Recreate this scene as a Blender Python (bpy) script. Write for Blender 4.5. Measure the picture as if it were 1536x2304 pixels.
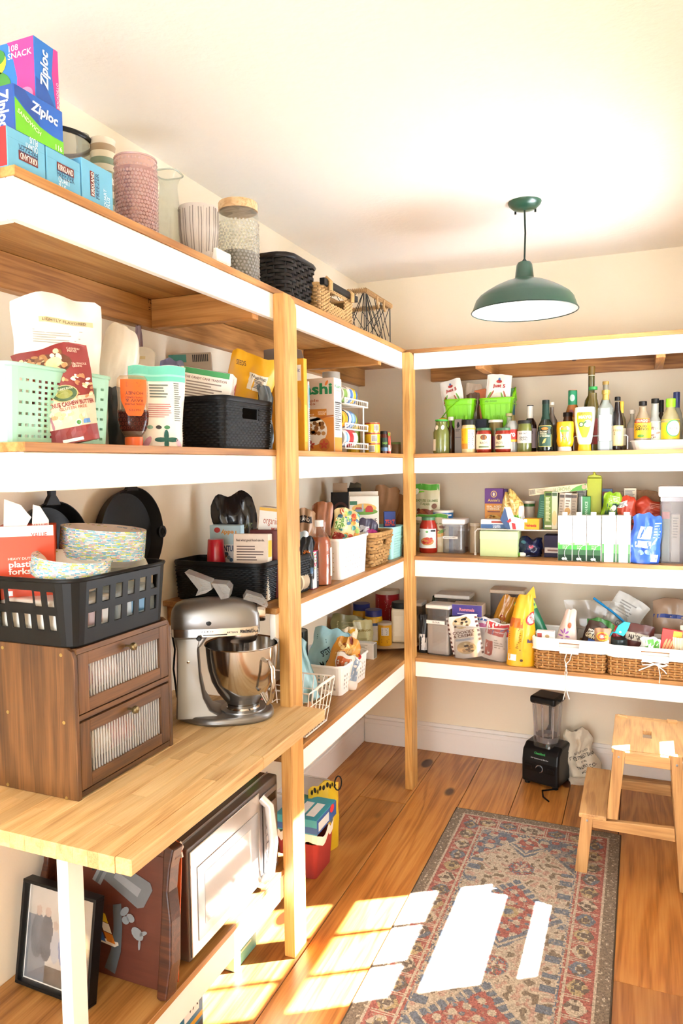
import bpy, bmesh, math, random
from mathutils import Vector, Matrix, noise
random.seed(7)
for _o in list(bpy.data.objects): bpy.data.objects.remove(_o)
SC = bpy.context.scene; COL = SC.collection
R = math.radians; PI = math.pi

# ---------------------------------------------------------------- camera
FPX, YAW, PITCH, ROLL, EYE = 1643.154, .3898, -.0638, -.0126, 1.5841
_cy, _sy, _cp, _sp = math.cos(YAW), math.sin(YAW), math.cos(PITCH), math.sin(PITCH)
FW = Vector((-_sy*_cp, _cy*_cp, _sp)); _ri = Vector((_cy, _sy, 0)); _up = _ri.cross(FW)
RI = math.cos(ROLL)*_ri + math.sin(ROLL)*_up; UP = -math.sin(ROLL)*_ri + math.cos(ROLL)*_up
CAMPOS = Vector((0, 0, EYE))
cd = bpy.data.cameras.new('camera'); cd.sensor_fit = 'VERTICAL'; cd.sensor_height = 36; cd.lens = FPX/2304*36
cd.clip_start = .02
co = bpy.data.objects.new('camera', cd); COL.objects.link(co)
mw = Matrix.Identity(4)
for i in range(3): mw[i][0], mw[i][1], mw[i][2], mw[i][3] = RI[i], UP[i], -FW[i], CAMPOS[i]
co.matrix_world = mw; SC.camera = co

# ---------------------------------------------------------------- world, sun, exposure
wd = bpy.data.worlds.new('world'); SC.world = wd; wd.use_nodes = True
bg = wd.node_tree.nodes['Background']; bg.inputs[0].default_value = (.93, .97, 1.0, 1); bg.inputs[1].default_value = 5.6
sl = bpy.data.lights.new('sun', 'SUN'); sl.energy = 95; sl.angle = R(.6); sl.color = (.91, .955, 1)
so = bpy.data.objects.new('sun', sl); COL.objects.link(so)
so.rotation_euler = Vector((-1, -.63, -1.21)).to_track_quat('-Z', 'Y').to_euler(); so.location = (3, 4, 5)
vs = SC.view_settings; vs.view_transform = 'Standard'; vs.look = 'None'; vs.exposure = 0.82; vs.gamma = 1; vs.use_curve_mapping = False
SC.cycles.max_bounces = 10; SC.cycles.diffuse_bounces = 6; SC.cycles.transparent_max_bounces = 24
SC.cycles.caustics_reflective = False; SC.cycles.caustics_refractive = False; SC.cycles.sample_clamp_indirect = 6

# ---------------------------------------------------------------- measuring: a pixel of the photo on a plane of the room
def ray(x, y): return FW + RI*((x-768)/FPX) - UP*((y-1152)/FPX)
def atZ(x, y, z): d = ray(x, y); return CAMPOS + d*((z-EYE)/d.z)
def atX(x, y, X): d = ray(x, y); return CAMPOS + d*(X/d.x)
def atY(x, y, Y): d = ray(x, y); return CAMPOS + d*(Y/d.y)

# ---------------------------------------------------------------- materials
def lin(h):
    h = h.lstrip('#'); c = [int(h[i:i+2], 16)/255 for i in (0, 2, 4)]
    c = [(x/12.92 if x <= .04045 else ((x+.055)/1.055)**2.4) for x in c]; k = .74+.26*min(1, (.3*c[0]+.6*c[1]+.1*c[2])*1.25)
    return tuple([x*k for x in c]+[1])
_M = {}
def nodes(name):
    m = bpy.data.materials.new(name); m.use_nodes = True; nt = m.node_tree
    return m, nt, nt.nodes['Principled BSDF']
def N(nt, typ, **k):
    n = nt.nodes.new(typ)
    for a, b in k.items():
        if a.startswith('i_'): n.inputs[a[2:].replace('_', ' ')].default_value = b
        else: setattr(n, a, b)
    return n
def C(h, rough=.5, metal=0., var=.06, bump=0., bs=60., coat=0., sub=0.):
    """plain coloured surface with faint procedural mottling and relief"""
    key = (h, rough, metal, var, bump, bs, coat, sub)
    if key in _M: return _M[key]
    m, nt, b = nodes('surface_'+h.strip('#'))
    b.inputs['Roughness'].default_value = rough; b.inputs['Metallic'].default_value = metal
    b.inputs['Coat Weight'].default_value = coat
    if sub: b.inputs['Subsurface Weight'].default_value = sub; b.inputs['Subsurface Radius'].default_value = (.01, .01, .01)
    c = lin(h); tc = N(nt, 'ShaderNodeTexCoord')
    if max(c[:3]) < .05 and not metal: b.inputs['Specular IOR Level'].default_value = .22
    nz = N(nt, 'ShaderNodeTexNoise'); nz.inputs['Scale'].default_value = bs; nz.inputs['Detail'].default_value = 3
    nt.links.new(tc.outputs['Object'], nz.inputs['Vector'])
    mx = N(nt, 'ShaderNodeMix', data_type='RGBA')
    mx.inputs['A'].default_value = tuple(max(0, x*(1-var)) for x in c[:3])+(1,)
    mx.inputs['B'].default_value = tuple(min(1, x*(1+var)) for x in c[:3])+(1,)
    nt.links.new(nz.outputs['Fac'], mx.inputs['Factor']); nt.links.new(mx.outputs['Result'], b.inputs['Base Color'])
    if bump:
        bp = N(nt, 'ShaderNodeBump'); bp.inputs['Strength'].default_value = bump; bp.inputs['Distance'].default_value = .004
        nt.links.new(nz.outputs['Fac'], bp.inputs['Height']); nt.links.new(bp.outputs['Normal'], b.inputs['Normal'])
    _M[key] = m; return m
def GLASS(h='#ffffff', op=.06, rough=.03, ior=1.45):
    """thin clear glass or plastic: tinted see-through with a fresnel gloss and a little body colour"""
    key = ('g', h, op, rough, ior)
    if key in _M: return _M[key]
    m, nt, b = nodes('clear_'+h.strip('#'))
    out = nt.nodes['Material Output']
    tr = N(nt, 'ShaderNodeBsdfTransparent'); tr.inputs[0].default_value = lin(h)
    gl = N(nt, 'ShaderNodeBsdfGlossy'); gl.inputs['Roughness'].default_value = rough
    lw = N(nt, 'ShaderNodeLayerWeight'); lw.inputs[0].default_value = .5
    pw = N(nt, 'ShaderNodeMath', operation='POWER'); nt.links.new(lw.outputs['Facing'], pw.inputs[0]); pw.inputs[1].default_value = 4
    fr = N(nt, 'ShaderNodeMath', operation='MULTIPLY_ADD'); nt.links.new(pw.outputs[0], fr.inputs[0]); fr.inputs[1].default_value = .7; fr.inputs[2].default_value = .05
    b.inputs['Base Color'].default_value = lin(h); b.inputs['Roughness'].default_value = .3
    m1 = N(nt, 'ShaderNodeMixShader'); m1.inputs[0].default_value = op
    nt.links.new(tr.outputs[0], m1.inputs[1]); nt.links.new(b.outputs[0], m1.inputs[2])
    m2 = N(nt, 'ShaderNodeMixShader'); nt.links.new(fr.outputs[0], m2.inputs[0])
    nt.links.new(m1.outputs[0], m2.inputs[1]); nt.links.new(gl.outputs[0], m2.inputs[2])
    nt.links.new(m2.outputs[0], out.inputs['Surface'])
    _M[key] = m; return m
def WOOD(c1, c2, c3, axis=1, scale=1., rough=.5, rings=1., knots=0., rnd=.25, name='wood', ringw=.35):
    """grain along an axis of the object, colour differing from piece to piece"""
    key = ('w', c1, c2, c3, axis, scale, rough, rings, knots, rnd, ringw)
    if key in _M: return _M[key]
    m, nt, b = nodes(name); b.inputs['Roughness'].default_value = rough
    L = nt.links.new
    tc = N(nt, 'ShaderNodeTexCoord'); oi = N(nt, 'ShaderNodeObjectInfo')
    off = N(nt, 'ShaderNodeVectorMath', operation='SCALE'); L(oi.outputs['Random'], off.inputs['Scale'])
    off.inputs[0].default_value = (13.1, 17.3, 11.7)
    ad = N(nt, 'ShaderNodeVectorMath', operation='ADD'); L(tc.outputs['Object'], ad.inputs[0]); L(off.outputs[0], ad.inputs[1])
    mp = N(nt, 'ShaderNodeMapping'); sc = [14*scale]*3; sc[axis] = 1.1*scale; mp.inputs['Scale'].default_value = sc
    L(ad.outputs[0], mp.inputs['Vector'])
    n1 = N(nt, 'ShaderNodeTexNoise'); n1.inputs['Scale'].default_value = 1.; n1.inputs['Detail'].default_value = 3; n1.inputs['Distortion'].default_value = .6
    L(mp.outputs[0], n1.inputs['Vector'])
    ml = N(nt, 'ShaderNodeMath', operation='MULTIPLY'); L(n1.outputs['Fac'], ml.inputs[0]); ml.inputs[1].default_value = 38*rings
    sn = N(nt, 'ShaderNodeMath', operation='SINE'); L(ml.outputs[0], sn.inputs[0])
    ma = N(nt, 'ShaderNodeMath', operation='MULTIPLY_ADD'); L(sn.outputs[0], ma.inputs[0]); ma.inputs[1].default_value = .5; ma.inputs[2].default_value = .5
    mp2 = N(nt, 'ShaderNodeMapping'); sc2 = [220*scale]*3; sc2[axis] = 7*scale; mp2.inputs['Scale'].default_value = sc2; L(ad.outputs[0], mp2.inputs['Vector'])
    n2 = N(nt, 'ShaderNodeTexNoise'); n2.inputs['Scale'].default_value = 1.; n2.inputs['Detail'].default_value = 2; L(mp2.outputs[0], n2.inputs['Vector'])
    mm = N(nt, 'ShaderNodeMix', data_type='FLOAT'); mm.inputs['Factor'].default_value = 1-ringw
    L(ma.outputs[0], mm.inputs['A']); L(n2.outputs['Fac'], mm.inputs['B'])
    n3 = N(nt, 'ShaderNodeTexNoise'); n3.inputs['Scale'].default_value = 3.2*scale; n3.inputs['Detail'].default_value = 2; L(ad.outputs[0], n3.inputs['Vector'])
    m3 = N(nt, 'ShaderNodeMix', data_type='FLOAT'); m3.inputs['Factor'].default_value = .4; L(mm.outputs[0], m3.inputs['A']); L(n3.outputs['Fac'], m3.inputs['B'])
    rp = N(nt, 'ShaderNodeValToRGB'); L(m3.outputs[0], rp.inputs[0])
    e = rp.color_ramp.elements; e[0].position = .25; e[0].color = lin(c1); e[1].position = .75; e[1].color = lin(c3)
    x = e.new(.5); x.color = lin(c2)
    col = rp.outputs[0]
    if knots:
        mk_ = N(nt, 'ShaderNodeMapping'); s3 = [5.6*scale]*3; s3[axis] = 2.7*scale; mk_.inputs['Scale'].default_value = s3; L(ad.outputs[0], mk_.inputs['Vector'])
        vo = N(nt, 'ShaderNodeTexVoronoi'); vo.inputs['Scale'].default_value = 1.; L(mk_.outputs[0], vo.inputs['Vector'])
        kr = N(nt, 'ShaderNodeValToRGB'); L(vo.outputs['Distance'], kr.inputs[0]); ke = kr.color_ramp.elements
        ke[0].position = .07*knots; ke[0].color = (1, 1, 1, 1); ke[1].position = .095*knots; ke[1].color = (0, 0, 0, 1)
        km = N(nt, 'ShaderNodeMix', data_type='RGBA'); L(kr.outputs[0], km.inputs['Factor']); L(col, km.inputs['A'])
        kc = lin(c1); km.inputs['B'].default_value = (kc[0]*.28, kc[1]*.2, kc[2]*.2, 1); col = km.outputs['Result']
    hs = N(nt, 'ShaderNodeHueSaturation'); mr = N(nt, 'ShaderNodeMapRange'); L(oi.outputs['Random'], mr.inputs['Value'])
    mr.inputs['To Min'].default_value = 1-rnd; mr.inputs['To Max'].default_value = 1+rnd
    L(mr.outputs[0], hs.inputs['Value']); L(col, hs.inputs['Color']); L(hs.outputs[0], b.inputs['Base Color'])
    bp = N(nt, 'ShaderNodeBump'); bp.inputs['Strength'].default_value = .12; bp.inputs['Distance'].default_value = .002
    L(n2.outputs['Fac'], bp.inputs['Height']); L(bp.outputs[0], b.inputs['Normal'])
    _M[key] = m; return m
def ATTR(name, rough=.9, bump=.5):
    """surface coloured by a woven-in or painted colour attribute"""
    m, nt, b = nodes(name); b.inputs['Roughness'].default_value = rough
    a = N(nt, 'ShaderNodeAttribute', attribute_name='pigment'); nt.links.new(a.outputs['Color'], b.inputs['Base Color'])
    tc = N(nt, 'ShaderNodeTexCoord'); nz = N(nt, 'ShaderNodeTexNoise'); nz.inputs['Scale'].default_value = 500
    nt.links.new(tc.outputs['Object'], nz.inputs['Vector']); bp = N(nt, 'ShaderNodeBump'); bp.inputs['Strength'].default_value = bump; bp.inputs['Distance'].default_value = .003
    nt.links.new(nz.outputs['Fac'], bp.inputs['Height']); nt.links.new(bp.outputs[0], b.inputs['Normal'])
    return m

# ---------------------------------------------------------------- mesh building
class MB:
    def __init__(s): s.v = []; s.f = []
    def add(s, v, f):
        k = len(s.v); s.v += [tuple(p) for p in v]; s.f += [tuple(i+k for i in q) for q in f]; return s
    def box(s, x0, x1, y0, y1, z0, z1):
        return s.add([(x0,y0,z0),(x1,y0,z0),(x1,y1,z0),(x0,y1,z0),(x0,y0,z1),(x1,y0,z1),(x1,y1,z1),(x0,y1,z1)],
                     [(3,2,1,0),(4,5,6,7),(0,1,5,4),(1,2,6,5),(2,3,7,6),(3,0,4,7)])
    def lathe(s, prof, n=24, cx=0, cy=0, sx=1, sy=1):
        v = []; f = []; m = len(prof)
        for r, z in prof:
            for i in range(n):
                a = 2*PI*i/n; v.append((cx+r*math.cos(a)*sx, cy+r*math.sin(a)*sy, z))
        for j in range(m-1):
            for i in range(n): f.append((j*n+i, j*n+(i+1) % n, (j+1)*n+(i+1) % n, (j+1)*n+i))
        if prof[0][0] > 1e-6: f.append(tuple(range(n-1, -1, -1)))
        if prof[-1][0] > 1e-6: f.append(tuple((m-1)*n+i for i in range(n)))
        return s.add(v, f)
    def tube(s, pts, r, n=6, closed=False, flat=1.):
        pts = [Vector(p) for p in pts]; v = []; f = []; m = len(pts); prev = None
        for i, p in enumerate(pts):
            a = pts[i-1] if (i or closed) else p; b = pts[(i+1) % m] if (i < m-1 or closed) else p
            d = (b-a).normalized()
            if prev is None:
                prev = Vector((0, 0, 1)) if abs(d.z) < .9 else Vector((1, 0, 0))
            u = (prev-d*prev.dot(d))
            if u.length < 1e-5: u = d.orthogonal()
            u.normalize(); w = d.cross(u); prev = u
            rr = r[i] if isinstance(r, (list, tuple)) else r
            for k in range(n):
                t = 2*PI*(k+.5)/n; v.append(p+u*(rr*math.cos(t)*flat)+w*(rr*math.sin(t)))
        for i in range(m if closed else m-1):
            j = (i+1) % m
            for k in range(n): f.append((i*n+k, i*n+(k+1) % n, j*n+(k+1) % n, j*n+k))
        if not closed:
            f.append(tuple(range(n-1, -1, -1))); f.append(tuple((m-1)*n+k for k in range(n)))
        return s.add(v, f)
    def grid(s, fn, nu, nv, wrap=False):
        v = []; f = []; c = nu if wrap else nu+1
        for j in range(nv+1):
            for i in range(c): v.append(fn(i/nu, j/nv))
        for j in range(nv):
            for i in range(nu):
                k = (i+1) % c; f.append((j*c+i, j*c+k, (j+1)*c+k, (j+1)*c+i))
        return s.add(v, f)
    def prism(s, pts, fn0, fn1):
        """closed outline swept between two mappings"""
        n = len(pts); v = [fn0(*p) for p in pts]+[fn1(*p) for p in pts]
        f = [tuple(range(n-1, -1, -1)), tuple(range(n, 2*n))]+[(i, (i+1) % n, n+(i+1) % n, n+i) for i in range(n)]
        return s.add(v, f)
    def xf(s, mat):
        s.v = [tuple(mat @ Vector(p)) for p in s.v]; return s
def mk(name, mb, mat, parent=None, smooth=0, bevel=0, solid=0, sub=0, loc=None, seg=2, recalc=False, soff=0):
    me = bpy.data.meshes.new(name)
    if isinstance(mb, MB): me.from_pydata(mb.v, [], mb.f)
    else: me = mb
    if recalc:
        bm = bmesh.new(); bm.from_mesh(me); bmesh.ops.remove_doubles(bm, verts=bm.verts, dist=1e-5)
        bmesh.ops.recalc_face_normals(bm, faces=bm.faces); bm.to_mesh(me); bm.free()
    if mat is not None and not me.materials: me.materials.append(mat)
    if smooth:
        me.shade_smooth(); me.set_sharp_from_angle(angle=R(smooth if smooth > 1 else 40))
    o = bpy.data.objects.new(name, me); COL.objects.link(o)
    if parent is not None: o.parent = parent
    if loc is not None: o.location = loc
    if solid: md = o.modifiers.new('s', 'SOLIDIFY'); md.thickness = solid; md.offset = soff
    if bevel: md = o.modifiers.new('b', 'BEVEL'); md.width = bevel; md.segments = seg; md.limit_method = 'ANGLE'; md.angle_limit = R(40)
    if sub: md = o.modifiers.new('u', 'SUBSURF'); md.levels = sub; md.render_levels = sub
    return o
def tag(o, label, cat, group=None):
    o['label'] = label; o['category'] = cat
    if group: o['group'] = group
    return o
def struct(o): o['kind'] = 'structure'; return o
_TXT = {}
def textmesh(s, bold, shear):
    k = (s, bold, shear)
    if k not in _TXT:
        cu = bpy.data.curves.new('t', 'FONT'); cu.body = s; cu.resolution_u = 2; cu.offset = bold; cu.shear = shear; cu.align_x = 'LEFT'
        cu.space_line = .85
        o = bpy.data.objects.new('t', cu); COL.objects.link(o); me = bpy.data.meshes.new_from_object(o)
        v = [(p.co.x, p.co.y) for p in me.vertices]; f = [tuple(q.vertices) for q in me.polygons]
        bpy.data.objects.remove(o); bpy.data.curves.remove(cu); bpy.data.meshes.remove(me)
        if not v: v = [(0, 0)]
        x0 = min(p[0] for p in v); x1 = max(p[0] for p in v); y0 = min(p[1] for p in v); y1 = max(p[1] for p in v)
        v = [((p[0]-x0)/max(1e-6, x1-x0)-.5, (p[1]-y0)/max(1e-6, y1-y0)-.5) for p in v]
        _TXT[k] = (v, f)
    return _TXT[k]
THINGS = []
class T:
    """one thing: an empty at its base, its parts as children, flat print gathered by name and colour"""
    def __init__(s, name, label, cat, loc=(0, 0, 0), rz=0, rx=0, ry=0, group=None):
        e = bpy.data.objects.new(name, None); COL.objects.link(e); e.empty_display_size = .03
        e.location = loc; e.rotation_euler = (R(rx), R(ry), R(rz)); tag(e, label, cat, group)
        s.o = e; s.dec = {}; THINGS.append(s)
    def add(s, name, mb, mat, parent=None, **k): return mk(name, mb, mat, parent or s.o, **k)
    def _d(s, name, mat, v, f):
        s.dec.setdefault((name, mat.name), (mat, MB()))[1].add(v, f)
    def rect(s, S, u0, u1, v0, v1, h, n=(1, 1), L=1, name='label_panel', rough=.45, **k):
        m = h if not isinstance(h, str) else C(h, rough); o = .0004*L
        mb = MB().grid(lambda a, b: S(u0+(u1-u0)*a, v0+(v1-v0)*b, o), n[0], n[1]); s._d(name, m, mb.v, mb.f)
    def ell(s, S, cu, cv, ru, rv, h, L=2, name='printed_shape', n=20, rough=.45, rot=0, rings=1):
        m = h if not isinstance(h, str) else C(h, rough); o = .0004*L; v = [S(cu, cv, o)]; f = []
        cr, sr = math.cos(R(rot)), math.sin(R(rot))
        for k in range(1, rings+1):
            for i in range(n):
                a = 2*PI*i/n; x = ru*math.cos(a)*k/rings; y = rv*math.sin(a)*k/rings; v.append(S(cu+x*cr-y*sr, cv+x*sr+y*cr, o))
        f = [(0, 1+i, 1+(i+1) % n) for i in range(n)]
        for k in range(rings-1):
            for i in range(n): a = 1+k*n+i; b = 1+k*n+(i+1) % n; f.append((a, a+n, b+n, b))
        s._d(name, m, v, f)
    def poly(s, S, pts, h, L=2, name='printed_shape', rough=.45):
        m = h if not isinstance(h, str) else C(h, rough)
        s._d(name, m, [S(u, v, .0004*L) for u, v in pts], [tuple(range(len(pts)))])
    def txt(s, S, t, cu, cv, w, h, c, rot=0, bold=.012, shear=0, L=3, name='lettering', flip=False):
        m = c if not isinstance(c, str) else C(c, .5); v, f = textmesh(t, bold, shear); o = .0004*L
        cr, sr = math.cos(R(rot)), math.sin(R(rot)); out = []
        for x, y in v:
            if flip: x = -x
            x *= w; y *= h; out.append(S(cu+x*cr-y*sr, cv+x*sr+y*cr, o))
        s._d(name, m, out, f)
    def lines(s, S, u0, u1, v0, v1, n, h, L=3, seed=1, name='small_print', fill=.45):
        """rows of fine print too small to read"""
        rr = random.Random(seed); m = h if not isinstance(h, str) else C(h, .5); dv = (v1-v0)/n
        for i in range(n):
            e = u1-(u1-u0)*rr.uniform(0, .35); a = v1-dv*i
            v = [S(u0, a-dv*fill, .0004*L), S(e, a-dv*fill, .0004*L), S(e, a, .0004*L), S(u0, a, .0004*L)]; s._d(name, m, v, [(0, 1, 2, 3)])
    def flush(s):
        for (n, _), (m, mb) in s.dec.items():
            o = mk(n, mb, m, s.o)
            if n in ('check', 'barcode', 'small_print', 'vertical_stripe'): o['kind'] = 'stuff'
        s.dec = {}
def boxmaps(w, d, h):
    return dict(F=lambda u, v, o: (u, -d/2-o, v), K=lambda u, v, o: (-u, d/2+o, v), R=lambda u, v, o: (w/2+o, u, v),
                L=lambda u, v, o: (-w/2-o, -u, v), T=lambda u, v, o: (u, v, h+o))
def carton(name, label, cat, loc, rz, w, d, h, col, rx=0, ry=0, group=None, faces=None, rough=.5, bevel=.0015):
    t = T(name, label, cat, loc, rz, rx, ry, group)
    t.add('box_body', MB().box(-w/2, w/2, -d/2, d/2, 0, h), C(col, rough), bevel=bevel, seg=1)
    S = boxmaps(w, d, h); t.S = S; t.w, t.d, t.h = w, d, h
    for k, c in (faces or {}).items():
        if k in 'FK': t.rect(S[k], -w/2+.001, w/2-.001, .001, h-.001, c, name='printed_side')
        elif k in 'RL': t.rect(S[k], -d/2+.001, d/2-.001, .001, h-.001, c, name='printed_side')
        else: t.rect(S[k], -w/2+.001, w/2-.001, -d/2+.001, d/2-.001, c, name='printed_side')
    return t
def pouch(t, w, h, th, mat, top=1., bot=1., gus=.75, crump=.006, seed=0, bend=0., twist=0., name='bag', notch=0., full=2.2, mid=0., sway=0.):
    """a filled bag: gusseted foot, belly, flat sealed top; returns the map of its front"""
    sv = Vector((seed*3.7, seed*1.3, seed*.77))
    def wid(q): return (w/2)*(bot+(top-bot)*q+mid*math.sin(PI*q))
    def P(s_, q, side, o=0):
        tz = (gus+(1-gus)*math.sin(min(1, q*2.2)*PI/2))*(1-max(0, q-.02)**full)
        y = th/2*tz*max(0, 1-abs(s_)**2.6)**.7
        nz = noise.noise(Vector((s_*2.1, q*3.2, side*9.))+sv)*crump+noise.noise(Vector((s_*5.5, q*8., side*5.))+sv)*crump*.55
        if side > 0: y += nz*(1 if abs(s_) < .98 else .4)*min(1, q*8+.1)
        else: y = y+nz*.7
        x = s_*wid(q)+noise.noise(Vector((q*4., s_*.4, 2.))+sv)*crump*.8*min(1, q*5)
        z = h*q+(noise.noise(Vector((s_*1.7, 3., q))+sv)*crump*1.4-notch*(1-s_*s_))*q**3
        z -= h*.6*crump*abs(s_)**5*q**5/(w+.02)
        a = twist*q; yy = -(y+o)*side
        yy += bend*q*q
        x += sway*q*q
        return (x*math.cos(a)-yy*math.sin(a), x*math.sin(a)+yy*math.cos(a), z)
    nu, nv = 14, 18
    mb = MB().grid(lambda a, b: P(a*2-1, b, 1), nu, nv); mb.grid(lambda a, b: P(1-a*2, b, -1), nu, nv)
    n = nu+1; k = n*(nv+1)
    mb.f.append(tuple(range(nu, -1, -1))+tuple(k+i for i in range(nu, -1, -1)))
    o = t.add(name, mb, mat, smooth=70, recalc=True)
    def S(u, v, off): q = min(1, max(0, v/h)); return P(max(-1, min(1, u/wid(q))), q, 1, off+.0006)
    t.S = S; t.w, t.h = w, h
    return S
def interp(prof, z):
    for (r0, z0), (r1, z1) in zip(prof, prof[1:]):
        if z0 <= z <= z1 and z1 > z0: return r0+(r1-r0)*(z-z0)/(z1-z0)
    return prof[-1][0] if z > prof[-1][1] else prof[0][0]
def lmap(prof, sx=1, sy=1):
    p = [q for q in prof]
    def S(u, v, o):
        r = interp(p, v); a = u/max(r, .004); return ((r+o)*math.sin(a)*sx, -(r+o)*math.cos(a)*sy, v)
    return S
def vessel(t, prof, mat, name='body', n=28, smooth=45, sx=1, sy=1):
    t.add(name, MB().lathe(prof, n, sx=sx, sy=sy), mat, smooth=smooth); t.S = lmap(prof, sx, sy); return t.S
def cap(t, r, z0, z1, mat, name='cap', ribs=0, parent=None, rt=None):
    rt = rt or r
    t.add(name, MB().lathe([(r, z0), (r, z0+(z1-z0)*.15), (rt, z1-.0015), (rt-.0015, z1), (0, z1)], 24), mat, smooth=40)
# rounded-rectangle wall of a basket or tub, u along the rim from the front-left corner, v up
class Wall:
    def __init__(s, w, d, h, rc=.02, flare=.0, z0=0.):
        s.w, s.d, s.h, s.rc, s.fl, s.z0 = w, d, h, rc, flare, z0
        s.a = w-2*rc; s.b = d-2*rc; s.c = rc*PI/2; s.per = 2*s.a+2*s.b+4*s.c
    def __call__(s, u, v, o=0.):
        a, b, c, rc = s.a, s.b, s.c, s.rc; u %= s.per; x = y = 0; nx = ny = 0
        hw, hd = s.w/2, s.d/2
        segs = [(a, 0), (c, 1), (b, 2), (c, 3), (a, 4), (c, 5), (b, 6), (c, 7)]
        for ln, k in segs:
            if u <= ln+1e-9: break
            u -= ln
        ang = {0: -90, 2: 0, 4: 90, 6: 180}
        if k % 2 == 0:
            t = R(ang[k]); nx, ny = math.cos(t), math.sin(t)
            if k == 0: x, y = -a/2+u, -hd
            elif k == 2: x, y = hw, -b/2+u
            elif k == 4: x, y = a/2-u, hd
            else: x, y = -hw, b/2-u
        else:
            cxx = {1: (a/2, -b/2, -90), 3: (a/2, b/2, 0), 5: (-a/2, b/2, 90), 7: (-a/2, -b/2, 180)}[k]
            t = R(cxx[2])+(u/rc); nx, ny = math.cos(t), math.sin(t); x, y = cxx[0]+rc*nx, cxx[1]+rc*ny
        e = s.fl*(v/s.h)+o
        return (x+nx*e, y+ny*e, s.z0+v)
    def brk(s):
        out = []; p = 0
        for k, ln in enumerate([s.a, s.c, s.b, s.c, s.a, s.c, s.b, s.c]):
            n = 4 if k % 2 else 1
            out += [p+ln*i/n for i in range(n)]; p += ln
        return out+[s.per]
    def side(s, k):
        """start of side k (0 front, 1 right, 2 back, 3 left) and its length"""
        st = [0, s.a+s.c, s.a+s.c+s.b+s.c, 2*s.a+s.b+3*s.c][k]; return st, (s.a if k % 2 == 0 else s.b)
def pierced(t, W, holes, mat, thick=.003, name='side_wall', floor=True, o=0., bevel=0):
    us = sorted(set([round(x, 5) for x in W.brk()]+[round(x, 5) for hh in holes for x in hh[:2]]))
    vs_ = sorted(set([0., W.h]+[round(x, 5) for hh in holes for x in hh[2:]]))
    us = [us[0]]+[b for a, b in zip(us, us[1:]) if b-a > 1e-4]
    idx = {}; v = []; f = []
    hs = [(a-1e-4, b+1e-4, c-1e-4, d+1e-4) for a, b, c, d in holes]
    def vid(i, j):
        i %= (len(us)-1)
        if (i, j) not in idx: idx[(i, j)] = len(v); v.append(W(us[i], vs_[j], o))
        return idx[(i, j)]
    for i in range(len(us)-1):
        um0, um1 = us[i], us[i+1]
        hh = [q for q in hs if q[0] <= um0 and um1 <= q[1]]
        for j in range(len(vs_)-1):
            if any(q[2] <= vs_[j] and vs_[j+1] <= q[3] for q in hh): continue
            f.append((vid(i, j), vid(i+1, j), vid(i+1, j+1), vid(i, j+1)))
    if floor:
        n = len(us)-1; f.append(tuple(vid(i, 0) for i in range(n)))
    return t.add(name, MB().add(v, f), mat, solid=thick, soff=-1, bevel=bevel, seg=1)
def rim(t, W, v, r, mat, name='rim', flat=1., o=0., n=6, seg=48):
    pts = [W(W.per*i/seg, v, o) for i in range(seg)]
    return t.add(name, MB().tube(pts, r, n, True, flat), mat, smooth=60)
def weave(t, W, rows, wl, amp, rr, mat, holes=(), name='woven_side', ns=4, flat=1., v0=0., v1=None, jit=.15, seed=1, o=0., nn=4):
    """rows of strands waving in and out around the rim line"""
    v1 = W.h if v1 is None else v1; mb = MB(); rg = random.Random(seed)
    cnt = max(8, 2*round(W.per/wl/2)); st = cnt*ns
    for k in range(rows):
        v = v0+(v1-v0)*(k+.5)/rows; pts = []; rad = []
        runs = []; ph = PI*(k % 2)
        for i in range(st+1):
            u = W.per*i/st
            if any(a < u < b and c < v < d for a, b, c, d in holes):
                if len(pts) > 1: runs.append(pts)
                pts = []; continue
            pts.append(W(u, v+rg.uniform(-jit, jit)*rr, o+amp*math.sin(2*PI*i/(2*ns)+ph)))
        if len(pts) > 1: runs.append(pts)
        for p in runs: mb.tube(p, rr, nn, False, flat)
    ob = t.add(name, mb, mat, smooth=80); ob['kind'] = 'stuff'; return ob
def stakes(t, W, wl, r, mat, name='stake', v0=0., v1=None, o=0., holes=()):
    v1 = W.h if v1 is None else v1; cnt = max(8, 2*round(W.per/wl/2)); mb = MB()
    for i in range(cnt):
        u = W.per*(i+.5)/cnt
        if any(a < u < b for a, b, c, d in holes): continue
        mb.tube([W(u, v0, o), W(u, (v0+v1)/2, o), W(u, v1, o)], r, 5)
    ob = t.add(name, mb, mat, smooth=60); ob['kind'] = 'stuff'; return ob
# ---------------------------------------------------------------- the room
XL, XR, YB, YF, ZC = -1.470, .27, 3.853, -1.7, 2.590
WALLC = C('#f3e8d2', .85, var=.015, bump=.05, bs=180)
CEILC = C('#f6f3ec', .9, var=.01, bump=.35, bs=55)
WHITE = C('#f8f6f1', .42, var=.01)
TRIM = C('#f3f0ec', .45, var=.01)
PLY = WOOD('#7e4c1e', '#b07a40', '#c99a5c', axis=1, scale=.8, rough=.45, rings=.6, rnd=.08, name='stained_plywood')
PLYX = WOOD('#7e4c1e', '#b07a40', '#c99a5c', axis=0, scale=.8, rough=.45, rings=.6, rnd=.08, name='stained_plywood')
def pine(ax): return WOOD('#b07a38', '#d09c54', '#dfb06a', axis=ax, scale=1.2, rough=.5, rings=.9, knots=.35, rnd=.06, name='varnished_pine')
def stud(ax): return WOOD('#8a5424', '#b67a3c', '#c98f4e', axis=ax, scale=1.2, rough=.5, rings=.8, knots=.4, rnd=.1, name='stained_stud')
FLOORW = WOOD('#8a4f1f', '#b87637', '#cb914e', axis=1, scale=.75, rough=.33, rings=1.0, knots=1.5, rnd=.17, name='pine_floor')

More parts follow.
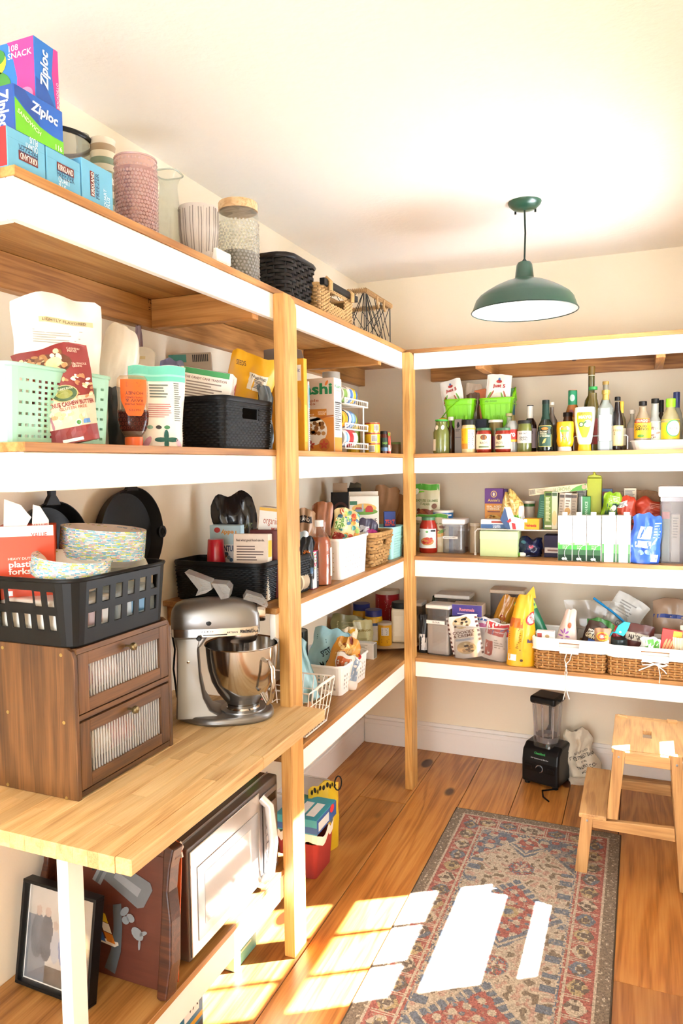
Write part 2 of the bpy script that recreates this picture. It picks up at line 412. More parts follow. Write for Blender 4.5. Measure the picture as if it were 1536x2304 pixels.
fl = struct(mk('floor', MB().box(XL-.1, XR+.1, YF-.1, YB+.1, -.06, -.0205), C('#4a2a14', .8)))
_r = random.Random(4)
cuts = {0: [1.3], 1: [1.15, 3.18], 2: [.6], 3: [1.5], 4: [.9], 5: [1.7], 6: [2.29], 7: [1.1]}
for k in range(8):
    xa = -1.4665+.2325*k; xb = min(xa+.2325, XR)
    if xa > XR-.01: break
    ys = [YF]+cuts[k]+[YB]
    for ya, yb in zip(ys, ys[1:]):
        mk('floorboard', MB().box(-(xb-xa)/2+.0015, (xb-xa)/2-.0015, -(yb-ya)/2+.0009, (yb-ya)/2-.0009, -.02, 0), FLOORW, fl, bevel=.0012, seg=1, loc=((xa+xb)/2, (ya+yb)/2, 0))
struct(mk('ceiling', MB().box(XL-.1, XR+.1, YF-.1, YB+.1, ZC, ZC+.08), CEILC))
struct(mk('wall_left', MB().box(XL-.1, XL, YF-.1, YB+.1, 0, ZC), WALLC))
struct(mk('wall_back', MB().box(XL, XR+.1, YB, YB+.1, 0, ZC), WALLC))
struct(mk('ground', MB().box(XR+.4, 14, -9, 16, -.45, -.4), C('#e6ebf2', .9, var=.03)))
# right wall around the window, the window where the sun comes in
WY0, WY1, WZ0, WZ1 = 2.58, 3.185, .70, 2.08
struct(mk('wall_right', MB().box(XR, XR+.1, YF-.1, WY0-.05, 0, ZC).box(XR, XR+.1, WY1+.05, YB, 0, ZC).box(XR, XR+.1, WY0-.05, WY1+.05, 0, WZ0-.05).box(XR, XR+.1, WY0-.05, WY1+.05, WZ1+.05, ZC), WALLC))
win = struct(mk('window_1', MB().box(XR+.03, XR+.07, WY0-.05, WY0, WZ0-.05, WZ1+.05).box(XR+.03, XR+.07, WY1, WY1+.05, WZ0-.05, WZ1+.05).box(XR+.03, XR+.07, WY0, WY1, WZ0-.05, WZ0+.0).box(XR+.03, XR+.07, WY0, WY1, WZ1, WZ1+.05), TRIM))
zf = lambda X: (XR+.05-X)*1.21
for name, za, zb in (('sash_rail', zf(-.345), zf(-.435)), ('meeting_rail', zf(-.612), zf(-.678)), ('sash_rail', zf(-.942), zf(-1.012))):
    mk(name, MB().box(XR+.042, XR+.06, WY0, WY1, za, zb), TRIM, win)
for yy in (2.755, 2.968):
    mk('muntin', MB().box(XR+.044, XR+.058, yy-.008, yy+.008, zf(-.678), zf(-.942)), TRIM, win)
    mk('muntin', MB().box(XR+.044, XR+.058, yy-.008, yy+.008, zf(-1.012), WZ1), TRIM, win)
mk('pane', MB().box(XR+.050, XR+.053, WY0, WY1, zf(-.612), WZ1), GLASS('#ffffff', .01), win)
mk('window_casing', MB().box(XR-.02, XR, WY0-.13, WY0-.05, WZ0-.1, WZ1+.12).box(XR-.02, XR, WY1+.05, WY1+.13, WZ0-.1, WZ1+.12).box(XR-.02, XR, WY0-.05, WY1+.05, WZ1+.05, WZ1+.12).box(XR-.02, XR, WY0-.05, WY1+.05, WZ0-.1, WZ0-.05), TRIM, win, bevel=.003)
# unseen wall behind the photographer, doorway added and sized to let daylight in
DX0, DX1, DZ = -1.40, .2, 2.4
struct(mk('wall_front', MB().box(XL, DX0, YF-.1, YF, 0, ZC).box(DX1, XR, YF-.1, YF, 0, ZC).box(DX0, DX1, YF-.1, YF, DZ, ZC), WALLC))
struct(mk('trim_1', MB().box(DX0-.07, DX0, YF, YF+.02, 0, DZ+.07).box(DX0, DX1, YF, YF+.02, DZ, DZ+.07), TRIM))
# baseboards
def baseboard(name, p):
    b = struct(mk(name, p(0, .016, 0, .112), TRIM, bevel=.002))
    mk('moulding', p(0, .021, .112, .138), TRIM, b, bevel=.005, seg=3); mk('cap_moulding', p(0, .012, .138, .158), TRIM, b, bevel=.004, seg=3)
    return b
baseboard('baseboard_back', lambda a, b, c, d: MB().box(XL+.02, XR, YB-b, YB-a, c, d))
baseboard('baseboard_left', lambda a, b, c, d: MB().box(XL+a, XL+b, YF, YB, c, d))
struct(mk('trim_2', MB().box(-.25, XR, YB-.075, YB-.016, 0, .018), WOOD('#8a5a30', '#b8834e', '#c99a66', axis=0, rough=.6, name='bare_wood_strip'), bevel=.004))

# ---------------------------------------------------------------- built-in shelves
XF = -1.0497; YS = 3.384
SH = {1: (2.1119, 2.0358), 2: (1.6168, 1.5421), 3: (1.1235, 1.043), 4: (.6251, .5507), 5: (.2753, .1958)}
ZT = {k: v[0]+.018 for k, v in SH.items()}
ORD = {1: 'top', 2: 'second', 3: 'third', 4: 'lowest', 5: 'low'}
def ctr(mbf, x0, x1, y0, y1, z0, z1): return MB().box(-(x1-x0)/2, (x1-x0)/2, -(y1-y0)/2, (y1-y0)/2, -(z1-z0)/2, (z1-z0)/2), ((x0+x1)/2, (y0+y1)/2, (z0+z1)/2)
def board(t, name, x0, x1, y0, y1, z0, z1, mat, bevel=.001):
    mb, c = ctr(None, x0, x1, y0, y1, z0, z1); b = t.o.location
    return t.add(name, mb, mat, bevel=bevel, seg=1, loc=(c[0]-b.x, c[1]-b.y, c[2]-b.z))
for k in (1, 2, 3, 4, 5):
    ft, fb = SH[k]; y0 = {1: 1.025, 2: 1.023, 3: 2.0, 4: 2.06, 5: 1.165}[k]; y1 = 2.105 if k == 5 else YB-.001
    lab = {1: 'top left pantry shelf, white edged plywood holding bag boxes and baskets near the ceiling', 2: 'left pantry shelf at eye height holding mint basket, honey and cereal',
           3: 'left pantry shelf behind the mixer holding snack baskets and vinegar', 4: 'lowest left pantry shelf holding wire basket and white perforated bin', 5: 'low shelf under the wooden counter carrying the microwave'}[k]
    t = T('pantry_shelf', lab, 'shelf', (XL, y0, fb), group='built-in shelf boards')
    board(t, 'shelf_board', XL+.001, XF+.004, y0, y1, ft, ft+.018, PLY)
    board(t, 'fascia_board', XF-.019, XF, y0, y1 if k == 5 else YS+.0, fb, ft-.0005, WHITE, .0015)
    if k in (1, 2): board(t, 'end_board', XL+.04, XF-.02, y0, y0+.019, fb, ft-.0005, WHITE, .0015)
    if k == 1:
        for (u_, v_, s_) in ((340, 686, 'FSC\n= 6'), (731, 818, 'NELMA\nSPF KD\nHT 2')):
            q = atX(u_, v_, XL+.039); t.txt(lambda a, b, o, q=q: (.039+o, q.y-y0+a, q.z-fb+b), s_, 0, 0, .030, .05, '#3a2412', bold=0, name='lumber_stamp')
    if k != 5:
        board(t, 'ledger', XL+.001, XL+.039, y0+.022, y1, ft-(.0895 if k == 1 else .07), ft-.0005, stud(1), .002)
        for yy in ((1.93, 3.05) if k < 3 else (2.6,)):
            board(t, 'cross_brace', XL+.040, XF-.02, yy, yy+.038, ft-(.0895 if k == 1 else .07), ft-.0005, stud(0), .002)
    else:
        board(t, 'ledger', XL+.017, XL+.05, y0, y1, ft-.0895, ft-.0005, stud(1), .002)
for k in (1, 2, 3, 4):
    ft, fb = SH[k]
    lab = {1: 'top back pantry shelf with nothing on it below the pendant lamp', 2: 'back pantry shelf at eye height holding sauces and bottles', 3: 'back pantry shelf holding five white cartons and pasta boxes',
           4: 'lowest back pantry shelf holding the two lined wicker baskets'}[k]
    t = T('pantry_shelf', lab, 'shelf', (0, YS, fb), group='built-in shelf boards')
    board(t, 'shelf_board', -1.011 if k > 1 else XF+.0045, XR-.001, YS-.004, YB-.001, ft, ft+.018, PLYX)
    if k > 1: board(t, 'shelf_corner', XF+.0045, -1.0112, 3.4175, YB-.001, ft, ft+.018, PLYX)
    board(t, 'fascia_board', -1.0105, XR-.001, YS, YS+.019, fb, ft-.0005, WHITE, .0015)
    board(t, 'ledger', XF+.005, XR-.04, YB-.039, YB-.001, ft-(.0895 if k == 1 else .07), ft-.0005, stud(0), .002)
    for xx in (-.72, .05): board(t, 'cross_brace', xx, xx+.038, YS+.02, YB-.040, ft-(.0895 if k == 1 else .07), ft-.0005, stud(1), .002)
# posts with a bevelled head
for (ya, yb, lab) in ((2.0225, 2.1115, 'tall varnished pine post in the corner of the wooden counter'), (3.3278, 3.4168, 'tall varnished pine post in the inner corner of the shelves')):
    t = T('support_post', lab, 'post', (-1.0307, (ya+yb)/2, 0), group='shelf posts')
    hh = 2.1119; d = (yb-ya)/2
    t.add('post_body', MB().prism([(-d, -0.0), (d, 0), (d, hh-.035), (d-.016, hh-.012), (d-.05, hh-.001), (-d, hh-.001)], lambda a, b: (-.019, a, b), lambda a, b: (.019, a, b)), pine(2), bevel=.003)
# ---------------------------------------------------------------- butcher block counter
BT, BB = .8252, .7907
t = T('butcher_block_counter', 'thick maple butcher block counter carrying mixer and wooden bin', 'counter', (-1.187, 1.1075, BB)); BLK = t
xs = [-.905, -.945, -.985, -1.0117, -1.0497]
while xs[-1] > -1.43: xs.append(xs[-1]-.042)
xs.append(XL+.001); _r = random.Random(3)
maple = WOOD('#b98a54', '#d9b27a', '#e8c995', axis=1, scale=1.4, rough=.5, rings=.45, rnd=.13, name='maple')
for i, (xb, xa) in enumerate(zip(xs, xs[1:])):
    ye = 2.0225 if i == 3 else 2.0478; yy = 1.1075
    cutp = sorted(_r.uniform(1.2, 1.95) for _ in range(_r.choice((1, 2, 2))))
    for yn in cutp+[ye]:
        if yn-yy < .05: continue
        board(t, 'stave', xa+.0001, xb-.0001, yy, yn-.0001, BB, BT, maple, .0006 if 0 < i else .003); yy = yn
t = T('table_leg', 'white square leg holding up the near end of the counter', 'leg', (-1.0855, 1.1375, 0))
t.add('leg_post', MB().box(-.0145, .0145, -.0225, .0225, 0, BB-.001), WHITE, bevel=.002)
t.add('levelling_foot', MB().lathe([(.012, 0), (.012, .004), (0, .004)], 12), C('#333333', .5))

# ---------------------------------------------------------------- pendant lamp
t = T('pendant_lamp', 'dark green enamel pendant lamp hanging from the ceiling', 'lamp', (-.431, 2.95, 2.1735))
GRN = C('#1f4a37', .35, var=.05, coat=.3); zc = ZC-2.1735
t.add('canopy', MB().lathe([(.0, zc-.032), (.02, zc-.031), (.045, zc-.024), (.060, zc-.01), (.064, zc-.0005), (0, zc-.0005)], 40), GRN, smooth=50)
for a in (.6, 2.6): t.add('screw', MB().lathe([(.004, zc-.034), (.004, zc-.02)], 8, cx=.045*math.cos(a), cy=.045*math.sin(a)-.0), C('#1a1f1b', .4))
t.add('cord', MB().tube([(0, 0, zc-.03), (.003, 0, .3), (0, 0, .188)], .0036, 8), C('#26352c', .5), smooth=60)
t.add('cord_grip', MB().lathe([(.008, .184), (.009, .194), (.005, .2), (0, .2)], 12), C('#1c2420', .4), smooth=50)
out = [(.2035, 0), (.198, .012), (.186, .045), (.172, .062), (.150, .077), (.115, .097), (.078, .113), (.046, .123), (.036, .128), (.0335, .15), (.030, .178), (.024, .188), (0, .189)]
t.add('shade', MB().lathe([(r, z) for r, z in out], 64), GRN, smooth=50)
inn = [(.2015, .001), (.196, .012), (.184, .043), (.170, .060), (.148, .075), (.113, .095), (.076, .111), (.044, .120), (0, .122)]
t.add('shade_lining', MB().lathe(inn, 64), C('#fbfaf6', .4, var=.01), smooth=50)
t.o.children[-2].data.polygons  # outer shell stays open below
for o_ in t.o.children:
    if o_.name.split('.')[0] in ('shade', 'shade_lining'):
        bm = bmesh.new(); bm.from_mesh(o_.data); bmesh.ops.delete(bm, geom=[q for q in bm.faces if len(q.verts) > 8 and abs(q.normal.z) > .9 and q.calc_center_median().z < .01], context='FACES'); bm.to_mesh(o_.data); bm.free()
t.add('rim', MB().tube([(.2025*math.cos(a*PI/32), .2025*math.sin(a*PI/32), .0005) for a in range(64)], .0022, 6, True), C('#22372c', .4), smooth=60)
t.add('bulb', MB().lathe([(0, .018), (.018, .022), (.028, .036), (.03, .05), (.024, .072), (.014, .088), (.013, .12)], 24), C('#f7f6f0', .3), smooth=60)

# ---------------------------------------------------------------- runner rug
def rugcol(x, y, rg):
    """x across from the middle line, y from the far end"""
    W2 = .352; ex = W2-abs(x); e = min(ex, y)
    n1 = noise.noise(Vector((x*38, y*38, 1))); n2 = noise.noise(Vector((x*95, y*95, 4))); n3 = noise.noise(Vector((x*9, y*9, 7)))
    brown = (.17, .125, .085); cream = (.50, .42, .32); red = (.33, .075, .06); blue = (.10, .14, .20); dark = (.10, .075, .06); gold = (.40, .30, .15); pink = (.45, .27, .21)
    if e < .042: c = brown if n2 > -.35 else cream
    elif e < .052: c = cream
    elif e < .060: c = red
    elif e < .132:
        q = (e-.060)/.072; s = (y if ex < y else abs(x)+.03)
        k = (s % .088)/.088; kk = int(s/.088)
        d = abs(k-.5)*2; dd = abs(q-.5)*2
        if d > .80: c = red if int(k*40) % 3 else cream
        elif d*.7+dd*.9 < .42: c = dark if (d < .25 and dd < .3) else gold if kk % 2 else cream
        elif d*.8+dd < 1.0: c = [cream, blue, gold][kk % 3] if n1 > -.1 else dark
        else: c = red
    elif e < .141: c = cream
    elif e < .149: c = red if n2 > -.2 else cream
    elif e < .158: c = blue if n2 > 0 else cream
    else:
        yy = (y-.16)
        per = .59; a = ((yy-.545+per/2) % per)-per/2      # along from a medallion centre
        ax = abs(x)
        # corner spandrels at the far end
        sp = yy < .235*(ax/.19)+.01*math.sin(ax*160)
        if yy < .26 and sp:
            c = blue
            if abs(yy-.235*(ax/.19)) < .018: c = cream
            elif math.sin(x*75)*math.sin(yy*80+1) > .35: c = red
            elif math.sin(x*60+1)*math.sin(yy*64) < -.45: c = cream
        else:
            st = .012*math.sin(a*95); m = abs(a)/.215+ax/.185+st*2
            if m < 1.0:
                c = blue
                if m < .80:
                    c = red
                    if math.hypot(a, x) < .035: c = gold if math.hypot(a, x) > .018 else blue
                    elif math.sin(a*88)*math.cos(x*88) > .42: c = cream
                    elif math.sin(a*120+2)*math.sin(x*110) > .6: c = blue
                elif math.sin((a+ax)*140) > .6: c = cream
            elif m < 1.07: c = cream
            else:
                c = cream
                if n1 > .22: c = pink
                elif n1 < -.25: c = brown
                dd = math.hypot(ax, (abs(a)-.295)*1.) 
                if dd < .06 and math.sin(math.atan2(x, abs(a)-.295)*6)*.02+dd > .022 and dd < .048: c = blue if n2 > 0 else red
                if ax > .15 and math.sin(a*70) > .4: c = blue
    wear = n3*.5+n2*.6+n1*.3
    if wear > .26 and e > .04: c = tuple(p*.55+q*.45 for p, q in zip(c, cream))
    elif n2 < -.5: c = tuple(p*.6 for p in c)
    c = tuple(p*.74+q*.26 for p, q in zip(c, (.24, .20, .16))); g = rg.uniform(.68, 1.26)
    return (c[0]*g, c[1]*g, c[2]*g, 1)
def rug():
    RX0, RX1, RY1, RY0 = -.767, -.063, 3.217, 1.28
    w, l = RX1-RX0, RY1-RY0; cs = .0042; nu, nv = int(w/cs), int(l/cs)
    t = T('runner_rug', 'faded red and blue oriental runner rug with brown edge on the plank floor', 'rug', ((RX0+RX1)/2, RY1, 0))
    rg = random.Random(5); v = []; f = []; cols = []
    for j in range(nv+1):
        for i in range(nu+1):
            x = -w/2+w*i/nu; y = l*j/nv
            v.append((x, -y, .0065+rg.uniform(-.0007, .0007)+.0006*noise.noise(Vector((x*6, y*6, 0)))))
    for j in range(nv):
        for i in range(nu):
            a = j*(nu+1)+i; f.append((a+nu+1, a+nu+2, a+1, a)); cols.append(rugcol(-w/2+w*(i+.5)/nu, l*(j+.5)/nv, rg))
    me = bpy.data.meshes.new('pile'); me.from_pydata(v, [], f)
    at = me.attributes.new('pigment', 'FLOAT_COLOR', 'FACE'); at.data.foreach_set('color', [q for c in cols for q in c])
    o = mk('pile', me, ATTR('rug_wool', .95, .6), t.o); o['kind'] = 'stuff'
    t.add('backing', MB().box(-w/2, w/2, -l, 0, .0005, .005), C('#5a4a3a', .9))
    t.add('bound_edge', MB().tube([(-w/2, 0, .004), (w/2, 0, .004), (w/2, -l, .004), (-w/2, -l, .004)], .0038, 6, True), C('#4b3b2c', .9), smooth=60)
rug()
# ---------------------------------------------------------------- placing helpers
def LB(u0, um, u1, vt, X1, vm=None):
    """box on the left run: left silhouette, near edge and right silhouette in the photo, front face on plane X1"""
    vm = vm or vt+40
    a = atX(um, vm, X1); b = atX(u1, vm, X1); Y0, Y1 = a.y, b.y; X0 = atY(u0, vm, Y0).x; zt = atX(um, vt, X1).z
    return (X0+X1)/2, (Y0+Y1)/2, X1-X0, Y1-Y0, zt
def CY(u0, u1, vt, X=None, Y=None):
    """round thing: centre on plane X or Y, silhouette columns, top row"""
    um = (u0+u1)/2; p = atX(um, vt, X) if X is not None else atY(um, vt, Y)
    return p.x, p.y, (u1-u0)/2*((p-CAMPOS).dot(FW))/FPX, p.z
def BY(u0, u1, vt, Y, vm=None):
    vm = vm or vt+30
    a = atY(u0, vm, Y); b = atY(u1, vm, Y); return (a.x+b.x)/2, b.x-a.x, atY((u0+u1)/2, vt, Y).z
Z1, Z2, Z3, Z4, Z5 = (ZT[k]+.0006 for k in (1, 2, 3, 4, 5))
def LP(u, v, X): return atX(u, v, X)

# ================================================================ top left shelf
def hobnails(t, prof, z0, z1, rows, per, br, mat, name='hobnails'):
    mb = MB()
    for k in range(rows):
        z = z0+(z1-z0)*k/(rows-1); r = interp(prof, z)
        for i in range(per):
            a = 2*PI*(i+.5*(k % 2))/per; c, s_ = math.cos(a), math.sin(a); b = br*(.85+.15*((k*7+i) % 3))
            v = [((r+b*.75)*c, (r+b*.75)*s_, z)]
            for q in range(5):
                tq = 2*PI*q/5; du = b*math.cos(tq); dz = b*math.sin(tq); v.append((r*c-du*s_, r*s_+du*c, z+dz))
            mb.add(v, [(0, 1+q, 1+(q+1) % 5) for q in range(5)])
    o = t.add(name, mb, mat, smooth=80); o['kind'] = 'stuff'
# three light-blue freezer bag boxes
e = [15.6, 103.5, 181.5, 253]; tops = [283, 335, 352]
LBL = ['light blue freezer bag box with upside-down lettering and a red end', 'light blue freezer bag box, middle of the three, lettering upright', 'light blue freezer bag box with lettering running up its side']
for i in range(3):
    X, Y, d, w, zt = LB(e[i]-60, e[i]+1, e[i+1]-1, 300, -1.062, 360); w *= .99; d = .19
    zt = atX(15.6, 281, -1.062).z if i < 2 else atX(183, 352, -1.062).z
    h = zt-Z1
    t = carton('freezer_bag_box', LBL[i], 'box', (-1.062-d/2, Y, Z1), 0, d, w, h, '#6fb9dc', group='freezer bag boxes')
    S = t.S['R']; k = w/.1; rot = (180, 0, 90)[i]
    if i == 0:
        t.rect(t.S['F'], -d/2+.001, d/2-.001, .001, h-.001, '#c8202c', name='printed_side'); t.txt(t.S['F'], '44 BAGS', d/2-.035, h*.45, .075, .022, '#f4e4dc', rot=90)
    if i < 2:
        sg = -1 if i == 0 else 1; m0 = h*.5
        t.rect(S, -w*.22, w*.28, m0+sg*h*(.10)-.008, m0+sg*h*.10+.009, '#7d2a26', L=2, name='logo_panel'); t.txt(S, 'KIRKLAND', w*.03, m0+sg*h*.10, w*.44, .0115, '#f5f2ea', rot=rot, L=4)
        t.txt(S, 'FREEZER', w*.03, m0-sg*h*.08, w*.5, .014, '#204a78', rot=rot, bold=0)
        t.txt(S, 'QUART\nPLUS', w*(.12 if i == 0 else -.02), m0-sg*h*.32, w*.34, .026, '#d8ecf4', rot=rot)
        t.rect(S, -w/2+.001, w/2-.001, h*.74, h*.745, '#4c94b8', L=1, name='flap_edge')
    else:
        t.rect(S, -w*.25, -w*.12, h*.2, h*.78, '#7d2a26', L=2, name='logo_panel'); t.txt(S, 'KIRKLAND', -w*.185, h*.49, h*.54, w*.1, '#f5f2ea', rot=90, L=4)
        t.txt(S, 'FREEZER', -w*.03, h*.49, h*.6, w*.11, '#204a78', rot=90, bold=0); t.txt(S, 'QUART\nPLUS', w*.27, h*.3, h*.42, w*.2, '#d8ecf4', rot=90)
ztop = atX(15.6, 281, -1.062).z
# sandwich bag box on the first two
X, Y, d, w, zt = LB(-60, 33, 141, 187, -1.066, 260); d = .20; h = zt-ztop-.001
t = carton('sandwich_bag_box', 'blue and green sandwich bag box in the middle of the pile', 'box', (-1.066-d/2, Y, ztop+.0012), 0, d, w, h, '#1f66c8')
S = t.S['R']; t.poly(S, [(-w/2+.001, .001), (w/2-.001, .001), (w/2-.001, h*.3), (w*.25, h*.3), (0, h*.36), (-w*.3, h*.55), (-w/2+.001, h*.72)], '#6cc321', L=1, name='green_wave')
t.poly(S, [(-w/2+.001, h*.76), (-w*.2, h*.5), (.0, h*.38), (-w*.05, h*.7), (-w*.3, h*.98), (-w/2+.001, h*.98)], '#1b4fa8', L=1, name='blue_wave')
t.txt(S, 'Ziploc', .012, h*.68, w*.56, h*.3, '#f6f8fa', rot=-4, bold=.03, shear=.15); t.txt(S, 'SANDWICH', -w*.22, h*.33, w*.48, h*.1, '#e9f6d8', rot=-22); t.txt(S, '116', w*.38, h*.1, w*.14, h*.12, '#f4fbe8')
t.rect(t.S['F'], -d/2+.001, d/2-.001, .001, h-.001, '#1d4fa4', name='printed_side'); t.txt(t.S['F'], 'Ziploc', d/2-.03, h*.5, h*.8, .036, '#f2f5f8', rot=-90, bold=.03)
zs = ztop+.0012+h
# snack bag box on top
X, Y, d, w, zt = LB(0, 78, 131, 80, -1.075, 150); d = .20; h = zt-zs-.001
t = carton('snack_bag_box', 'pink and blue snack bag box on top of the pile', 'box', (-1.075-d/2, Y, zs+.0012), 0, d, w, h, '#1d74cc')
F, S = t.S['F'], t.S['R']
t.poly(F, [(d/2-.001, .001), (d/2-.001, h-.001), (d*.17, h-.001), (d*.24, h*.7), (d*.28, h*.4), (d*.26, .001)], '#e0358c', L=1, name='pink_panel')
t.txt(F, '108\nSNACK', d/2-.035, h*.82, .06, h*.22, '#f6c9df'); t.ell(F, d*.0, h*.72, .03, .026, '#e8d832', L=2); t.ell(F, d*.0, h*.80, .028, .016, '#3a8a3c', L=3)
t.ell(F, d*.0, h*.32, .04, .03, '#3f8f3a', L=2); t.ell(F, d*.04, h*.14, .04, .022, '#8c6a4a', L=2); t.ell(F, d*.38, h*.1, .018, .014, '#f08abc', L=2)
t.poly(S, [(w/2-.001, .001), (w/2-.001, h-.001), (w*.3, h-.001), (w*.2, h*.55), (w*.34, .001)], '#e0358c', L=1, name='pink_panel')
t.poly(S, [(-w/2+.001, h*.36), (-w*.1, h*.3), (w*.2, h*.1), (w*.3, .001), (-w/2+.001, .001)], '#1b55ac', L=1, name='blue_wave')
t.txt(S, 'Ziploc', -w*.08, h*.55, h*.62, w*.42, '#f6f8fa', rot=88, bold=.03, shear=.15); t.txt(S, 'BOCADILLO', w*.41, h*.25, h*.42, w*.1, '#fbdcea', rot=90)
# dark-rimmed bowl and clear cups behind the boxes
x, y, r, zt = CY(120, 172, 330, X=-1.30)
t = T('mixing_bowl', 'clear bowl with a black rim behind the blue boxes', 'bowl', (-1.37, atX(128, 340, -1.37).y, Z1))
pf = [(.05, 0), (.07, .05), (.082, .11)]; hb = atX(150, 332, -1.37).z-Z1
pf = [(.05, 0), (.075, hb*.5), (.085, hb)]; t.add('bowl_wall', MB().lathe(pf[:], 32), GLASS('#e8eae6', .15), smooth=50)
t.add('rim', MB().tube([(.086*math.cos(a*PI/16), .086*math.sin(a*PI/16), hb) for a in range(32)], .006, 6, True), C('#20262a', .35), smooth=60)
x, y, r, zt = CY(170, 200, 300, X=-1.43)
t = T('plastic_cup_stack', 'tall stack of clear plastic cups behind the freezer bag boxes', 'cups', (x, y, Z1))
hh = zt-Z1; pr = []
for i in range(9): z = hh*i/9; pr += [(r*.86, z), (r, z+hh*.09), (r*.96, z+hh*.1)]
vessel(t, [(0, 0)]+pr, GLASS('#dfe3dc', .3), 'cups')
# striped paper napkins standing on edge
p = atX(232, 300, -1.22); X, Y, d, w, zt = LB(205, 228, 256, 290, -1.19, 330)
h = p.z-Z1+.012
t = T('napkin_stack', 'stack of paper bowls with beige and green striped rims', 'paper bowls', (-1.27, atX(231, 330, -1.27).y, Z1))
for i in range(17):
    z = h*i/17; cc = ['#d9d4b8', '#a8a98a', '#efe9d8', '#b09a7c', '#e6ddc2', '#8a9a80'][i*5 % 6]
    t.add('paper_bowl', MB().lathe([(.026, z), (.029, z+.003), (.031, z+h/17), (.0315, z+h/17+.001), (.028, z+h/17+.001)], 28), C(cc, .8), smooth=50)
t.o['group'] = 'paper bowls'; del t.o['group']
# pink hobnail tumblers, stacked
x, y, r, zt = CY(257, 352, 362, X=-1.14)
t = T('tumbler_stack', 'stack of pink hobnail glass tumblers', 'glasses', (x, y, Z1)); h = zt-Z1
PINK = GLASS('#efd9d8', .2, .08); pf = [(.0, 0), (r*.9, 0), (r*.93, .01), (r, h*.82)]
for k in range(3):
    z0 = h*.14*k; q = [(r*(.86+.02*k), z0+.002), (r*(.97), z0+h*.68), (r*.985, z0+h*.72)]
    if k == 2: q = [(r*.9, z0), (r*.97, h*.86), (r*.97, h-.002), (r*.955, h)]
    t.add('tumbler', MB().lathe(q, 36), PINK, smooth=60)
hobnails(t, [(r*.93, 0), (r, h)], .012, h*.80, 17, 38, .0042, GLASS('#ecd2d0', .38, .1)); hobnails(t, [(r*.97, 0), (r*.97, h)], h*.88, h*.95, 2, 38, .0034, GLASS('#ecd2d0', .38, .1), 'rim_hobnails')
t.add('lip', MB().tube([(r*.965*math.cos(a*PI/16), r*.965*math.sin(a*PI/16), h) for a in range(32)], .0022, 6, True), GLASS('#e8cdcb', .5), smooth=60)
# square clear carafe
x, y, r, zt = CY(352, 404, 392, X=-1.20)
t = T('glass_carafe', 'clear square glass carafe with flared lip beside pink tumblers', 'carafe', (x, y, Z1), 8); h = zt-Z1
W = Wall(r*1.7, r*1.7, h, .012, 0)
prof = [(0, -.0), (.02, .003), (.5, .001), (.75, -.005), (.86, -.008), (.93, -.005), (1, .006)]
def cf(a, b):
    q = b; e0 = prof[-1][1]
    for (p0, o0), (p1, o1) in zip(prof, prof[1:]):
        if p0 <= q <= p1: e0 = o0+(o1-o0)*(q-p0)/(p1-p0)
    return W(W.per*a, h*b, e0)
t.add('carafe_wall', MB().grid(cf, 32, 20, True), GLASS('#eef2ee', .14), smooth=60)
t.add('thick_base', MB().lathe([(0, .001), (r*.68, .001), (r*.68, .016), (0, .018)], 4), GLASS('#e6ece8', .15))
t.add('lip', MB().tube([W(W.per*i/40, h, .008) for i in range(40)], .0022, 6, True), GLASS('#dfe8e0', .5), smooth=60)
# ribbed grey votive bowl on a small saucer
x, y, r, zt = CY(402, 490, 470, X=-1.13)
t = T('striped_bowl', 'grey striped cup on a pale saucer', 'cup', (x, y, Z1)); h = zt-Z1; z0 = .012
t.add('saucer', MB().lathe([(0, 0), (r*.62, 0), (r*.95, .01), (r*.93, .012), (0, .008)], 32), C('#d9d2c6', .5), smooth=50)
pf = [(.0, z0), (r*.72, z0), (r*.84, z0+.02), (r*.98, h*.6), (r, h), (r*.96, h), (r*.9, h*.5), (0, z0+.02)]
t.add('cup_wall', MB().lathe(pf, 40), C('#c9c0b8', .5), smooth=45); S = lmap(pf[:5])
rg = random.Random(2)
for i in range(44):
    a = i/44*2*PI-PI
    mb = MB(); pts = [((interp(pf[:5], z)+.0006)*math.sin(a+.01*math.sin(z*60+i)), -(interp(pf[:5], z)+.0006)*math.cos(a+.01*math.sin(z*60+i)), z) for z in (z0+.01+rg.uniform(0, .02), h*.4, h*.7, h-.003-rg.uniform(0, .01))]
    mb.tube(pts, .0013, 4); t._d('vertical_stripe', C(['#8d847e', '#cfc8c0', '#9d948c'][i % 3], .5), mb.v, mb.f)
# small white box
X, Y, d, w, zt = LB(474, 487, 518, 558, -1.075, 580)
t = carton('white_gift_box', 'small plain white box in front of the wood-lidded jar', 'box', (-1.075-.02, Y, Z1), 0, .04, w, zt-Z1, '#f3f0ea'); t.add('lid', MB().box(-.021, .021, -w/2-.001, w/2+.001, zt-Z1-.03, zt-Z1+.001), C('#f7f5f0', .5), bevel=.001)
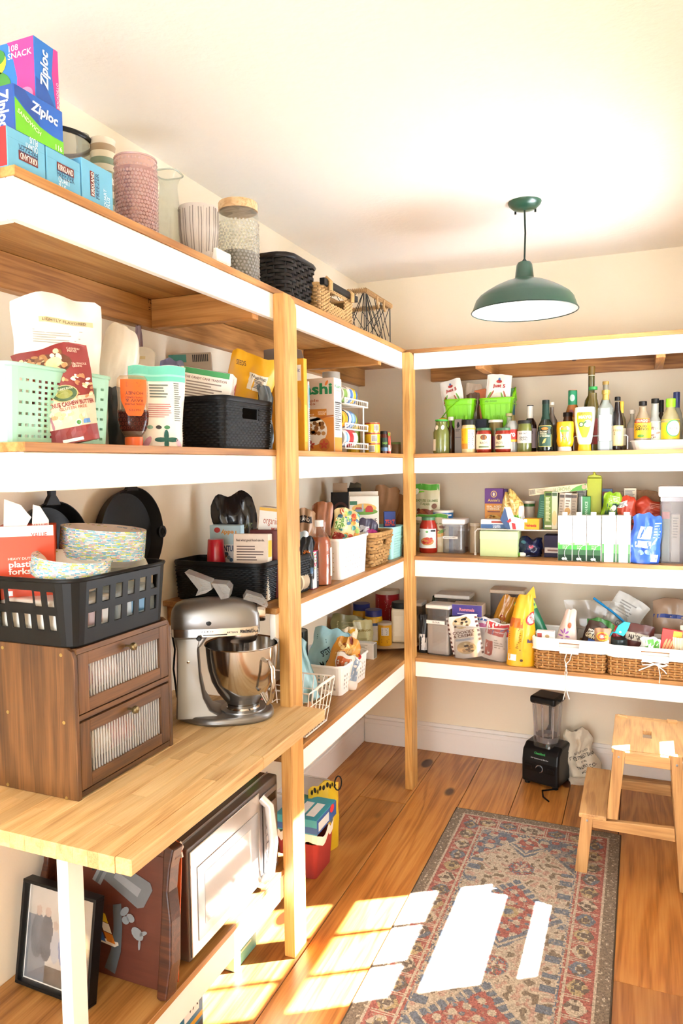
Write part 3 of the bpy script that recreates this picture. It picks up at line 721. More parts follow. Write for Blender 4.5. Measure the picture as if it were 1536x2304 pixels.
# hobnail jar with wooden lid
x, y, r, zt = CY(490, 580, 458, X=-1.16)
t = T('glass_jar', 'tall hobnail glass jar with a round wooden lid', 'jar', (x, y, Z1)); h = zt-Z1; hl = .026
pf = [(0, 0), (r*.94, 0), (r, .012), (r, h-hl-.02), (r*.97, h-hl-.006), (r*.93, h-hl)]
t.add('jar_wall', MB().lathe(pf, 40), GLASS('#eef0ec', .10), smooth=45); hobnails(t, pf, .01, h-hl-.04, 19, 32, .0046, GLASS('#f4f4f0', .28, .1))
t.add('wooden_lid', MB().lathe([(0, h-hl), (r*.98, h-hl), (r*.98, h-.003), (r*.95, h), (0, h)], 40), WOOD('#b98a58', '#d9b384', '#e6c89c', axis=0, scale=2, rnd=.02), smooth=40)
t.add('dark_contents', MB().lathe([(0, .006), (r*.9, .006), (r*.9, h*.42), (0, h*.43)], 24), C('#6c6a68', .6, var=.3, bump=.6, bs=150), smooth=40)
# black wicker basket
X, Y, d, w, zt = LB(578, 655, 722, 560, -1.10, 600)
zt = atX(655, 572, -1.10).z
t = T('wicker_basket', 'black wicker basket on the top left shelf', 'basket', (-1.235, Y-.022, Z1)); h = zt-Z1+.0
Wd = Wall(.22, w-.045, h, .03, .02, .0); BK = C('#221d1b', .38, var=.15)
weave(t, Wd, 14, .028, .0045, h/14/2*1.12, BK, seed=2); stakes(t, Wd, .028, .004, C('#1b1716', .5), v1=h*.98); rim(t, Wd, h, .009, BK, 'braided_rim', o=.004)
t.add('basket_floor', MB().grid(lambda a, b: Wd(Wd.per*a, .003, -.002 if b == 0 else -.002-.09*b), 32, 1, True), C('#1b1716', .7)); t.add('lining', MB().grid(lambda a, b: Wd(Wd.per*a, h*.97*b, -.007), 40, 2, True), C('#171413', .8))
# seagrass basket with black handle bar
X, Y, d, w, zt = LB(700, 722, 796, 620, -1.085, 690); zt = atX(722, 630, -1.085).z
t = T('seagrass_basket', 'tan seagrass basket with a black wooden handle bar', 'basket', (-1.085-.12, Y-.004, Z1)); h = zt-Z1-.012
Wd = Wall(.23, w-.012, h, .018, .004); s0, ln = Wd.side(1); hole = (s0+ln*.22, s0+ln*.75, h*.55, h*.86); GR = C('#b9925c', .8, var=.35, bs=120)
weave(t, Wd, 17, .014, .0028, h/17/2*1.15, GR, holes=[hole], seed=5); stakes(t, Wd, .014, .003, C('#8d6a3c', .9), v1=h*.99, holes=[hole]); rim(t, Wd, h, .007, GR, 'twisted_rim')
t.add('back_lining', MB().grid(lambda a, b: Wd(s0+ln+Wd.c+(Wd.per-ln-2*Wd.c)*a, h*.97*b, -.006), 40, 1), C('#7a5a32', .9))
hx = .115+.012
t.add('handle_bar', MB().box(hx-.012, hx+.008, -w/2+.004, w/2+.012, h-.004, h+.02), C('#1f1f1f', .45), bevel=.002)
for yy in (-w*.36, w*.30): t.add('handle_wrap', MB().tube([(hx+.012, yy, h-.02), (hx+.013, yy, h+.012), (hx, yy, h+.026), (hx-.016, yy, h+.012)], .010, 6), GR, smooth=60)
# wire basket with rope rim
X, Y, d, w, zt = LB(770, 822, 880, 648, -1.075, 720); zt = atX(822, 648, -1.075).z
t = T('wire_basket', 'black wire basket with a rope wrapped rim', 'basket', (-1.075-.1, Y, Z1)); h = zt-Z1-.01; Wd = Wall(.2, w-.004, h, .006, .0); WR = C('#26282a', .4)
ROPE = C('#b08a5a', .85, var=.4, bs=160)
rim(t, Wd, .003, .0026, WR, 'bottom_wire'); rim(t, Wd, h-.004, .003, WR, 'top_wire')
for k in range(4):
    s0, ln = Wd.side(k); t.add('corner_wire', MB().tube([Wd(s0, 0), Wd(s0, h)], .0026, 5), WR)
    rg = random.Random(k+3)
    for i in range(9):
        a, b = rg.uniform(0, 1), 0; up = rg.choice((-1, 1)); b = min(1, max(0, a+up*rg.uniform(.3, .7)))
        va, vb = (0, h) if i % 2 else (rg.uniform(0, h*.4), h)
        t.add('cross_wire', MB().tube([Wd(s0+ln*a, va), Wd(s0+ln*b, vb)], .0018, 4), WR)
seg = 44; pts = [Wd(Wd.per*i/seg, h, 0) for i in range(seg)]
mb = MB()
for i in range(seg*3):
    u = Wd.per*i/(seg*3); a = Vector(Wd(u, h)); b = Vector(Wd(u+.004, h)); d_ = (b-a).normalized(); n_ = Vector((0, 0, 1)); m_ = d_.cross(n_)
    ring = [a+n_*(.0115*math.cos(q*PI/3))+m_*(.0085*math.sin(q*PI/3))+d_*(.002*math.sin(q*PI/3)) for q in range(6)]; mb.tube(ring, .0022, 4, True)
o = t.add('rope_wrap', mb, ROPE, smooth=80); o['kind'] = 'stuff'; rim(t, Wd, h, .008, C('#9c7748', .9), 'rope_core')
for q in (.35, .62): s0, ln = Wd.side(1); t.add('rope_knot', MB().tube([Wd(s0+ln*q, h-.0, .008), Wd(s0+ln*q, h-.03, .01), Wd(s0+ln*(q+.06), h-.045, .009)], .005, 6), ROPE, smooth=60)
# ================================================================ left shelf at eye height
def pm(P): return (P-CAMPOS).dot(FW)/FPX
def bag(name, label, cat, uc, z, wpx, vtop, th, mat, rz=45, X=None, Y=None, rx=0, ry=0, group=None, hh=None, dz=.0, **k):
    p = atX(uc, vtop+60, X) if X is not None else atY(uc, vtop+60, Y)
    q = atX(uc, vtop, X) if X is not None else atY(uc, vtop, Y)
    t = T(name, label, cat, (p.x, p.y, z+dz), rz, rx, ry, group); h = hh or (q.z-z-dz)
    S = pouch(t, wpx*pm(p), h, th, mat, **k); return t, S
def CT_(name, label, u0, u1, vt, z, X=None, Y=None, d=.05, col='#cccccc', rz=0, faces=None, group=None, dz=0, ry=0, rx=0, along='w', rough=.5, cat='box'):
    """carton whose broad face spans u0..u1 on the given plane"""
    um = (u0+u1)/2; p = atX(um, vt+25, X) if X is not None else atY(um, vt+25, Y); q = atX(um, vt, X) if X is not None else atY(um, vt, Y)
    m = pm(p); a = math.atan2(p.x, p.y)
    c = math.cos(R(rz)-(-a)) if Y is None else 1.; w = (u1-u0)*m/max(.5, c if Y is None else math.cos(R(rz)))
    fy = Vector((-math.sin(R(rz)), math.cos(R(rz)), 0))*(d/2)
    return carton(name, label, cat, (p.x+fy.x, p.y+fy.y, z+dz), rz, w, d, q.z-z-dz, col, rx=rx, ry=ry, faces=faces, group=group, rough=rough)
def foil(h, rough=.35): return C(h, rough, var=.05, bump=.12, bs=35, coat=.2)
MINT = C('#a4dac4', .4, var=.02)
pr = atX(262, 990, -1.085); y1 = pr.y; y0 = 1.03; zt = atX(264, 853, -1.085).z
t = T('storage_basket', 'mint green plastic basket with slotted sides at the left end', 'basket', (-1.085-.15, (y0+y1)/2, Z2)); h = zt-Z2; w = y1-y0-.01
Wd = Wall(.27, w, h, .022, .012); holes = []
for k in (0, 1, 3):
    s0, ln = Wd.side(k); nx = int(ln/.0155)
    for i in range(nx):
        for j in range(11):
            if (i % 2) == (j % 2) and False: continue
            u = s0+ln*(i+.5)/nx; v = h*.05+(h*.80)*(j+.5)/11
            if k == 1 and abs(u-(s0+ln*.80)) < .030 and h*.58 < v < h*.86: continue
            if (i//3) % 2 == 0 and j % 2: continue
            holes.append((u-.0048, u+.0048, v-.0026, v+.0026))
s0, ln = Wd.side(1); holes.append((s0+ln*.80-.022, s0+ln*.80+.022, h*.62, h*.82))
pierced(t, Wd, holes, MINT, .0028); rim(t, Wd, h, .0045, MINT, 'rolled_rim')
CREAMBAG = C('#f1efe8', .3, var=.04, bump=.2, bs=30, coat=.3)
t, S = bag('shake_bag', 'big white plastic bag rising out of the mint basket', 'bag', 128, Z2, 176, 670, .10, CREAMBAG, 48, X=-1.215, crump=.012, seed=3, dz=.006, top=1.05, gus=.5, full=6)
w, h = t.w, t.h; t.rect(S, -w*.22, w*.4, h*.80, h*.835, '#d9c79c', n=(8, 1)); t.txt(S, 'LIGHTLY FLAVORED', .012, h*.817, w*.5, h*.02, '#8a7a58'); t.lines(S, -w*.3, w*.3, h*.66, h*.76, 6, '#b9b6ae')
t, S = bag('flour_bag', 'crumpled white bag to the right in the mint basket', 'bag', 240, Z2, 84, 733, .08, CREAMBAG, 50, X=-1.24, ry=8, crump=.014, seed=9, dz=.006, gus=.6, full=5)
t, S = bag('seed_bag', 'clear bag of dark seeds with a white zip top', 'bag', 288, Z2, 78, 778, .06, C('#d8d2c4', .3, var=.1, bump=.2, bs=40), 50, X=-1.35, crump=.008, seed=4, ry=6)
w, h = t.w, t.h; t.rect(S, -w*.42, w*.4, .01, h*.82, C('#2c2320', .5, var=.7, bump=.8, bs=160), n=(8, 8)); t.rect(S, -w*.35, w*.2, h*.88, h*.91, '#cdbb8c', n=(6, 1), L=2)
t, S = bag('lavender_bag', 'mauve bag with a twisted top standing at the wall', 'bag', 312, Z2, 30, 730, .03, foil('#9f8690'), 60, X=-1.44, crump=.012, seed=6, top=.6, twist=.7)
t, S = bag('blue_snack_bag', 'lavender blue bag corner behind the mint topped pouch', 'bag', 376, Z2, 56, 806, .04, foil('#8f93bd'), 55, X=-1.41, ry=4, crump=.008, seed=7)
t, S = bag('coffee_bag', 'dark charcoal bag between mint basket and honey', 'bag', 262, Z2, 40, 868, .05, foil('#2b2e31'), 60, X=-1.19, crump=.006, seed=8)
t, S = bag('corner_bag', 'orange and white bag corner at the far left of the mint basket', 'bag', 22, Z2, 40, 812, .04, foil('#e9ded0'), 48, X=-1.16, crump=.006, seed=12, dz=.006, ry=14)
w, h = t.w, t.h; t.rect(S, w*.05, w*.4, h*.8, h*.95, '#d2552c', n=(4, 3))
# granola pouch leaning at the shelf edge
t, S = bag('granola_bag', 'maroon and tan granola pouch leaning against the mint basket', 'bag', 160, Z2, 118, 772, .055, foil('#8e2f30'), 43, X=-1.078, ry=-12, crump=.006, seed=1, top=1.42, bot=.98, bend=.02, rx=-2)
w, h = t.w, t.h; W2 = w*1.2
t.rect(S, -w*.49, w*.49, h*.05, h*.155, '#8a2a2c', n=(10, 2)); t.rect(S, -W2*.6, W2*.6, h*.155, h*.45, '#e2bfa4', n=(12, 6)); t.rect(S, -w*.18, w*.2, .003, h*.045, '#efe9e2', n=(4, 1), L=2)
rg = random.Random(3)
t.ell(S, -w*.2, h*.80, w*.55, h*.125, '#6a3a24', L=2, rings=3)
for i in range(46):
    a, b = rg.uniform(-.66, .22)*w, rg.uniform(.70, .93)*h; t.ell(S, a, b, rg.uniform(.04, .085)*w, rg.uniform(.012, .03)*h, rg.choice(['#c99a6a', '#e6cfa4', '#b07f50', '#f0e2c4', '#8a5a38']), L=3+i % 4, n=8, rot=rg.uniform(0, 180))
t.ell(S, w*.02, h*.815, w*.15, h*.055, '#ead6a2', L=8, rings=2)
for i in range(26):
    a, b = rg.uniform(.1, .6)*w, rg.uniform(.42, .66)*h; t.ell(S, a, b, .05*w, .014*h, rg.choice(['#d8a878', '#e8d0aa', '#f1e8d8', '#b98058']), L=3+i % 3, n=8, rot=rg.uniform(0, 180))
t.ell(S, -w*.42, h*.60, w*.1, h*.03, '#d0a070', L=3, n=8)
t.ell(S, w*.06, h*.49, w*.25, h*.085, '#c7b27a', L=6, rings=3); t.ell(S, w*.06, h*.49, w*.23, h*.077, '#3f5a34', L=7, rings=3); t.ell(S, w*.06, h*.485, w*.15, h*.045, '#8a8a3a', L=8, rings=2)
t.txt(S, "NATURE'S PATH", w*.06, h*.535, w*.34, h*.022, '#e9e0bc', L=10)
t.txt(S, 'COCONUT CASHEW BUTTER', w*.06, h*.385, w*.98, h*.045, '#8e2f30', bold=.03, L=4); t.txt(S, 'GLUTEN FREE', w*.15, h*.34, w*.5, h*.03, '#a8604c', L=4)
for i in range(18): t.ell(S, rg.uniform(-.34, .34)*w, rg.uniform(.22, .31)*h, .05*w, .018*h, rg.choice(['#d8b888', '#ecd9b4', '#c7a070']), L=3+i % 3, n=8, rot=rg.uniform(0, 90))
t.ell(S, w*.18, h*.19, w*.06, h*.03, '#e8efdc', L=5); t.ell(S, w*.18, h*.19, w*.045, h*.022, '#4a8a3c', L=6); t.rect(S, w*.27, w*.4, h*.17, h*.215, '#5a8ac0', n=(2, 1), L=4)
t.txt(S, 'CASHEW\nPIECES', w*.44, h*.92, w*.24, h*.05, '#e8c9b4', L=4); t.txt(S, '13g WHOLE\nGRAINS', w*.46, h*.76, w*.26, h*.05, '#e8c9b4', L=4)
# honey bottle standing on its orange cap
p = atX(300, 950, -1.10); m = pm(p); r = 34.5*m; ht = atX(300, 846, -1.10).z-Z2
t = T('honey_bottle', 'upside-down honey bottle standing on an orange cap', 'bottle', (p.x, p.y, Z2), 47)
cap(t, 20*m, 0, 20*m, C('#e8662a', .4)); zb = 20*m
pf = [(0, zb), (19*m, zb), (r*.78, zb+14*m), (r*.96, zb+34*m), (r, zb+52*m), (r*.94, zb+72*m), (r*.97, zb+100*m), (r, ht-26*m), (r*.97, ht-8*m), (r*.8, ht-1*m), (0, ht)]
vessel(t, pf, GLASS('#f6e6d4', .10), 'bottle_wall', sy=.72)
q = [(0, zb+.001), (18*m, zb+.001)]+[(rr*1.006, z) for rr, z in pf[2:5]]+[(r*.97, zb+60*m), (0, zb+60*m)]
t.add('honey', MB().lathe(q, 28, sy=.72), C('#3a0f08', .2), smooth=45)
mbh = MB(); S = t.S
rgs = random.Random(1)
for j in range(5):
    for i in range(9):
        a = (i+.5*(j % 2))/9*.09-.045; mbh.tube([S(a+.0028*math.cos(q_*PI/3), zb+20*m+j*9*m+.0034*math.sin(q_*PI/3), .0005) for q_ in range(6)], .0005, 3, True)
o = t.add('comb_relief', mbh, C('#7a3020', .2)); o['kind'] = 'stuff'
def lab(a, b):
    v = zb+46*m+(ht-zb-56*m)*b; ww = r*(.55+.38*min(1, max(0, (b-.12)*3)) if b > .05 else .4); return S((a-.5)*2*ww, v, .0012)
t.add('orange_label', MB().grid(lab, 8, 12), C('#ea6410', .6), smooth=60); u0 = zb+46*m; dv = ht-zb-56*m
for s_, b, ww, hh in (('HONEY', .62, 1.15, .09), ('UNFILTERED', .50, 1.1, .045), ('RAW &', .42, 1.1, .085), ('100% PURE', .32, 1.2, .055), ("NATE'S", .16, .7, .06)):
    t.txt(S, s_, 0, u0+dv*b, r*ww, dv*hh, '#7a3216', rot=180, L=5)
t.lines(S, -r*.5, r*.5, u0+dv*.78, u0+dv*.95, 5, '#a8521f', L=5)
# mint topped white pouch
t, S = bag('protein_pouch', 'white pouch with a mint green top and teal leaf print', 'bag', 353, Z2, 112, 822, .07, foil('#f2efe9'), 47, X=-1.115, crump=.004, seed=2, top=1.16, bot=.96)
w, h = t.w, t.h; t.rect(S, -w*.56, w*.57, h*.80, h*.995, '#6fd3c0', n=(12, 5)); t.rect(S, -w*.56, w*.57, h*.86, h*.885, '#9be3d6', n=(12, 1), L=2)
t.lines(S, -w*.2, w*.2, h*.58, h*.76, 5, '#6a7a78'); t.lines(S, -w*.22, w*.25, h*.34, h*.52, 7, '#c98a8a', seed=4); t.lines(S, w*.3, w*.44, h*.3, h*.78, 18, '#7a8684', seed=5)
for i in range(4):
    a = i*PI/2+PI/4*0; t.ell(S, w*.12+math.cos(a)*w*.12, h*.085+math.sin(a)*h*.05, w*.12, h*.03, '#17695f', L=3, rot=math.degrees(a), n=12)
t.ell(S, -w*.26, h*.05, w*.14, h*.035, '#d9a3c4', L=2, rot=60, n=12); t.ell(S, w*.38, h*.04, w*.1, h*.03, '#e3bcd2', L=2, rot=120, n=12)
for i, c in enumerate(('#8fb9a8', '#4a4a4a', '#3d8a5c')): t.ell(S, -w*.2+i*w*.17, h*.235, w*.06, h*.024, c, L=3)
# black rattan-look tubs
def tub(name, label, u0, um, u1, vt, X1, z, vm, hole=True, hs=None, dep=None):
    X, Y, d, w, zt = LB(u0, um, u1, vt, X1, vm)
    if dep: d = dep; X = X1-d/2
    h = hs or zt-z; t = T(name, label, 'basket', (X, Y, z), group='black plastic storage tubs'); BKT = C('#141517', .5, var=.05)
    fl = min(.012, d*.05); Wd = Wall(d-2*fl, w-2*fl, h, .016, fl*.8); ho = []
    s0, ln = Wd.side(1)
    if hole: ho = [(s0+ln*.32, s0+ln*.68, h*.62, h*.84)]
    pierced(t, Wd, ho, BKT, .003); rim(t, Wd, h, .005, BKT, 'rolled_rim', flat=1.6); rim(t, Wd, h*.93, .0022, BKT, 'rim_bead', o=.002)
    weave(t, Wd, 17, .0105, .0016, h*.8/17*.42, BKT, holes=[(a-.004, b+.004, c-.003, e_+.003) for a, b, c, e_ in ho], v0=h*.04, v1=h*.90, ns=2, jit=0, o=.0012, name='woven_relief')
    return t, (X, Y, d, w, h)
tt, BK1 = tub('storage_tub', 'black rattan-look tub on the eye-level shelf holding a candy box', 400, 506, 616, 893, -1.062, Z2, 950)
X, Y, d, w, h = BK1; zi = Z2+.004
p = atX(470, 860, -1.16)
t = carton('candy_cane_box', 'white carton with red and green edges lying in the black tub', 'box', (-1.19, Y-.05, Z2+h-.028), 24, .15, .10, .115, '#f2ede6', rx=0, ry=10)
F, Sr, Tp = t.S['F'], t.S['R'], t.S['T']
t.rect(Tp, -.066, .066, -.049, -.02, '#c01d2e', L=1); t.rect(Tp, .03, .066, -.049, .049, '#1f9a48', L=2); t.rect(F, -.066, .066, .098, .114, '#1f9a48', L=1)
t.txt(F, 'THE CANDY CANE TRADITION', 0, .088, .12, .007, '#7a3a3a'); t.lines(F, -.055, .055, .03, .078, 6, '#9a8a84', seed=8)
t.poly(Sr, [(-.02, .001), (.049, .001), (.049, .1), (.02, .085), (.01, .06), (-.005, .05)], '#c3202f', L=1); t.txt(Sr, 'Mini', .022, .05, .045, .03, '#f6f2ee', rot=-60, bold=.02); t.txt(Sr, 'Hawleys', -.02, .08, .05, .012, '#c3202f', rot=-60)
t, S = bag('snack_chip_bag', 'bright yellow snack bag standing in the black tub', 'bag', 528, zi, 110, 787, .06, foil('#e8a91d'), 50, X=-1.22, ry=14, crump=.014, seed=14, full=4)
w_, h_ = t.w, t.h; t.rect(S, -w_*.1, w_*.28, h_*.62, h_*.80, '#efe6d2', n=(5, 5)); t.txt(S, 'Nutrition', w_*.09, h_*.77, w_*.3, h_*.03, '#333333', L=4); t.lines(S, -w_*.06, w_*.25, h_*.64, h_*.75, 7, '#555048', L=4); t.txt(S, 'SEEDS', -w_*.3, h_*.86, w_*.2, h_*.05, '#5a3a10', rot=10)
t = CT_('tan_carton', 'tan and grey carton with a barcode at the back of the black tub', 402, 486, 794, zi, X=-1.38, d=.05, col='#b9a58a', rz=30, ry=-3)
hh = t.h; t.rect(t.S['F'], -.078, -.02, hh-.03, hh-.004, '#2f8a7a'); 
for i in range(9): t.rect(t.S['F'], .0+i*.006, .0035+i*.006, hh-.03, hh-.006, '#2a2a2a', L=2, name='barcode')
t = CT_('animal_snack_box', 'black and rust coloured carton with its flap open behind the yellow bag', 548, 622, 824, zi, X=-1.26, d=.05, col='#2a2622', rz=30)
hh = t.h; F = t.S['F']; t.add('open_flap', MB().box(-.075, .075, .026, .0285, hh, hh+.035), C('#a8452a', .6)); t.rect(F, -.05, .04, hh*.8, hh*.93, '#e8e0d0'); t.txt(F, "WHETHER WE'RE\n10 CHEETAHS", -.005, hh*.865, .08, hh*.1, '#222222'); t.rect(F, -.05, .07, hh*.7, hh*.75, '#6fae2c'); t.ell(F, .055, hh*.85, .016, .024, '#3a7ab0'); t.rect(F, .01, .06, hh*.4, hh*.62, '#c3c23a')
t, S = bag('grey_bag', 'small grey foil bag beside the yellow snack bag', 'bag', 596, zi, 40, 866, .04, foil('#70797c'), 70, X=-1.12, crump=.012, seed=15, full=4)
# cereal boxes beyond the post
def cereal(name, label, umid, ur, vt, X1, W_, col, ul=None, z=Z2):
    a = atX(umid, 940, X1); b = atX(ur, 940, X1); h = atX(umid, vt, X1).z-z
    return carton(name, label, 'box', (X1-W_/2, (a.y+b.y)/2, z), 0, W_, b.y-a.y-.001, h, col)
t = cereal('cereal_box', 'white and pink cereal box just beyond the post', 681.5, 683.5, 832, -1.085, .19, '#f3efe9'); h = t.h; F = t.S['F']; W_ = .19
t.rect(F, -.05, W_/2-.022, h*.32, h*.66, '#efb3c2'); t.rect(F, -.09, W_/2-.001, .002, h*.2, '#e9a3b4'); t.rect(F, -.09, .06, h*.2, h*.31, '#efd46a'); t.txt(F, 'Kashi', .055, h*.88, .07, h*.09, '#2f9a62', bold=.02); t.txt(F, 'berry\nfruit', .06, h*.79, .05, h*.07, '#8a4a5a'); t.txt(F, 'BLUEBERRY', .05, h*.5, h*.3, .02, '#f8e8ec', rot=90); t.ell(F, .07, h*.27, .012, .02, '#b9803a')
t = cereal('cereal_box', 'golden yellow cereal box with a grey torn top flap', 684.5, 692, 806, -1.075, .2, '#e8a524'); h = t.h; F = t.S['F']
t.add('torn_flap', MB().prism([(-.06, h), (.095, h), (.085, h+.03), (.02, h+.045), (-.06, h+.04)], lambda a, b: (a, .0, b), lambda a, b: (a, .002, b)), C('#8a7a70', .8)); t.rect(F, .02, .09, h*.76, h*.93, '#f4f1ea'); t.txt(F, 'Organic\nO', .065, h*.85, .04, h*.1, '#2a4f9a'); t.rect(t.S['R'], -t.d/2+.002, t.d/2-.002, h*.1, h*.5, '#f0c04c'); t.ell(F, .07, h*.5, .02, .03, '#d9a04c')
t = cereal('cereal_box', 'slim pale box squeezed between the yellow and tan cereal boxes', 694, 697, 858, -1.07, .19, '#d9dfe2'); h = t.h; t.rect(t.S['R'], -t.d/2+.001, t.d/2-.001, h*.62, h*.95, '#6fb4cf'); t.lines(t.S['R'], -t.d/2+.001, t.d/2-.001, h*.05, h*.6, 20, '#77838a')
t = cereal('cereal_box', 'tan cereal box with green lettering and a bowl of cereal', 751.5, 768.5, 849, -1.075, .155, '#d8c4b4'); h = t.h; w = t.w; d = t.d; F, Sr = t.S['F'], t.S['R']
t.txt(F, 'Kashi', -.012, h*.855, .165, h*.15, '#178a52', bold=.035); t.ell(F, .048, h*.93, .005, .011, '#d9742c', rot=-30); t.txt(F, 'maple\nbites', -.02, h*.68, .07, h*.08, '#b0562a'); t.rect(F, -w/2+.002, w*.3, h*.47, h*.585, '#d0842c'); t.txt(F, 'WHOLE\nGRAIN', w*.18, h*.53, .035, h*.05, '#f4e4cc'); t.txt(F, 'SYRUP', -.02, h*.51, .03, h*.02, '#f4e4cc')
t.rect(F, -w/2+.002, w/2-.002, .002, h*.47, '#d98a34', L=1); t.poly(F, [(-w/2+.002, h*.42), (0, h*.42), (w*.3, h*.47), (w/2-.002, h*.48), (w/2-.002, h*.5), (w*.2, h*.49), (-.02, h*.45)], '#b8682a', L=2)
t.ell(F, -.012, h*.29, .06, .055, '#efe9e0', L=2, n=24); rg = random.Random(6)
for i in range(26): t.ell(F, rg.uniform(-.055, .035), h*(.3+rg.uniform(-.05, .1)), .009, .008, rg.choice(['#a8733c', '#c08a4c', '#8a5a2c']), L=3+i % 3, n=8)
for a, b in ((-.02, .10), (.035, .10)): 
    for q in range(5): t.ell(F, a+.010*math.cos(q*1.256+.3), h*b+.010*math.sin(q*1.256+.3), .008, .004, '#c2402a', L=7, rot=math.degrees(q*1.256+.3), n=8)
t.ell(F, .036, h*.1, .022, .024, '#c2702a', L=5)
t.rect(Sr, -d/2+.001, d/2-.001, h*.2, h-.001, '#f4f1ea'); t.rect(Sr, -d/2+.001, d/2-.001, .001, h*.2, '#d98a34'); t.txt(Sr, 'Kashi', 0, h*.89, d*.8, h*.045, '#2f9a62'); t.txt(Sr, 'maple', 0, h*.83, d*.5, h*.02, '#d08a5a'); t.lines(Sr, -d*.4, d*.4, h*.28, h*.68, 14, '#6a6a6a', seed=3); t.rect(Sr, -d*.42, d*.42, h*.66, h*.67, '#222222', L=4); t.rect(Sr, -d*.42, d*.42, h*.44, h*.448, '#222222', L=4)
# can rack and cans
def tin(name, label, loc, r, h, col, rx=0, rz=0, bands=(), group=None, lid='#c9c9c6', cat='can', ry=0):
    t = T(name, label, cat, loc, rz, rx, ry, group)
    t.add('can_body', MB().lathe([(r*.985, .002), (r, .005), (r, h-.005), (r*.985, h-.002)], 28), C(col, .35, coat=.2), smooth=40)
    for z in (.0015, h-.0015): t.add('can_end', MB().lathe([(0, z-.001), (r*.9, z-.001), (r*.93, z+(.0015 if z > h/2 else -.0015)), (r*.99, z+(.0015 if z > h/2 else -.0015)), (r*.99, z)] if z > h/2 else [(0, z-.0005), (r*.98, z-.0015), (r*.985, z+.001)], 28), C(lid, .28, metal=.8), smooth=40)
    S = lmap([(r, 0), (r, h)]); t.S = S; t.r = r; t.hh = h
    for v0, v1, c in bands: t.rect(S, -r*2.2, r*2.2, h*v0, h*v1, c, n=(20, 1), name='label_band')
    return t
RX0, RX1 = -1.36, -1.085; ya = atX(762, 960, -1.1).y; yb = atX(824, 960, RX1).y
t = T('can_rack', 'white wire three-tier can rack beside the tan cereal box', 'rack', (0, 0, Z2)); WW = C('#f4f3ee', .35)
ys = [atX(824, 905, RX1).y, atX(820, 965, RX1).y, atX(820, 1016, RX1).y]; tz = [atX(800, 914, -1.1).z-Z2, atX(800, 968, -1.1).z-Z2, .016]
y0r, y1r = atX(771, 960, -1.095).y, atX(822, 960, -1.095).y; MIDR = (y0r+y1r)/2
for k, zt_ in enumerate(tz):
    tl = .02
    for yy in (y0r, y1r): t.add('side_wire', MB().tube([(RX0, yy, zt_+tl), (RX1, yy, zt_), (RX1, yy, zt_+.022)], .003, 6), WW, smooth=60)
    t.add('front_rail', MB().tube([(RX1, y0r, zt_+.022), (RX1, y1r, zt_+.022)], .003, 6), WW); t.add('front_rail', MB().tube([(RX1, y0r, zt_), (RX1, y1r, zt_)], .003, 6), WW)
    for i in range(12): yy = y0r+(y1r-y0r)*(i+.5)/12; t.add('slat_wire', MB().tube([(RX0, yy, zt_+tl), (RX1, yy, zt_), (RX1, yy, zt_+.022)], .0016, 4), WW)
for yy in (y0r, y1r): t.add('upright', MB().tube([(RX1-.02, yy, .002), (RX1-.02, yy, tz[0])], .0035, 6), WW); t.add('upright', MB().tube([(RX0+.01, yy, .002), (RX0+.01, yy, tz[0]+.02)], .0035, 6), WW)
canspec = [(0, 0, '#d8d4c8', 'pale can with a green mark on the top tier of the can rack', [(.3, .8, '#7ea04a')], '#e8e8e2', .066, .034), (0, 1, '#f2f1ea', 'can with a white plastic lid on the top tier of the rack', [(.2, .7, '#4a7ab8')], '#f7f6f2', .05, .037), (0, 2, '#e8b92c', 'yellow and blue can at the far end of the top tier', [(.1, .45, '#2f64b0')], '#d8b040', .05, .037),
           (1, 0, '#e8b41f', 'yellow can on the middle tier of the rack', [(.2, .6, '#d98a1c')], '#caa83c', .045, .036), (1, 1, '#f0efe9', 'white can with a blue rim on the middle tier', [(.75, .95, '#3a66a8')], '#5a78a0', .04, .038), (1, 2, '#4f8fd0', 'light blue can on the middle tier of the rack', [(.3, .7, '#9cc4ea')], '#8aa8c8', .055, .038), (1, 3, '#5a8a4a', 'green can at the far end of the middle tier', [(.4, .8, '#d8c04a')], '#8a9a80', .035, .036),
           (2, 0, '#efece6', 'white and pale blue can on the bottom tier', [(.3, .6, '#7fb2d8')], '#d8d8d2', .06, .037), (2, 1, '#c9202c', 'red and white soup can on the bottom tier of the rack', [(.0, .42, '#f3efe6')], '#dcdad2', .095, .038)]
pos = {0: y0r+.012, 1: y0r+.012, 2: y0r+.012}
for k, i, c, l, b, ld, ln, rr in canspec:
    yy = pos[k]; pos[k] += ln+.004
    t = tin('food_can', l, (RX1-.045-.004*i, yy+ln, Z2+tz[k]+rr+.006), rr, ln, c, rx=90, rz=random.uniform(-4, 4), bands=b, lid=ld, group='cans in the wire rack')
t = tin('food_can', 'can with a metal lid standing tall behind the tan cereal box', (-1.30, atX(745, 850, -1.30).y, Z2+.0), .04, atX(745, 838, -1.30).z-Z2, '#b9b4a8', bands=[(.75, .9, '#7ea04a')])
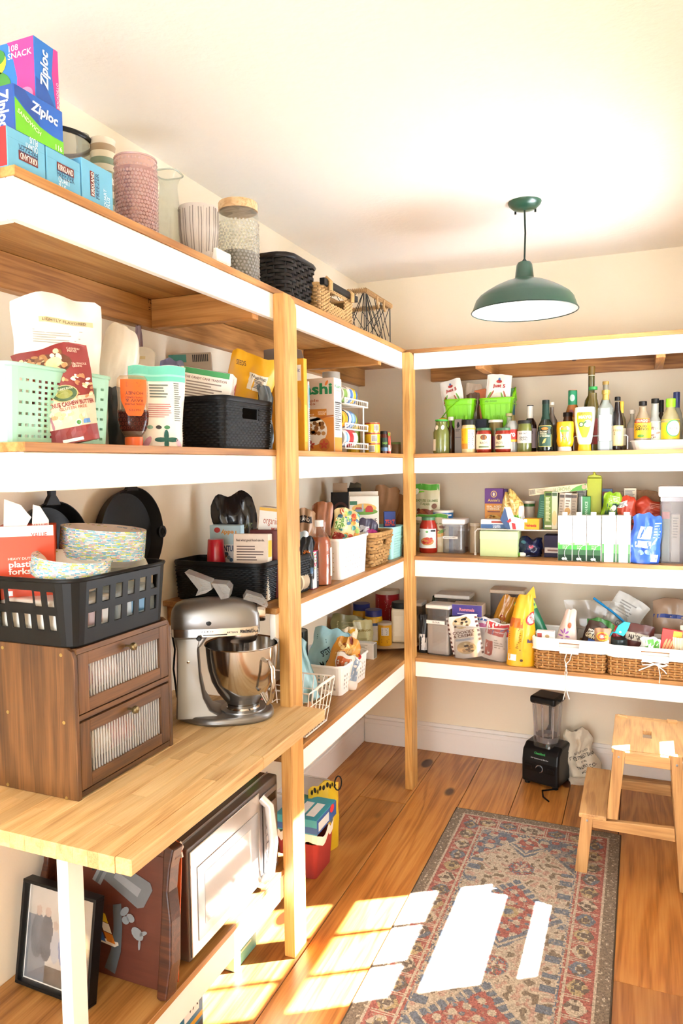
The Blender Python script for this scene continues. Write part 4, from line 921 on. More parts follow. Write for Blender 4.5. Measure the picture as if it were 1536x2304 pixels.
# stacked small yellow cans, jar and packets toward the corner
x, y, r, zt = CY(820, 854, 951, X=-1.10); hh = (zt-Z2)/3
for k in range(3):
    nm = ('bottom', 'middle', 'top')[k]
    t = tin('small_can', f'{nm} of the three yellow tomato cans stacked by the far post', (x, y, Z2+hh*k), r, hh-.0006, '#e9b91d', rz=35+20*k, bands=[(.86, .97, '#a82a22')], lid='#c8b070', group='stacked yellow cans')
    t.rect(t.S, -r*.75, r*.05, hh*.12, hh*.78, '#efeae0', n=(6, 1), L=2); 
    for i in range(8): t.rect(t.S, -r*.68+i*r*.085, -r*.64+i*r*.085, hh*.18, hh*.72, '#2c2c2c', L=3, name='barcode')
t = tin('small_can', 'lone yellow can with a green label behind the stacked yellow cans', (x-.085, y-.01, Z2), r*.9, hh*2.7, '#d9b52a', bands=[(.3, .9, '#7f9a2c')])
x, y, r, zt = CY(854, 872, 970, X=-1.085); t = T('salsa_jar', 'dark salsa jar with a black lid near the far post', 'jar', (x, y, Z2), 40); h = zt-Z2
vessel(t, [(0, 0), (r, 0), (r, h*.76), (r*.86, h*.85), (r*.86, h*.87)], C('#5a1a14', .15, coat=.5)); cap(t, r*.92, h*.86, h, C('#1f1d1c', .4)); t.rect(t.S, -r*1.3, r*1.3, h*.28, h*.7, '#2b3b30', n=(12, 1)); t.txt(t.S, 'SALSA', 0, h*.46, r*1.5, h*.1, '#8fc04a'); t.rect(t.S, -r*1.3, r*1.3, h*.1, h*.27, '#5a7896', n=(12, 1))
t, S = bag('tomato_packet', 'slim red and green vegetable print packet beside the salsa jar', 'packet', 875, Z2, 8, 972, .02, foil('#c8432c'), 50, X=-1.075, crump=.003); w, h = t.w, t.h; t.rect(S, -w*.4, w*.4, h*.1, h*.4, '#efe6d8', n=(3, 2)); t.rect(S, -w*.4, w*.4, h*.8, h*.97, '#6d9a3a', n=(3, 2))
p = atX(888, 980, -1.30); t = carton('tea_box', 'cream carton with a pink script in the far left corner', 'box', (-1.24, p.y-.06, Z2), 0, .09, .05, atX(888, 966, -1.30).z-Z2, '#d9cdbc'); t.txt(t.S['F'], 'FREE\nspirit', 0, t.h*.62, .06, t.h*.3, '#c26a94'); t.lines(t.S['F'], -.03, .03, t.h*.1, t.h*.35, 4, '#9a8a78')
x, y, r, zt = CY(879, 902, 995, X=-1.16); t = T('herb_jar', 'squat jar with green garnish in the far left corner', 'jar', (x, y, Z2)); h = zt-Z2; vessel(t, [(0, 0), (r, 0), (r, h*.8), (r*.9, h*.85)], C('#8a6a40', .3, coat=.4)); cap(t, r*.95, h*.83, h, C('#7f9a4c', .4, var=.3))
# ================================================================ on the counter
ZB = BT+.0006
DW = WOOD('#3f2613', '#66421f', '#86592e', axis=2, scale=1.1, rough=.55, rings=.8, rnd=.06, name='dark_stained_wood')
DWH = WOOD('#3f2613', '#66421f', '#86592e', axis=1, scale=1.1, rough=.55, rings=.8, rnd=.06, name='dark_stained_wood')
BRASS = C('#8a7650', .35, metal=.8)
CX, CYY, CH = -1.316, 1.4505, .353; hx, hy = .139, .1825
t = T('bread_bin', 'dark stained wooden bread bin with two ribbed glass doors', 'bread bin', (CX, CYY, ZB)); CAB = t
for s_ in (-1, 1):
    pts = [(-hx, 0), (hx, 0), (hx, CH-.025), (hx-.007, CH-.008), (hx-.022, CH), (-hx, CH)]
    t.add('side_panel', MB().prism(pts, lambda a, b, s_=s_: (a, s_*hy, b), lambda a, b, s_=s_: (a, s_*(hy-.012), b)), DW, bevel=.0015)
for z0, z1 in ((0.004, .016), (.182, .194), (CH-.016, CH-.004)): t.add('shelf_panel', MB().box(-hx, hx-.002, -hy+.012, hy-.012, z0, z1), DWH)
t.add('back_panel', MB().box(-hx, -hx+.006, -hy+.012, hy-.012, .0, CH), DW)
for k, (z0, z1) in enumerate(((.0185, .1765), (.197, .336))):
    y0, y1 = -hy+.0135, hy-.0135; fw_ = .034; x0, x1 = hx-.016, hx-.001
    d = t.add('door', MB().box(x0, x1, y0, y0+fw_, z0, z1), DW, bevel=.0012); d.name = 'door'
    mk('door_stile', MB().box(x0, x1, y1-fw_, y1, z0, z1), DW, d, bevel=.0012)
    mk('door_rail', MB().box(x0, x1-.0004, y0+fw_, y1-fw_, z0, z0+.03), DWH, d, bevel=.0012); mk('door_rail', MB().box(x0, x1-.0004, y0+fw_, y1-fw_, z1-.03, z1), DWH, d, bevel=.0012)
    n = 28; mb = MB(); ya, yb = y0+fw_, y1-fw_
    mb.grid(lambda a, b: (hx-.011, ya+(yb-ya)*a, z0+.029+(z1-z0-.058)*b), 4, 1); mk('ribbed_pane', mb, GLASS('#f4f3f0', .06, .2), d, smooth=70)
    mb = MB()
    for i in range(n):
        yy = ya+(yb-ya)*(i+.5)/n; mb.tube([(hx-.0085, yy, z0+.03), (hx-.0085, yy, z1-.03)], (yb-ya)/n*.27, 6)
    o_ = mk('glass_ribs', mb, GLASS('#ffffff', .22, .3), d, smooth=70); o_['kind'] = 'stuff'
    kz = z1-.018; yk = .0
    mk('knob', MB().lathe([(.003, 0), (.003, .012), (.008, .016), (.0105, .022), (.008, .028), (0, .03)], 20).xf(Matrix.Translation((x1, yk, kz)) @ Matrix.Rotation(PI/2, 4, 'Y')), BRASS, d, smooth=50)
for (u, v) in ((6, 1457), (137, 1474), (18, 1602), (144, 1626), (18, 1765), (150, 1796)):
    p = atY(u, v, CYY-hy); t.add('screw', MB().lathe([(.0042, 0), (.0042, .001), (0, .0014)], 12).xf(Matrix.Translation((p.x-CX, -hy, p.z-ZB)) @ Matrix.Rotation(PI/2, 4, 'X')), C('#b39a5c', .35, metal=.7))
for k, (c, c2, z, nm) in enumerate((('#c8402c', '#e8d8c8', .018, 'red and white bread bag behind the lower ribbed door'), ('#e3c3c6', '#c23a58', .196, 'pink and white bread bag behind the upper ribbed door'))):
    b = T('bread_bag', nm, 'bread', (CX+.02, CYY+(.04 if k == 0 else -.02), ZB+z), 90)
    b.add('loaf', MB().grid(lambda a, q: ((a-.5)*.2, -.05*math.cos(q*2*PI)*(1-(2*a-1)**6)+.004*noise.noise(Vector((a*9, q*9, k))), .046+.043*math.sin(q*2*PI)*(1-(2*a-1)**6)), 16, 16), C(c2, .3, bump=.3, bs=30), smooth=70)
    b.add('printed_band', MB().grid(lambda a, q: ((a-.5)*.09+.02, -.0515*math.cos(q*2*PI), .0465+.0445*math.sin(q*2*PI)), 6, 16), C(c, .3), smooth=70)
# black slotted basket with paper plates
CT = ZB+CH+.001
p = atX(166, 1390, -1.165); q = atX(389, 1330, -1.165); rimz = atX(166, 1310, -1.165).z
by0, by1 = p.y-.004, q.y; dX = .285; hB = rimz-CT
t = T('slotted_basket', 'black plastic basket with square slots on top of the bread bin', 'basket', (-1.165-dX/2, (by0+by1)/2, CT)); BX, BYc = -1.165-dX/2, (by0+by1)/2
Wd = Wall(dX-.03, by1-by0-.03, hB, .035, .014); ho = []
for k in (0, 1, 2, 3):
    s0, ln = Wd.side(k); n = 5 if k % 2 == 0 else 6
    for i in range(n):
        u = s0+ln*(i+.5)/n; wv = ln/n*.27
        ho.append((u-wv, u+wv, hB*.24, hB*.47))
        if k % 2 == 0 and i in (1, 2): continue
        ho.append((u-wv, u+wv, hB*.60, hB*.83))
    if k % 2 == 0: ho.append((s0+ln*.22, s0+ln*.62, hB*.64, hB*.84))
BKP = C('#151616', .45, var=.03)
pierced(t, Wd, ho, BKP, .004, bevel=.0012); rim(t, Wd, hB, .0055, BKP, 'rolled_rim')
def plate_stack(n, r, cx, cy, z, step, tx, ty, label, group, bowl=.2, cols=('#f1efe8',)):
    base = None; up = Matrix.Rotation(R(ty), 4, 'Y') @ Matrix.Rotation(R(tx), 4, 'X'); nv = (up @ Vector((0, 0, 1)))
    mats = [C(c, .6) for c in cols]; protos = {}
    for i in range(n):
        k = i % 3
        if k not in protos:
            mb = MB().lathe([(0, 0), (r*.68, 0), (r*.84, r*bowl*.6), (r, r*bowl), (r*1.0, r*bowl+.0022), (r*.84, r*bowl*.6+.0022), (r*.68, .002), (0, .002)], 40)
            o = mk('paper_plate', mb, mats[0], smooth=35); rgp = random.Random(k+n)
            dec = MB(); dc = []
            at = []
            for c_ in ('#5bb4dc', '#c9d34a', '#8fc7d8', '#d9b0b8'):
                mb2 = MB()
                for q in range(16):
                    a = rgp.uniform(0, 2*PI); l = rgp.uniform(.05, .16)
                    mb2.grid(lambda x_, y_: ((r+.0003)*math.cos(a+l*x_), (r+.0003)*math.sin(a+l*x_), r*bowl+.0022*y_), 3, 1)
                    r0 = rgp.uniform(.86, .97); mb2.grid(lambda x_, y_: (r*(r0+.02*y_)*math.cos(a+l*x_), r*(r0+.02*y_)*math.sin(a+l*x_), r*bowl*(.6+.4*(r0+.02*y_-.84)/.16)+.0026), 3, 1)
                mk('rim_print', mb2, C(c_, .6), o)['kind'] = 'stuff'
            protos[k] = o; new = o
        else:
            new = protos[k].copy(); COL.objects.link(new)
            for ch in protos[k].children: c2 = ch.copy(); COL.objects.link(c2); c2.parent = new
        new.matrix_world = Matrix.Translation(Vector((cx, cy, z))+nv*(step*i)) @ up @ Matrix.Rotation(i*2.4, 4, 'Z')
        tag(new, label, 'plate', group)
# packages lying in the basket under the plates
for k, (yy, c, nm) in enumerate(((BYc-.085, '#efece4', 'white napkin pack low in the slotted basket, nearer the photographer'), (BYc+.085, '#cfdde4', 'blue and white plate pack low in the slotted basket, farther back'))):
    b = T('napkin_pack', nm, 'pack', (BX, yy, CT+.005)); b.add('wrapped_pack', MB().box(-.11, .11, -.075, .075, 0, hB*.62), C(c, .35, bump=.2, bs=30), bevel=.012, seg=3)
    b.add('colour_band', MB().box(-.1105, .1105, -.03, .03, hB*.2, hB*.45), C('#5a9cc4' if k else '#c9a8a0', .4))
plate_stack(22, .106, BX+.015, BYc+.060, rimz+.005, .0034, -3, 5, 'colourful rimmed paper plate in the taller stack in the slotted basket', 'paper plates in the tall stack')
plate_stack(14, .090, BX+.043, BYc-.088, rimz-.030, .0032, -2, 8, 'colourful rimmed paper bowl in the lower stack at the basket front', 'paper bowls in the low stack', .34)
b = T('party_plate', 'single patterned plate standing behind the tall plate stack', 'plate', (BX+.0, BYc+.148, rimz-.045), 20, 66)
b.add('plate_disc', MB().lathe([(0, 0), (.07, 0), (.085, .012), (.083, .014), (0, .002)], 32), C('#ece8d6', .6), smooth=40); b.add('rim_stripe', MB().lathe([(.072, .003), (.078, .0085), (.0775, .009), (.0715, .0035)], 32), C('#c9c03a', .6))
# plastic forks carton
p = atY(150, 1230, 1.30)
t = carton('plastic_forks_box', 'orange and white plastic forks carton with a torn top', 'box', (-1.385, BYc-.09, CT+hB*.62), 40, .125, .08, .175, '#e0460c', ry=0, rx=0)
F, Lf = t.S['F'], t.S['R']; hh = .175
t.rect(F, -.06, .06, .150, hh, '#f0ebe2'); t.txt(F, 'HEAVY DUTY', -.015, .097, .055, .006, '#f6d8c8'); t.txt(F, 'plastic\nforks', -.012, .075, .06, .032, '#fbf1ea', bold=.02); t.txt(F, 'WHITE', -.028, .05, .028, .006, '#f6d8c8'); t.txt(F, 'DISHWASHER SAFE', -.008, .038, .065, .006, '#f6d8c8'); t.rect(F, -.045, -.035, .008, .02, '#e8e4e0', L=2); t.txt(F, 'VALUE', .028, .152, .035, .012, '#c8402a')
Lm = t.S['L']; t.txt(Lm, 'plastic forks', .0, .10, .075, .014, '#fbe6da', rot=-90); t.rect(Lm, -.036, .036, .003, .06, '#efe9e0'); t.txt(Lm, 'VALUE', 0, .035, .045, .014, '#c8402a', rot=-75); t.txt(Lm, '100', -.012, .012, .03, .012, '#444444')
t.add('torn_flap', MB().prism([(-.05, hh-.002), (.0, hh-.002), (.012, hh+.02), (.004, hh+.03), (-.01, hh+.05), (-.046, hh+.065)], lambda a, b: (a, -.036, b), lambda a, b: (a, -.0345, b)), C('#efeae2', .6)); t.add('torn_flap', MB().prism([(.012, hh-.002), (.05, hh-.002), (.05, hh+.012), (.032, hh+.045), (.016, hh+.05)], lambda a, b: (a, -.03, b), lambda a, b: (a, -.0285, b)), C('#f2ede5', .6)); t.txt(lambda u, v, o: (u, -.036-.0, v), 'VALUE', .03, hh-.002, .035, .012, '#c8402a')
# skillets on the wall
for k, (uc, vc, ru, lab_) in enumerate(((293, 1205, 74, 'black cast iron skillet hanging on the left wall above the mixer'), (115, 1240, 66, 'black skillet hanging behind the forks carton and plates'))):
    c = atX(uc, vc, -1.435); Rr = .148 if k == 0 else .132
    t = T('skillet', lab_, 'pan', (-1.466, c.y, c.z), 90, group='wall-hung skillets'); IR = C('#1d1d1e', .48, var=.1, bump=.08, bs=120)
    mb = MB().lathe([(0, .004), (Rr*.86, .004), (Rr*.9, .008), (Rr, .045), (Rr*.975, .046), (Rr*.87, .012), (0, .009)], 56).xf(Matrix.Rotation(PI/2, 4, 'X')); t.add('pan_body', mb, IR, smooth=40)
    hp = [(-.011, Rr-.01), (-.016, Rr+.01), (-.012, Rr+.05), (-.014, Rr+.09), (-.018, Rr+.12), (-.012, Rr+.138), (.012, Rr+.138), (.018, Rr+.12), (.014, Rr+.09), (.012, Rr+.05), (.016, Rr+.01), (.03, Rr-.012), (-.03, Rr-.012)]
    ht_ = 1.538-c.z-Rr
    hp = [(-.03, Rr-.012), (.03, Rr-.012), (.017, Rr+.008), (.011, Rr+ht_*.4), (.012, Rr+ht_*.75), (.014, Rr+ht_), (-.014, Rr+ht_), (-.012, Rr+ht_*.75), (-.011, Rr+ht_*.4), (-.017, Rr+.008)]
    t.add('handle', MB().prism(hp, lambda a, b: (a, -.034, b), lambda a, b: (a, -.046, b)), IR, bevel=.003)
    for s_ in (-1, 1): t.add('pour_lip', MB().lathe([(.016, 0), (.02, .012), (.012, .012), (.01, 0)], 16, cx=s_*Rr*.97, cy=0).xf(Matrix.Rotation(PI/2, 4, 'X') @ Matrix.Translation((0, 0, .033))), IR, smooth=40)
    t.add('wall_hook', MB().tube([(0, -.0, Rr+ht_*.8), (0, -.05, Rr+ht_*.8), (0, -.052, Rr+ht_*.85)], .003, 6), C('#2a2a2a', .4, metal=.6))
# stand mixer
pb = atZ(508, 1607, ZB); m = pm(pb)
t = T('stand_mixer', 'silver stand mixer with a steel bowl on the butcher block', 'mixer', (pb.x+.012, pb.y-.01, ZB), 31)
SIL = C('#8f8d8b', .34, metal=.8, var=.02, coat=.15); STEEL = C('#c9c6c2', .12, metal=1., var=.02); CHR = C('#d3d1cd', .18, metal=1., var=.02)
def fx(u): return (u-508)*m
def fz(v): return (1609-v)*m
pts = []
for i in range(40):
    a = 2*PI*i/40; x = math.cos(a); y = math.sin(a); L_ = .142 if x > 0 else .148
    pts.append((L_*math.copysign(abs(x)**.75, x), (.098 if x > -.2 else .098-.045*((-x-.2)/.8)**1.2)*math.copysign(abs(y)**.85, y)))
t.add('foot', MB().prism(pts, lambda a, b: (a, b, .0), lambda a, b: (a*.985, b*.97, .022)), SIL, bevel=.008, seg=3, smooth=50)
col = [(fx(398), .018), (fx(400), fz(1540)), (fx(402), fz(1450)), (fx(400), fz(1425)), (fx(455), fz(1425)), (fx(449), fz(1450)), (fx(452), fz(1510)), (fx(460), fz(1555)), (fx(476), fz(1583)), (fx(505), fz(1597)), (fx(505), .018)]
def colw(z): return .040+.028*max(0, 1-z/.1)**1.5
mb = MB(); n = len(col)
rings = []
for yy, sc in ((-1, .55), (-.86, .85), (-.6, 1.), (.6, 1.), (.86, .85), (1, .55)):
    cxm = fx(428); rings.append([(cxm+(x-cxm)*(1 if abs(yy) < .7 else (.96 if abs(yy) < .9 else .86)), yy*colw(z), z) for x, z in col])
for r_ in rings: mb.v += r_
for k in range(5):
    for i in range(n): mb.f.append((k*n+i, k*n+(i+1) % n, (k+1)*n+(i+1) % n, (k+1)*n+i))
mb.f.append(tuple(range(n-1, -1, -1))); mb.f.append(tuple(5*n+i for i in range(n)))
t.add('column', mb, SIL, smooth=60, recalc=True, bevel=.004, seg=2)
# head: rounded sections along its length
st = [(-.160, .30, .02, .018), (-.157, .30, .040, .034), (-.145, .304, .054, .048), (-.12, .307, .060, .055), (-.05, .309, .063, .0585), (.03, .306, .0615, .0575), (.07, .301, .057, .053), (.092, .296, .047, .042), (.101, .293, .034, .030), (.103, .292, .015, .015)]
mb = MB(); n = 28
for x, zc_, hw, hz in st:
    for i in range(n):
        a = 2*PI*i/n; c, s_ = math.cos(a), math.sin(a); mb.v.append((x, hw*math.copysign(abs(c)**.7, c), zc_+hz*math.copysign(abs(s_)**(.62 if s_ < 0 else .85), s_)))
for k in range(len(st)-1):
    for i in range(n): mb.f.append((k*n+i, k*n+(i+1) % n, (k+1)*n+(i+1) % n, (k+1)*n+i))
mb.f.append(tuple(range(n-1, -1, -1))); mb.f.append(tuple((len(st)-1)*n+i for i in range(n)))
hd = t.add('motor_head', mb, SIL, smooth=70, recalc=True)
bz0, bz1 = fz(1418), fz(1401)
def band(a, b):
    x = -.157+.257*a; hw = .0635
    return x
mb = MB(); pp = []
for x, hw in ((-.158, .035), (-.15, .052), (-.12, .0612), (-.04, .0645), (.04, .0625), (.075, .0565), (.094, .045), (.1025, .022)): pp.append((x, -hw))
pp += [(x, -y) for x, y in reversed(pp)]
t.add('trim_band', MB().prism(pp, lambda a, b: (a, b, bz0), lambda a, b: (a, b, bz1)), CHR, smooth=30)
Sb = lambda u, v, o: (u, -.0642-o+.12*max(0, u-.05)**1.3, v)
t.txt(Sb, 'KitchenAid', .070, (bz0+bz1)/2, .052, .0085, '#2b2b2d', bold=.04); t.txt(Sb, 'ARTISAN', .02, (bz0+bz1)/2-.001, .032, .005, '#6a6a6a'); t.txt(Sb, '. 2 4 6 8 10', -.06, (bz0+bz1)/2+.004, .05, .004, '#3a3a3a')
t.add('speed_slot', MB().box(-.065, .005, -.0655, -.064, bz0+.004, bz0+.0065), C('#1c1c1e', .5)); t.add('speed_lever', MB().lathe([(.007, 0), (.008, .008), (.005, .014), (0, .014)], 14).xf(Matrix.Translation((fx(452), -.064, fz(1419))) @ Matrix.Rotation(PI/2, 4, 'X')), C('#17181a', .35), smooth=40)
t.add('screw_plug', MB().lathe([(.008, 0), (.008, .002), (0, .003)], 18).xf(Matrix.Translation((fx(473), -.0605, fz(1388))) @ Matrix.Rotation(PI/2, 4, 'X')), C('#1b1b1d', .4)); t.add('lock_screw', MB().lathe([(.0045, 0), (.0045, .003), (0, .004)], 14).xf(Matrix.Translation((fx(427), -.0385, fz(1475))) @ Matrix.Rotation(PI/2, 4, 'X')), CHR)
t.add('attachment_hub', MB().lathe([(.026, 0), (.026, .018), (.024, .024), (.015, .026), (0, .026)], 24).xf(Matrix.Translation((.096, 0, fz(1379))) @ Matrix.Rotation(PI/2, 4, 'Y')), CHR, smooth=40)
t.add('neck', MB().prism([(fx(402), fz(1447)), (fx(452), fz(1447)), (fx(470), fz(1421)), (fx(396), fz(1421))], lambda a, b: (a, -.037, b), lambda a, b: (a, .037, b)), SIL, bevel=.006, seg=2)
bxc = fx(543)
t.add('planetary', MB().lathe([(.0, fz(1439)), (.044, fz(1439)), (.047, fz(1433)), (.05, fz(1424)), (.05, fz(1415)), (0, fz(1415))], 32, cx=bxc), CHR, smooth=40); t.add('beater_shaft', MB().lathe([(.008, fz(1472)), (.009, fz(1438))], 14, cx=bxc), STEEL, smooth=40); t.add('shaft_pin', MB().tube([(bxc-.012, 0, fz(1455)), (bxc+.012, 0, fz(1455))], .0022, 6), STEEL)
bp = [(0, fz(1578)), (36*m, fz(1578)), (56*m, fz(1552)), (70*m, fz(1525)), (77*m, fz(1495)), (80*m, fz(1462)), (81*m, fz(1447)), (83*m, fz(1445)), (82*m, fz(1444)), (79*m, fz(1447)), (76*m, fz(1490)), (66*m, fz(1528)), (0, fz(1570))]
bw = t.add('bowl', MB().lathe(bp, 56, cx=bxc), STEEL, smooth=40)
mk('bowl_foot', MB().lathe([(36*m, fz(1579)), (35*m, fz(1585)), (42*m, fz(1594)), (42*m, fz(1597)), (0, fz(1597))], 40, cx=bxc), STEEL, bw, smooth=40)
ha = R(-52); hc, hs = math.cos(ha), math.sin(ha); hp = [(75*m, fz(1472)), (92*m, fz(1472)), (103*m, fz(1485)), (104*m, fz(1520)), (96*m, fz(1552)), (85*m, fz(1565)), (66*m, fz(1545))]
mk('bowl_handle', MB().tube([(bxc+r_*hc, r_*hs, z) for r_, z in hp], .0085, 8, flat=.6), STEEL, bw, smooth=60)
t.add('clamp_plate', MB().lathe([(.07, .018), (.068, .026), (.052, .028), (0, .028)], 40, cx=bxc), SIL, smooth=40)
PLC = GLASS('#f4f3f0', .10, .4)
t.add('pouring_chute', MB().prism([(fx(424), fz(1279)), (fx(478), fz(1302)), (fx(481), fz(1318)), (fx(468), fz(1326)), (fx(446), fz(1331)), (fx(452), fz(1318))], lambda a, b: (a, -.04, b), lambda a, b: (a+.01, .03, b)), PLC); t.add('pouring_shield', MB().prism([(fx(480), fz(1304)), (fx(512), fz(1308)), (fx(520), fz(1318)), (fx(516), fz(1338)), (fx(500), fz(1340)), (fx(490), fz(1322))], lambda a, b: (a, -.045, b), lambda a, b: (a+.01, .03, b)), PLC)
t.add('clear_visor', MB().prism([(fx(548), fz(1343)), (fx(556), fz(1330)), (fx(590), fz(1342)), (fx(602), fz(1358)), (fx(598), fz(1364)), (fx(575), fz(1352))], lambda a, b: (a, -.035, b), lambda a, b: (a, .035, b)), PLC)
t.add('power_cord', MB().tube([(fx(398), .02, .06), (fx(390), .05, .14), (fx(394), .055, .2), (fx(388), .06, .25)], .0035, 6), C('#1a1a1b', .5), smooth=60)

# ================================================================ below the counter: microwave, frames
MX1 = -1.062; y0 = atX(434, 2190, MX1).y-.012; y1 = 2.018; zt = atX(405, 1927, MX1).z; h = zt-Z5-.008; D = .36
t = T('microwave', 'brushed steel microwave under the counter with a white handle', 'microwave', (MX1-D/2, (y0+y1)/2, Z5)); w = y1-y0
MET = C('#7f7a78', .35, metal=.75, var=.03, bs=200); MW = C('#d9d8d6', .12, metal=.2, var=.01, coat=.5)
t.add('case', MB().box(-D/2, D/2-.035, -w/2+.003, w/2-.003, .012, h+.008), C('#6d6664', .38, metal=.6, var=.03), bevel=.008, seg=3)
f0 = t.add('front_frame', MB().box(D/2-.034, D/2, -w/2, w/2, .011, h+.007), MET, bevel=.006, seg=3)
for x in (-.14, .14):
    for y in (-w/2+.04, w/2-.04): t.add('foot', MB().lathe([(.011, 0), (.011, .012), (0, .012)], 12, cx=x, cy=y), C('#dcdad6', .6))
xf_ = D/2; dy0, dy1 = -w/2+.008, w/2-.125
dr = t.add('door', MB().box(xf_, xf_+.004, dy0, dy1, .02, h-.002), C('#cfc9c2', .18, metal=.55, var=.02, coat=.3), bevel=.0015, seg=1)
mk('door_window_frame', MB().box(xf_+.004, xf_+.006, dy0+.028, dy1-.01, .05, h-.055), C('#b8babd', .15, metal=.3), dr, bevel=.001); mk('door_window', MB().box(xf_+.006, xf_+.0068, dy0+.06, dy1-.06, .08, h-.085), C('#cfd1d2', .08, var=.02, coat=.8), dr)
t.add('handle', MB().tube([(xf_+.004, dy1+.008, h*.93), (xf_+.03, dy1+.012, h*.86), (xf_+.042, dy1+.014, h*.5), (xf_+.03, dy1+.012, h*.16), (xf_+.004, dy1+.008, h*.08)], .010, 8, flat=1.5), C('#e6e5e2', .22, metal=.2, coat=.4), smooth=60)
cp_ = t.add('control_panel', MB().box(xf_, xf_+.004, dy1+.024, w/2-.012, .03, h-.02), C('#8d8986', .3, metal=.6), bevel=.0015, seg=1)
mk('display', MB().box(xf_+.004, xf_+.0048, dy1+.035, w/2-.022, h*.80, h*.88), C('#1a1514', .1), cp_)
for i in range(6):
    for j in range(3): mk('button', MB().box(xf_+.004, xf_+.0055, dy1+.036+j*.022, dy1+.054+j*.022, h*.2+i*.024, h*.2+i*.024+.017), C('#a8a4a0', .35, metal=.4), cp_)
t.add('top_seam', MB().box(D/2-.037, D/2-.0345, -w/2, w/2, .011, h+.0085), C('#d9d7d2', .3, metal=.6))
mt = Z5+h+.0085
p = atX(585, 1760, -1.15); t = carton('green_snack_box', 'small bright green and grey carton lying on the microwave', 'box', (-1.15, 1.965, mt), 0, .06, .07, .055, '#66c13a'); t.rect(t.S['F'], -.029, .029, .002, .053, '#b7b3a8'); t.lines(t.S['F'], -.025, .025, .01, .045, 5, '#8a867c')
# painted tray leaning beside the microwave
def painted(me_name, fn, w_, h_, cs):
    nu, nv = int(w_/cs), int(h_/cs); v = []; f = []; cols = []
    for j in range(nv+1):
        for i in range(nu+1): v.append((-w_/2+w_*i/nu, 0, h_*j/nv))
    for j in range(nv):
        for i in range(nu):
            a = j*(nu+1)+i; f.append((a, a+1, a+nu+2, a+nu+1)); cols += list(fn((i+.5)/nu, (j+.5)/nv))+[1]
    me = bpy.data.meshes.new(me_name); me.from_pydata(v, [], f); at = me.attributes.new('pigment', 'FLOAT_COLOR', 'FACE'); at.data.foreach_set('color', cols); return me
PA = ATTR('painted_panel', .4, .05)
TW, TH = .385, .335; yT = 1.415
t = T('painted_tray', 'old brown wooden tray painted with a milk jar and flowers', 'tray', (-1.25, yT, Z5+.004), 0, -8); DK = WOOD('#2c140c', '#4a2414', '#6a3a20', axis=0, scale=1.2, rough=.4, rings=.8, rnd=.03)
def trayfn(a, b):
    n = noise.noise(Vector((a*3, b*14, 2)))*.5+noise.noise(Vector((a*9, b*40, 5)))*.3
    c = [.085+.03*n, .022+.008*n, .012+.005*n]
    if .02 > abs(b-.05-.2*(a-.5)): pass
    return [max(.004, x) for x in c]
t.add('panel', painted('panel', trayfn, TW, TH, .008), PA); t.add('panel_back', MB().box(-TW/2, TW/2, .001, .012, 0, TH), DK)
t.add('top_rail', MB().prism([(-TW/2, TH-.012), (TW/2+.01, TH-.012), (TW/2+.01, TH+.012), (.05, TH+.02), (-TW*.2, TH+.016), (-TW/2, TH+.03)], lambda a, b: (a, -.016, b), lambda a, b: (a, .014, b)), DK, bevel=.004)
for s_ in (-1, 1):
    e_ = [(0, -.004), (.016, 0), (.024, TH*.25), (.018, TH*.55), (.004, TH*.75), (.006, TH*.92), (.014, TH+.02), (-.016, TH+.026), (-.012, TH*.6), (-.012, 0)]
    t.add('end_rail', MB().prism([(s_*(TW/2+x), z) for x, z in (e_ if s_ > 0 else reversed(e_))], lambda a, b: (a, -.03, b), lambda a, b: (a, .014, b)), DK, bevel=.004, recalc=True)
S = lambda u, v, o: (u*.95, -.001-o, v*.83)
def Rj(cx, cz, pts, ang):
    c, s_ = math.cos(R(ang)), math.sin(R(ang)); return [(cx+x*c-y*s_, cz+x*s_+y*c) for x, y in pts]
jx, jz, ja = .045, .29, -24
t.poly(S, Rj(jx, jz, [(-.055, -.036), (.075, -.045), (.09, -.03), (.09, .03), (.075, .045), (-.055, .036)], ja), '#6f7376', L=2, name='painted_jar'); t.poly(S, Rj(jx, jz, [(-.03, -.012), (.06, -.016), (.06, .012), (-.03, .01)], ja), '#8d9194', L=3, name='painted_jar')
for i in range(3): t.poly(S, Rj(jx-.066-.011*i, jz, [(-.006, -.032+.004*i), (.005, -.032+.004*i), (.005, .032-.004*i), (-.006, .032-.004*i)], ja), ['#83888b', '#5f6467', '#878c8f'][i], L=3, name='painted_jar')
t.ell(S, *Rj(jx, jz, [(-.098, 0)], ja)[0], .009, .036, '#2f3336', L=3, rot=ja)
rg = random.Random(5)
for i in range(16): t.ell(S, *Rj(jx, jz, [(-.11-rg.uniform(0, .05), rg.uniform(-.035, .035))], ja)[0], .004, .004, '#d8cfb8', L=3, n=6)
t.poly(S, [(.0, .02), (.035, .01), (.05, .08), (.05, .15), (.042, .22), (.015, .21), (.022, .14), (.018, .08)], '#5a6266', L=2, name='painted_ribbon')
for a, b, r1, r2, ro in ((.055, .20, .018, .010, 50), (.075, .185, .014, .012, -30), (.10, .145, .022, .016, -40), (.118, .15, .014, .006, 30), (.108, .115, .004, .016, 0), (.06, .175, .012, .012, 0)): t.ell(S, a, b, r1, r2, '#868c90', L=4, rot=ro, n=12)
cl = ['#2f8a4a', '#d7b92a', '#c0482a', '#3a6ab0', '#7a6a5a', '#2f7a4a', '#d9822a', '#3f9a52', '#e8e2d2']
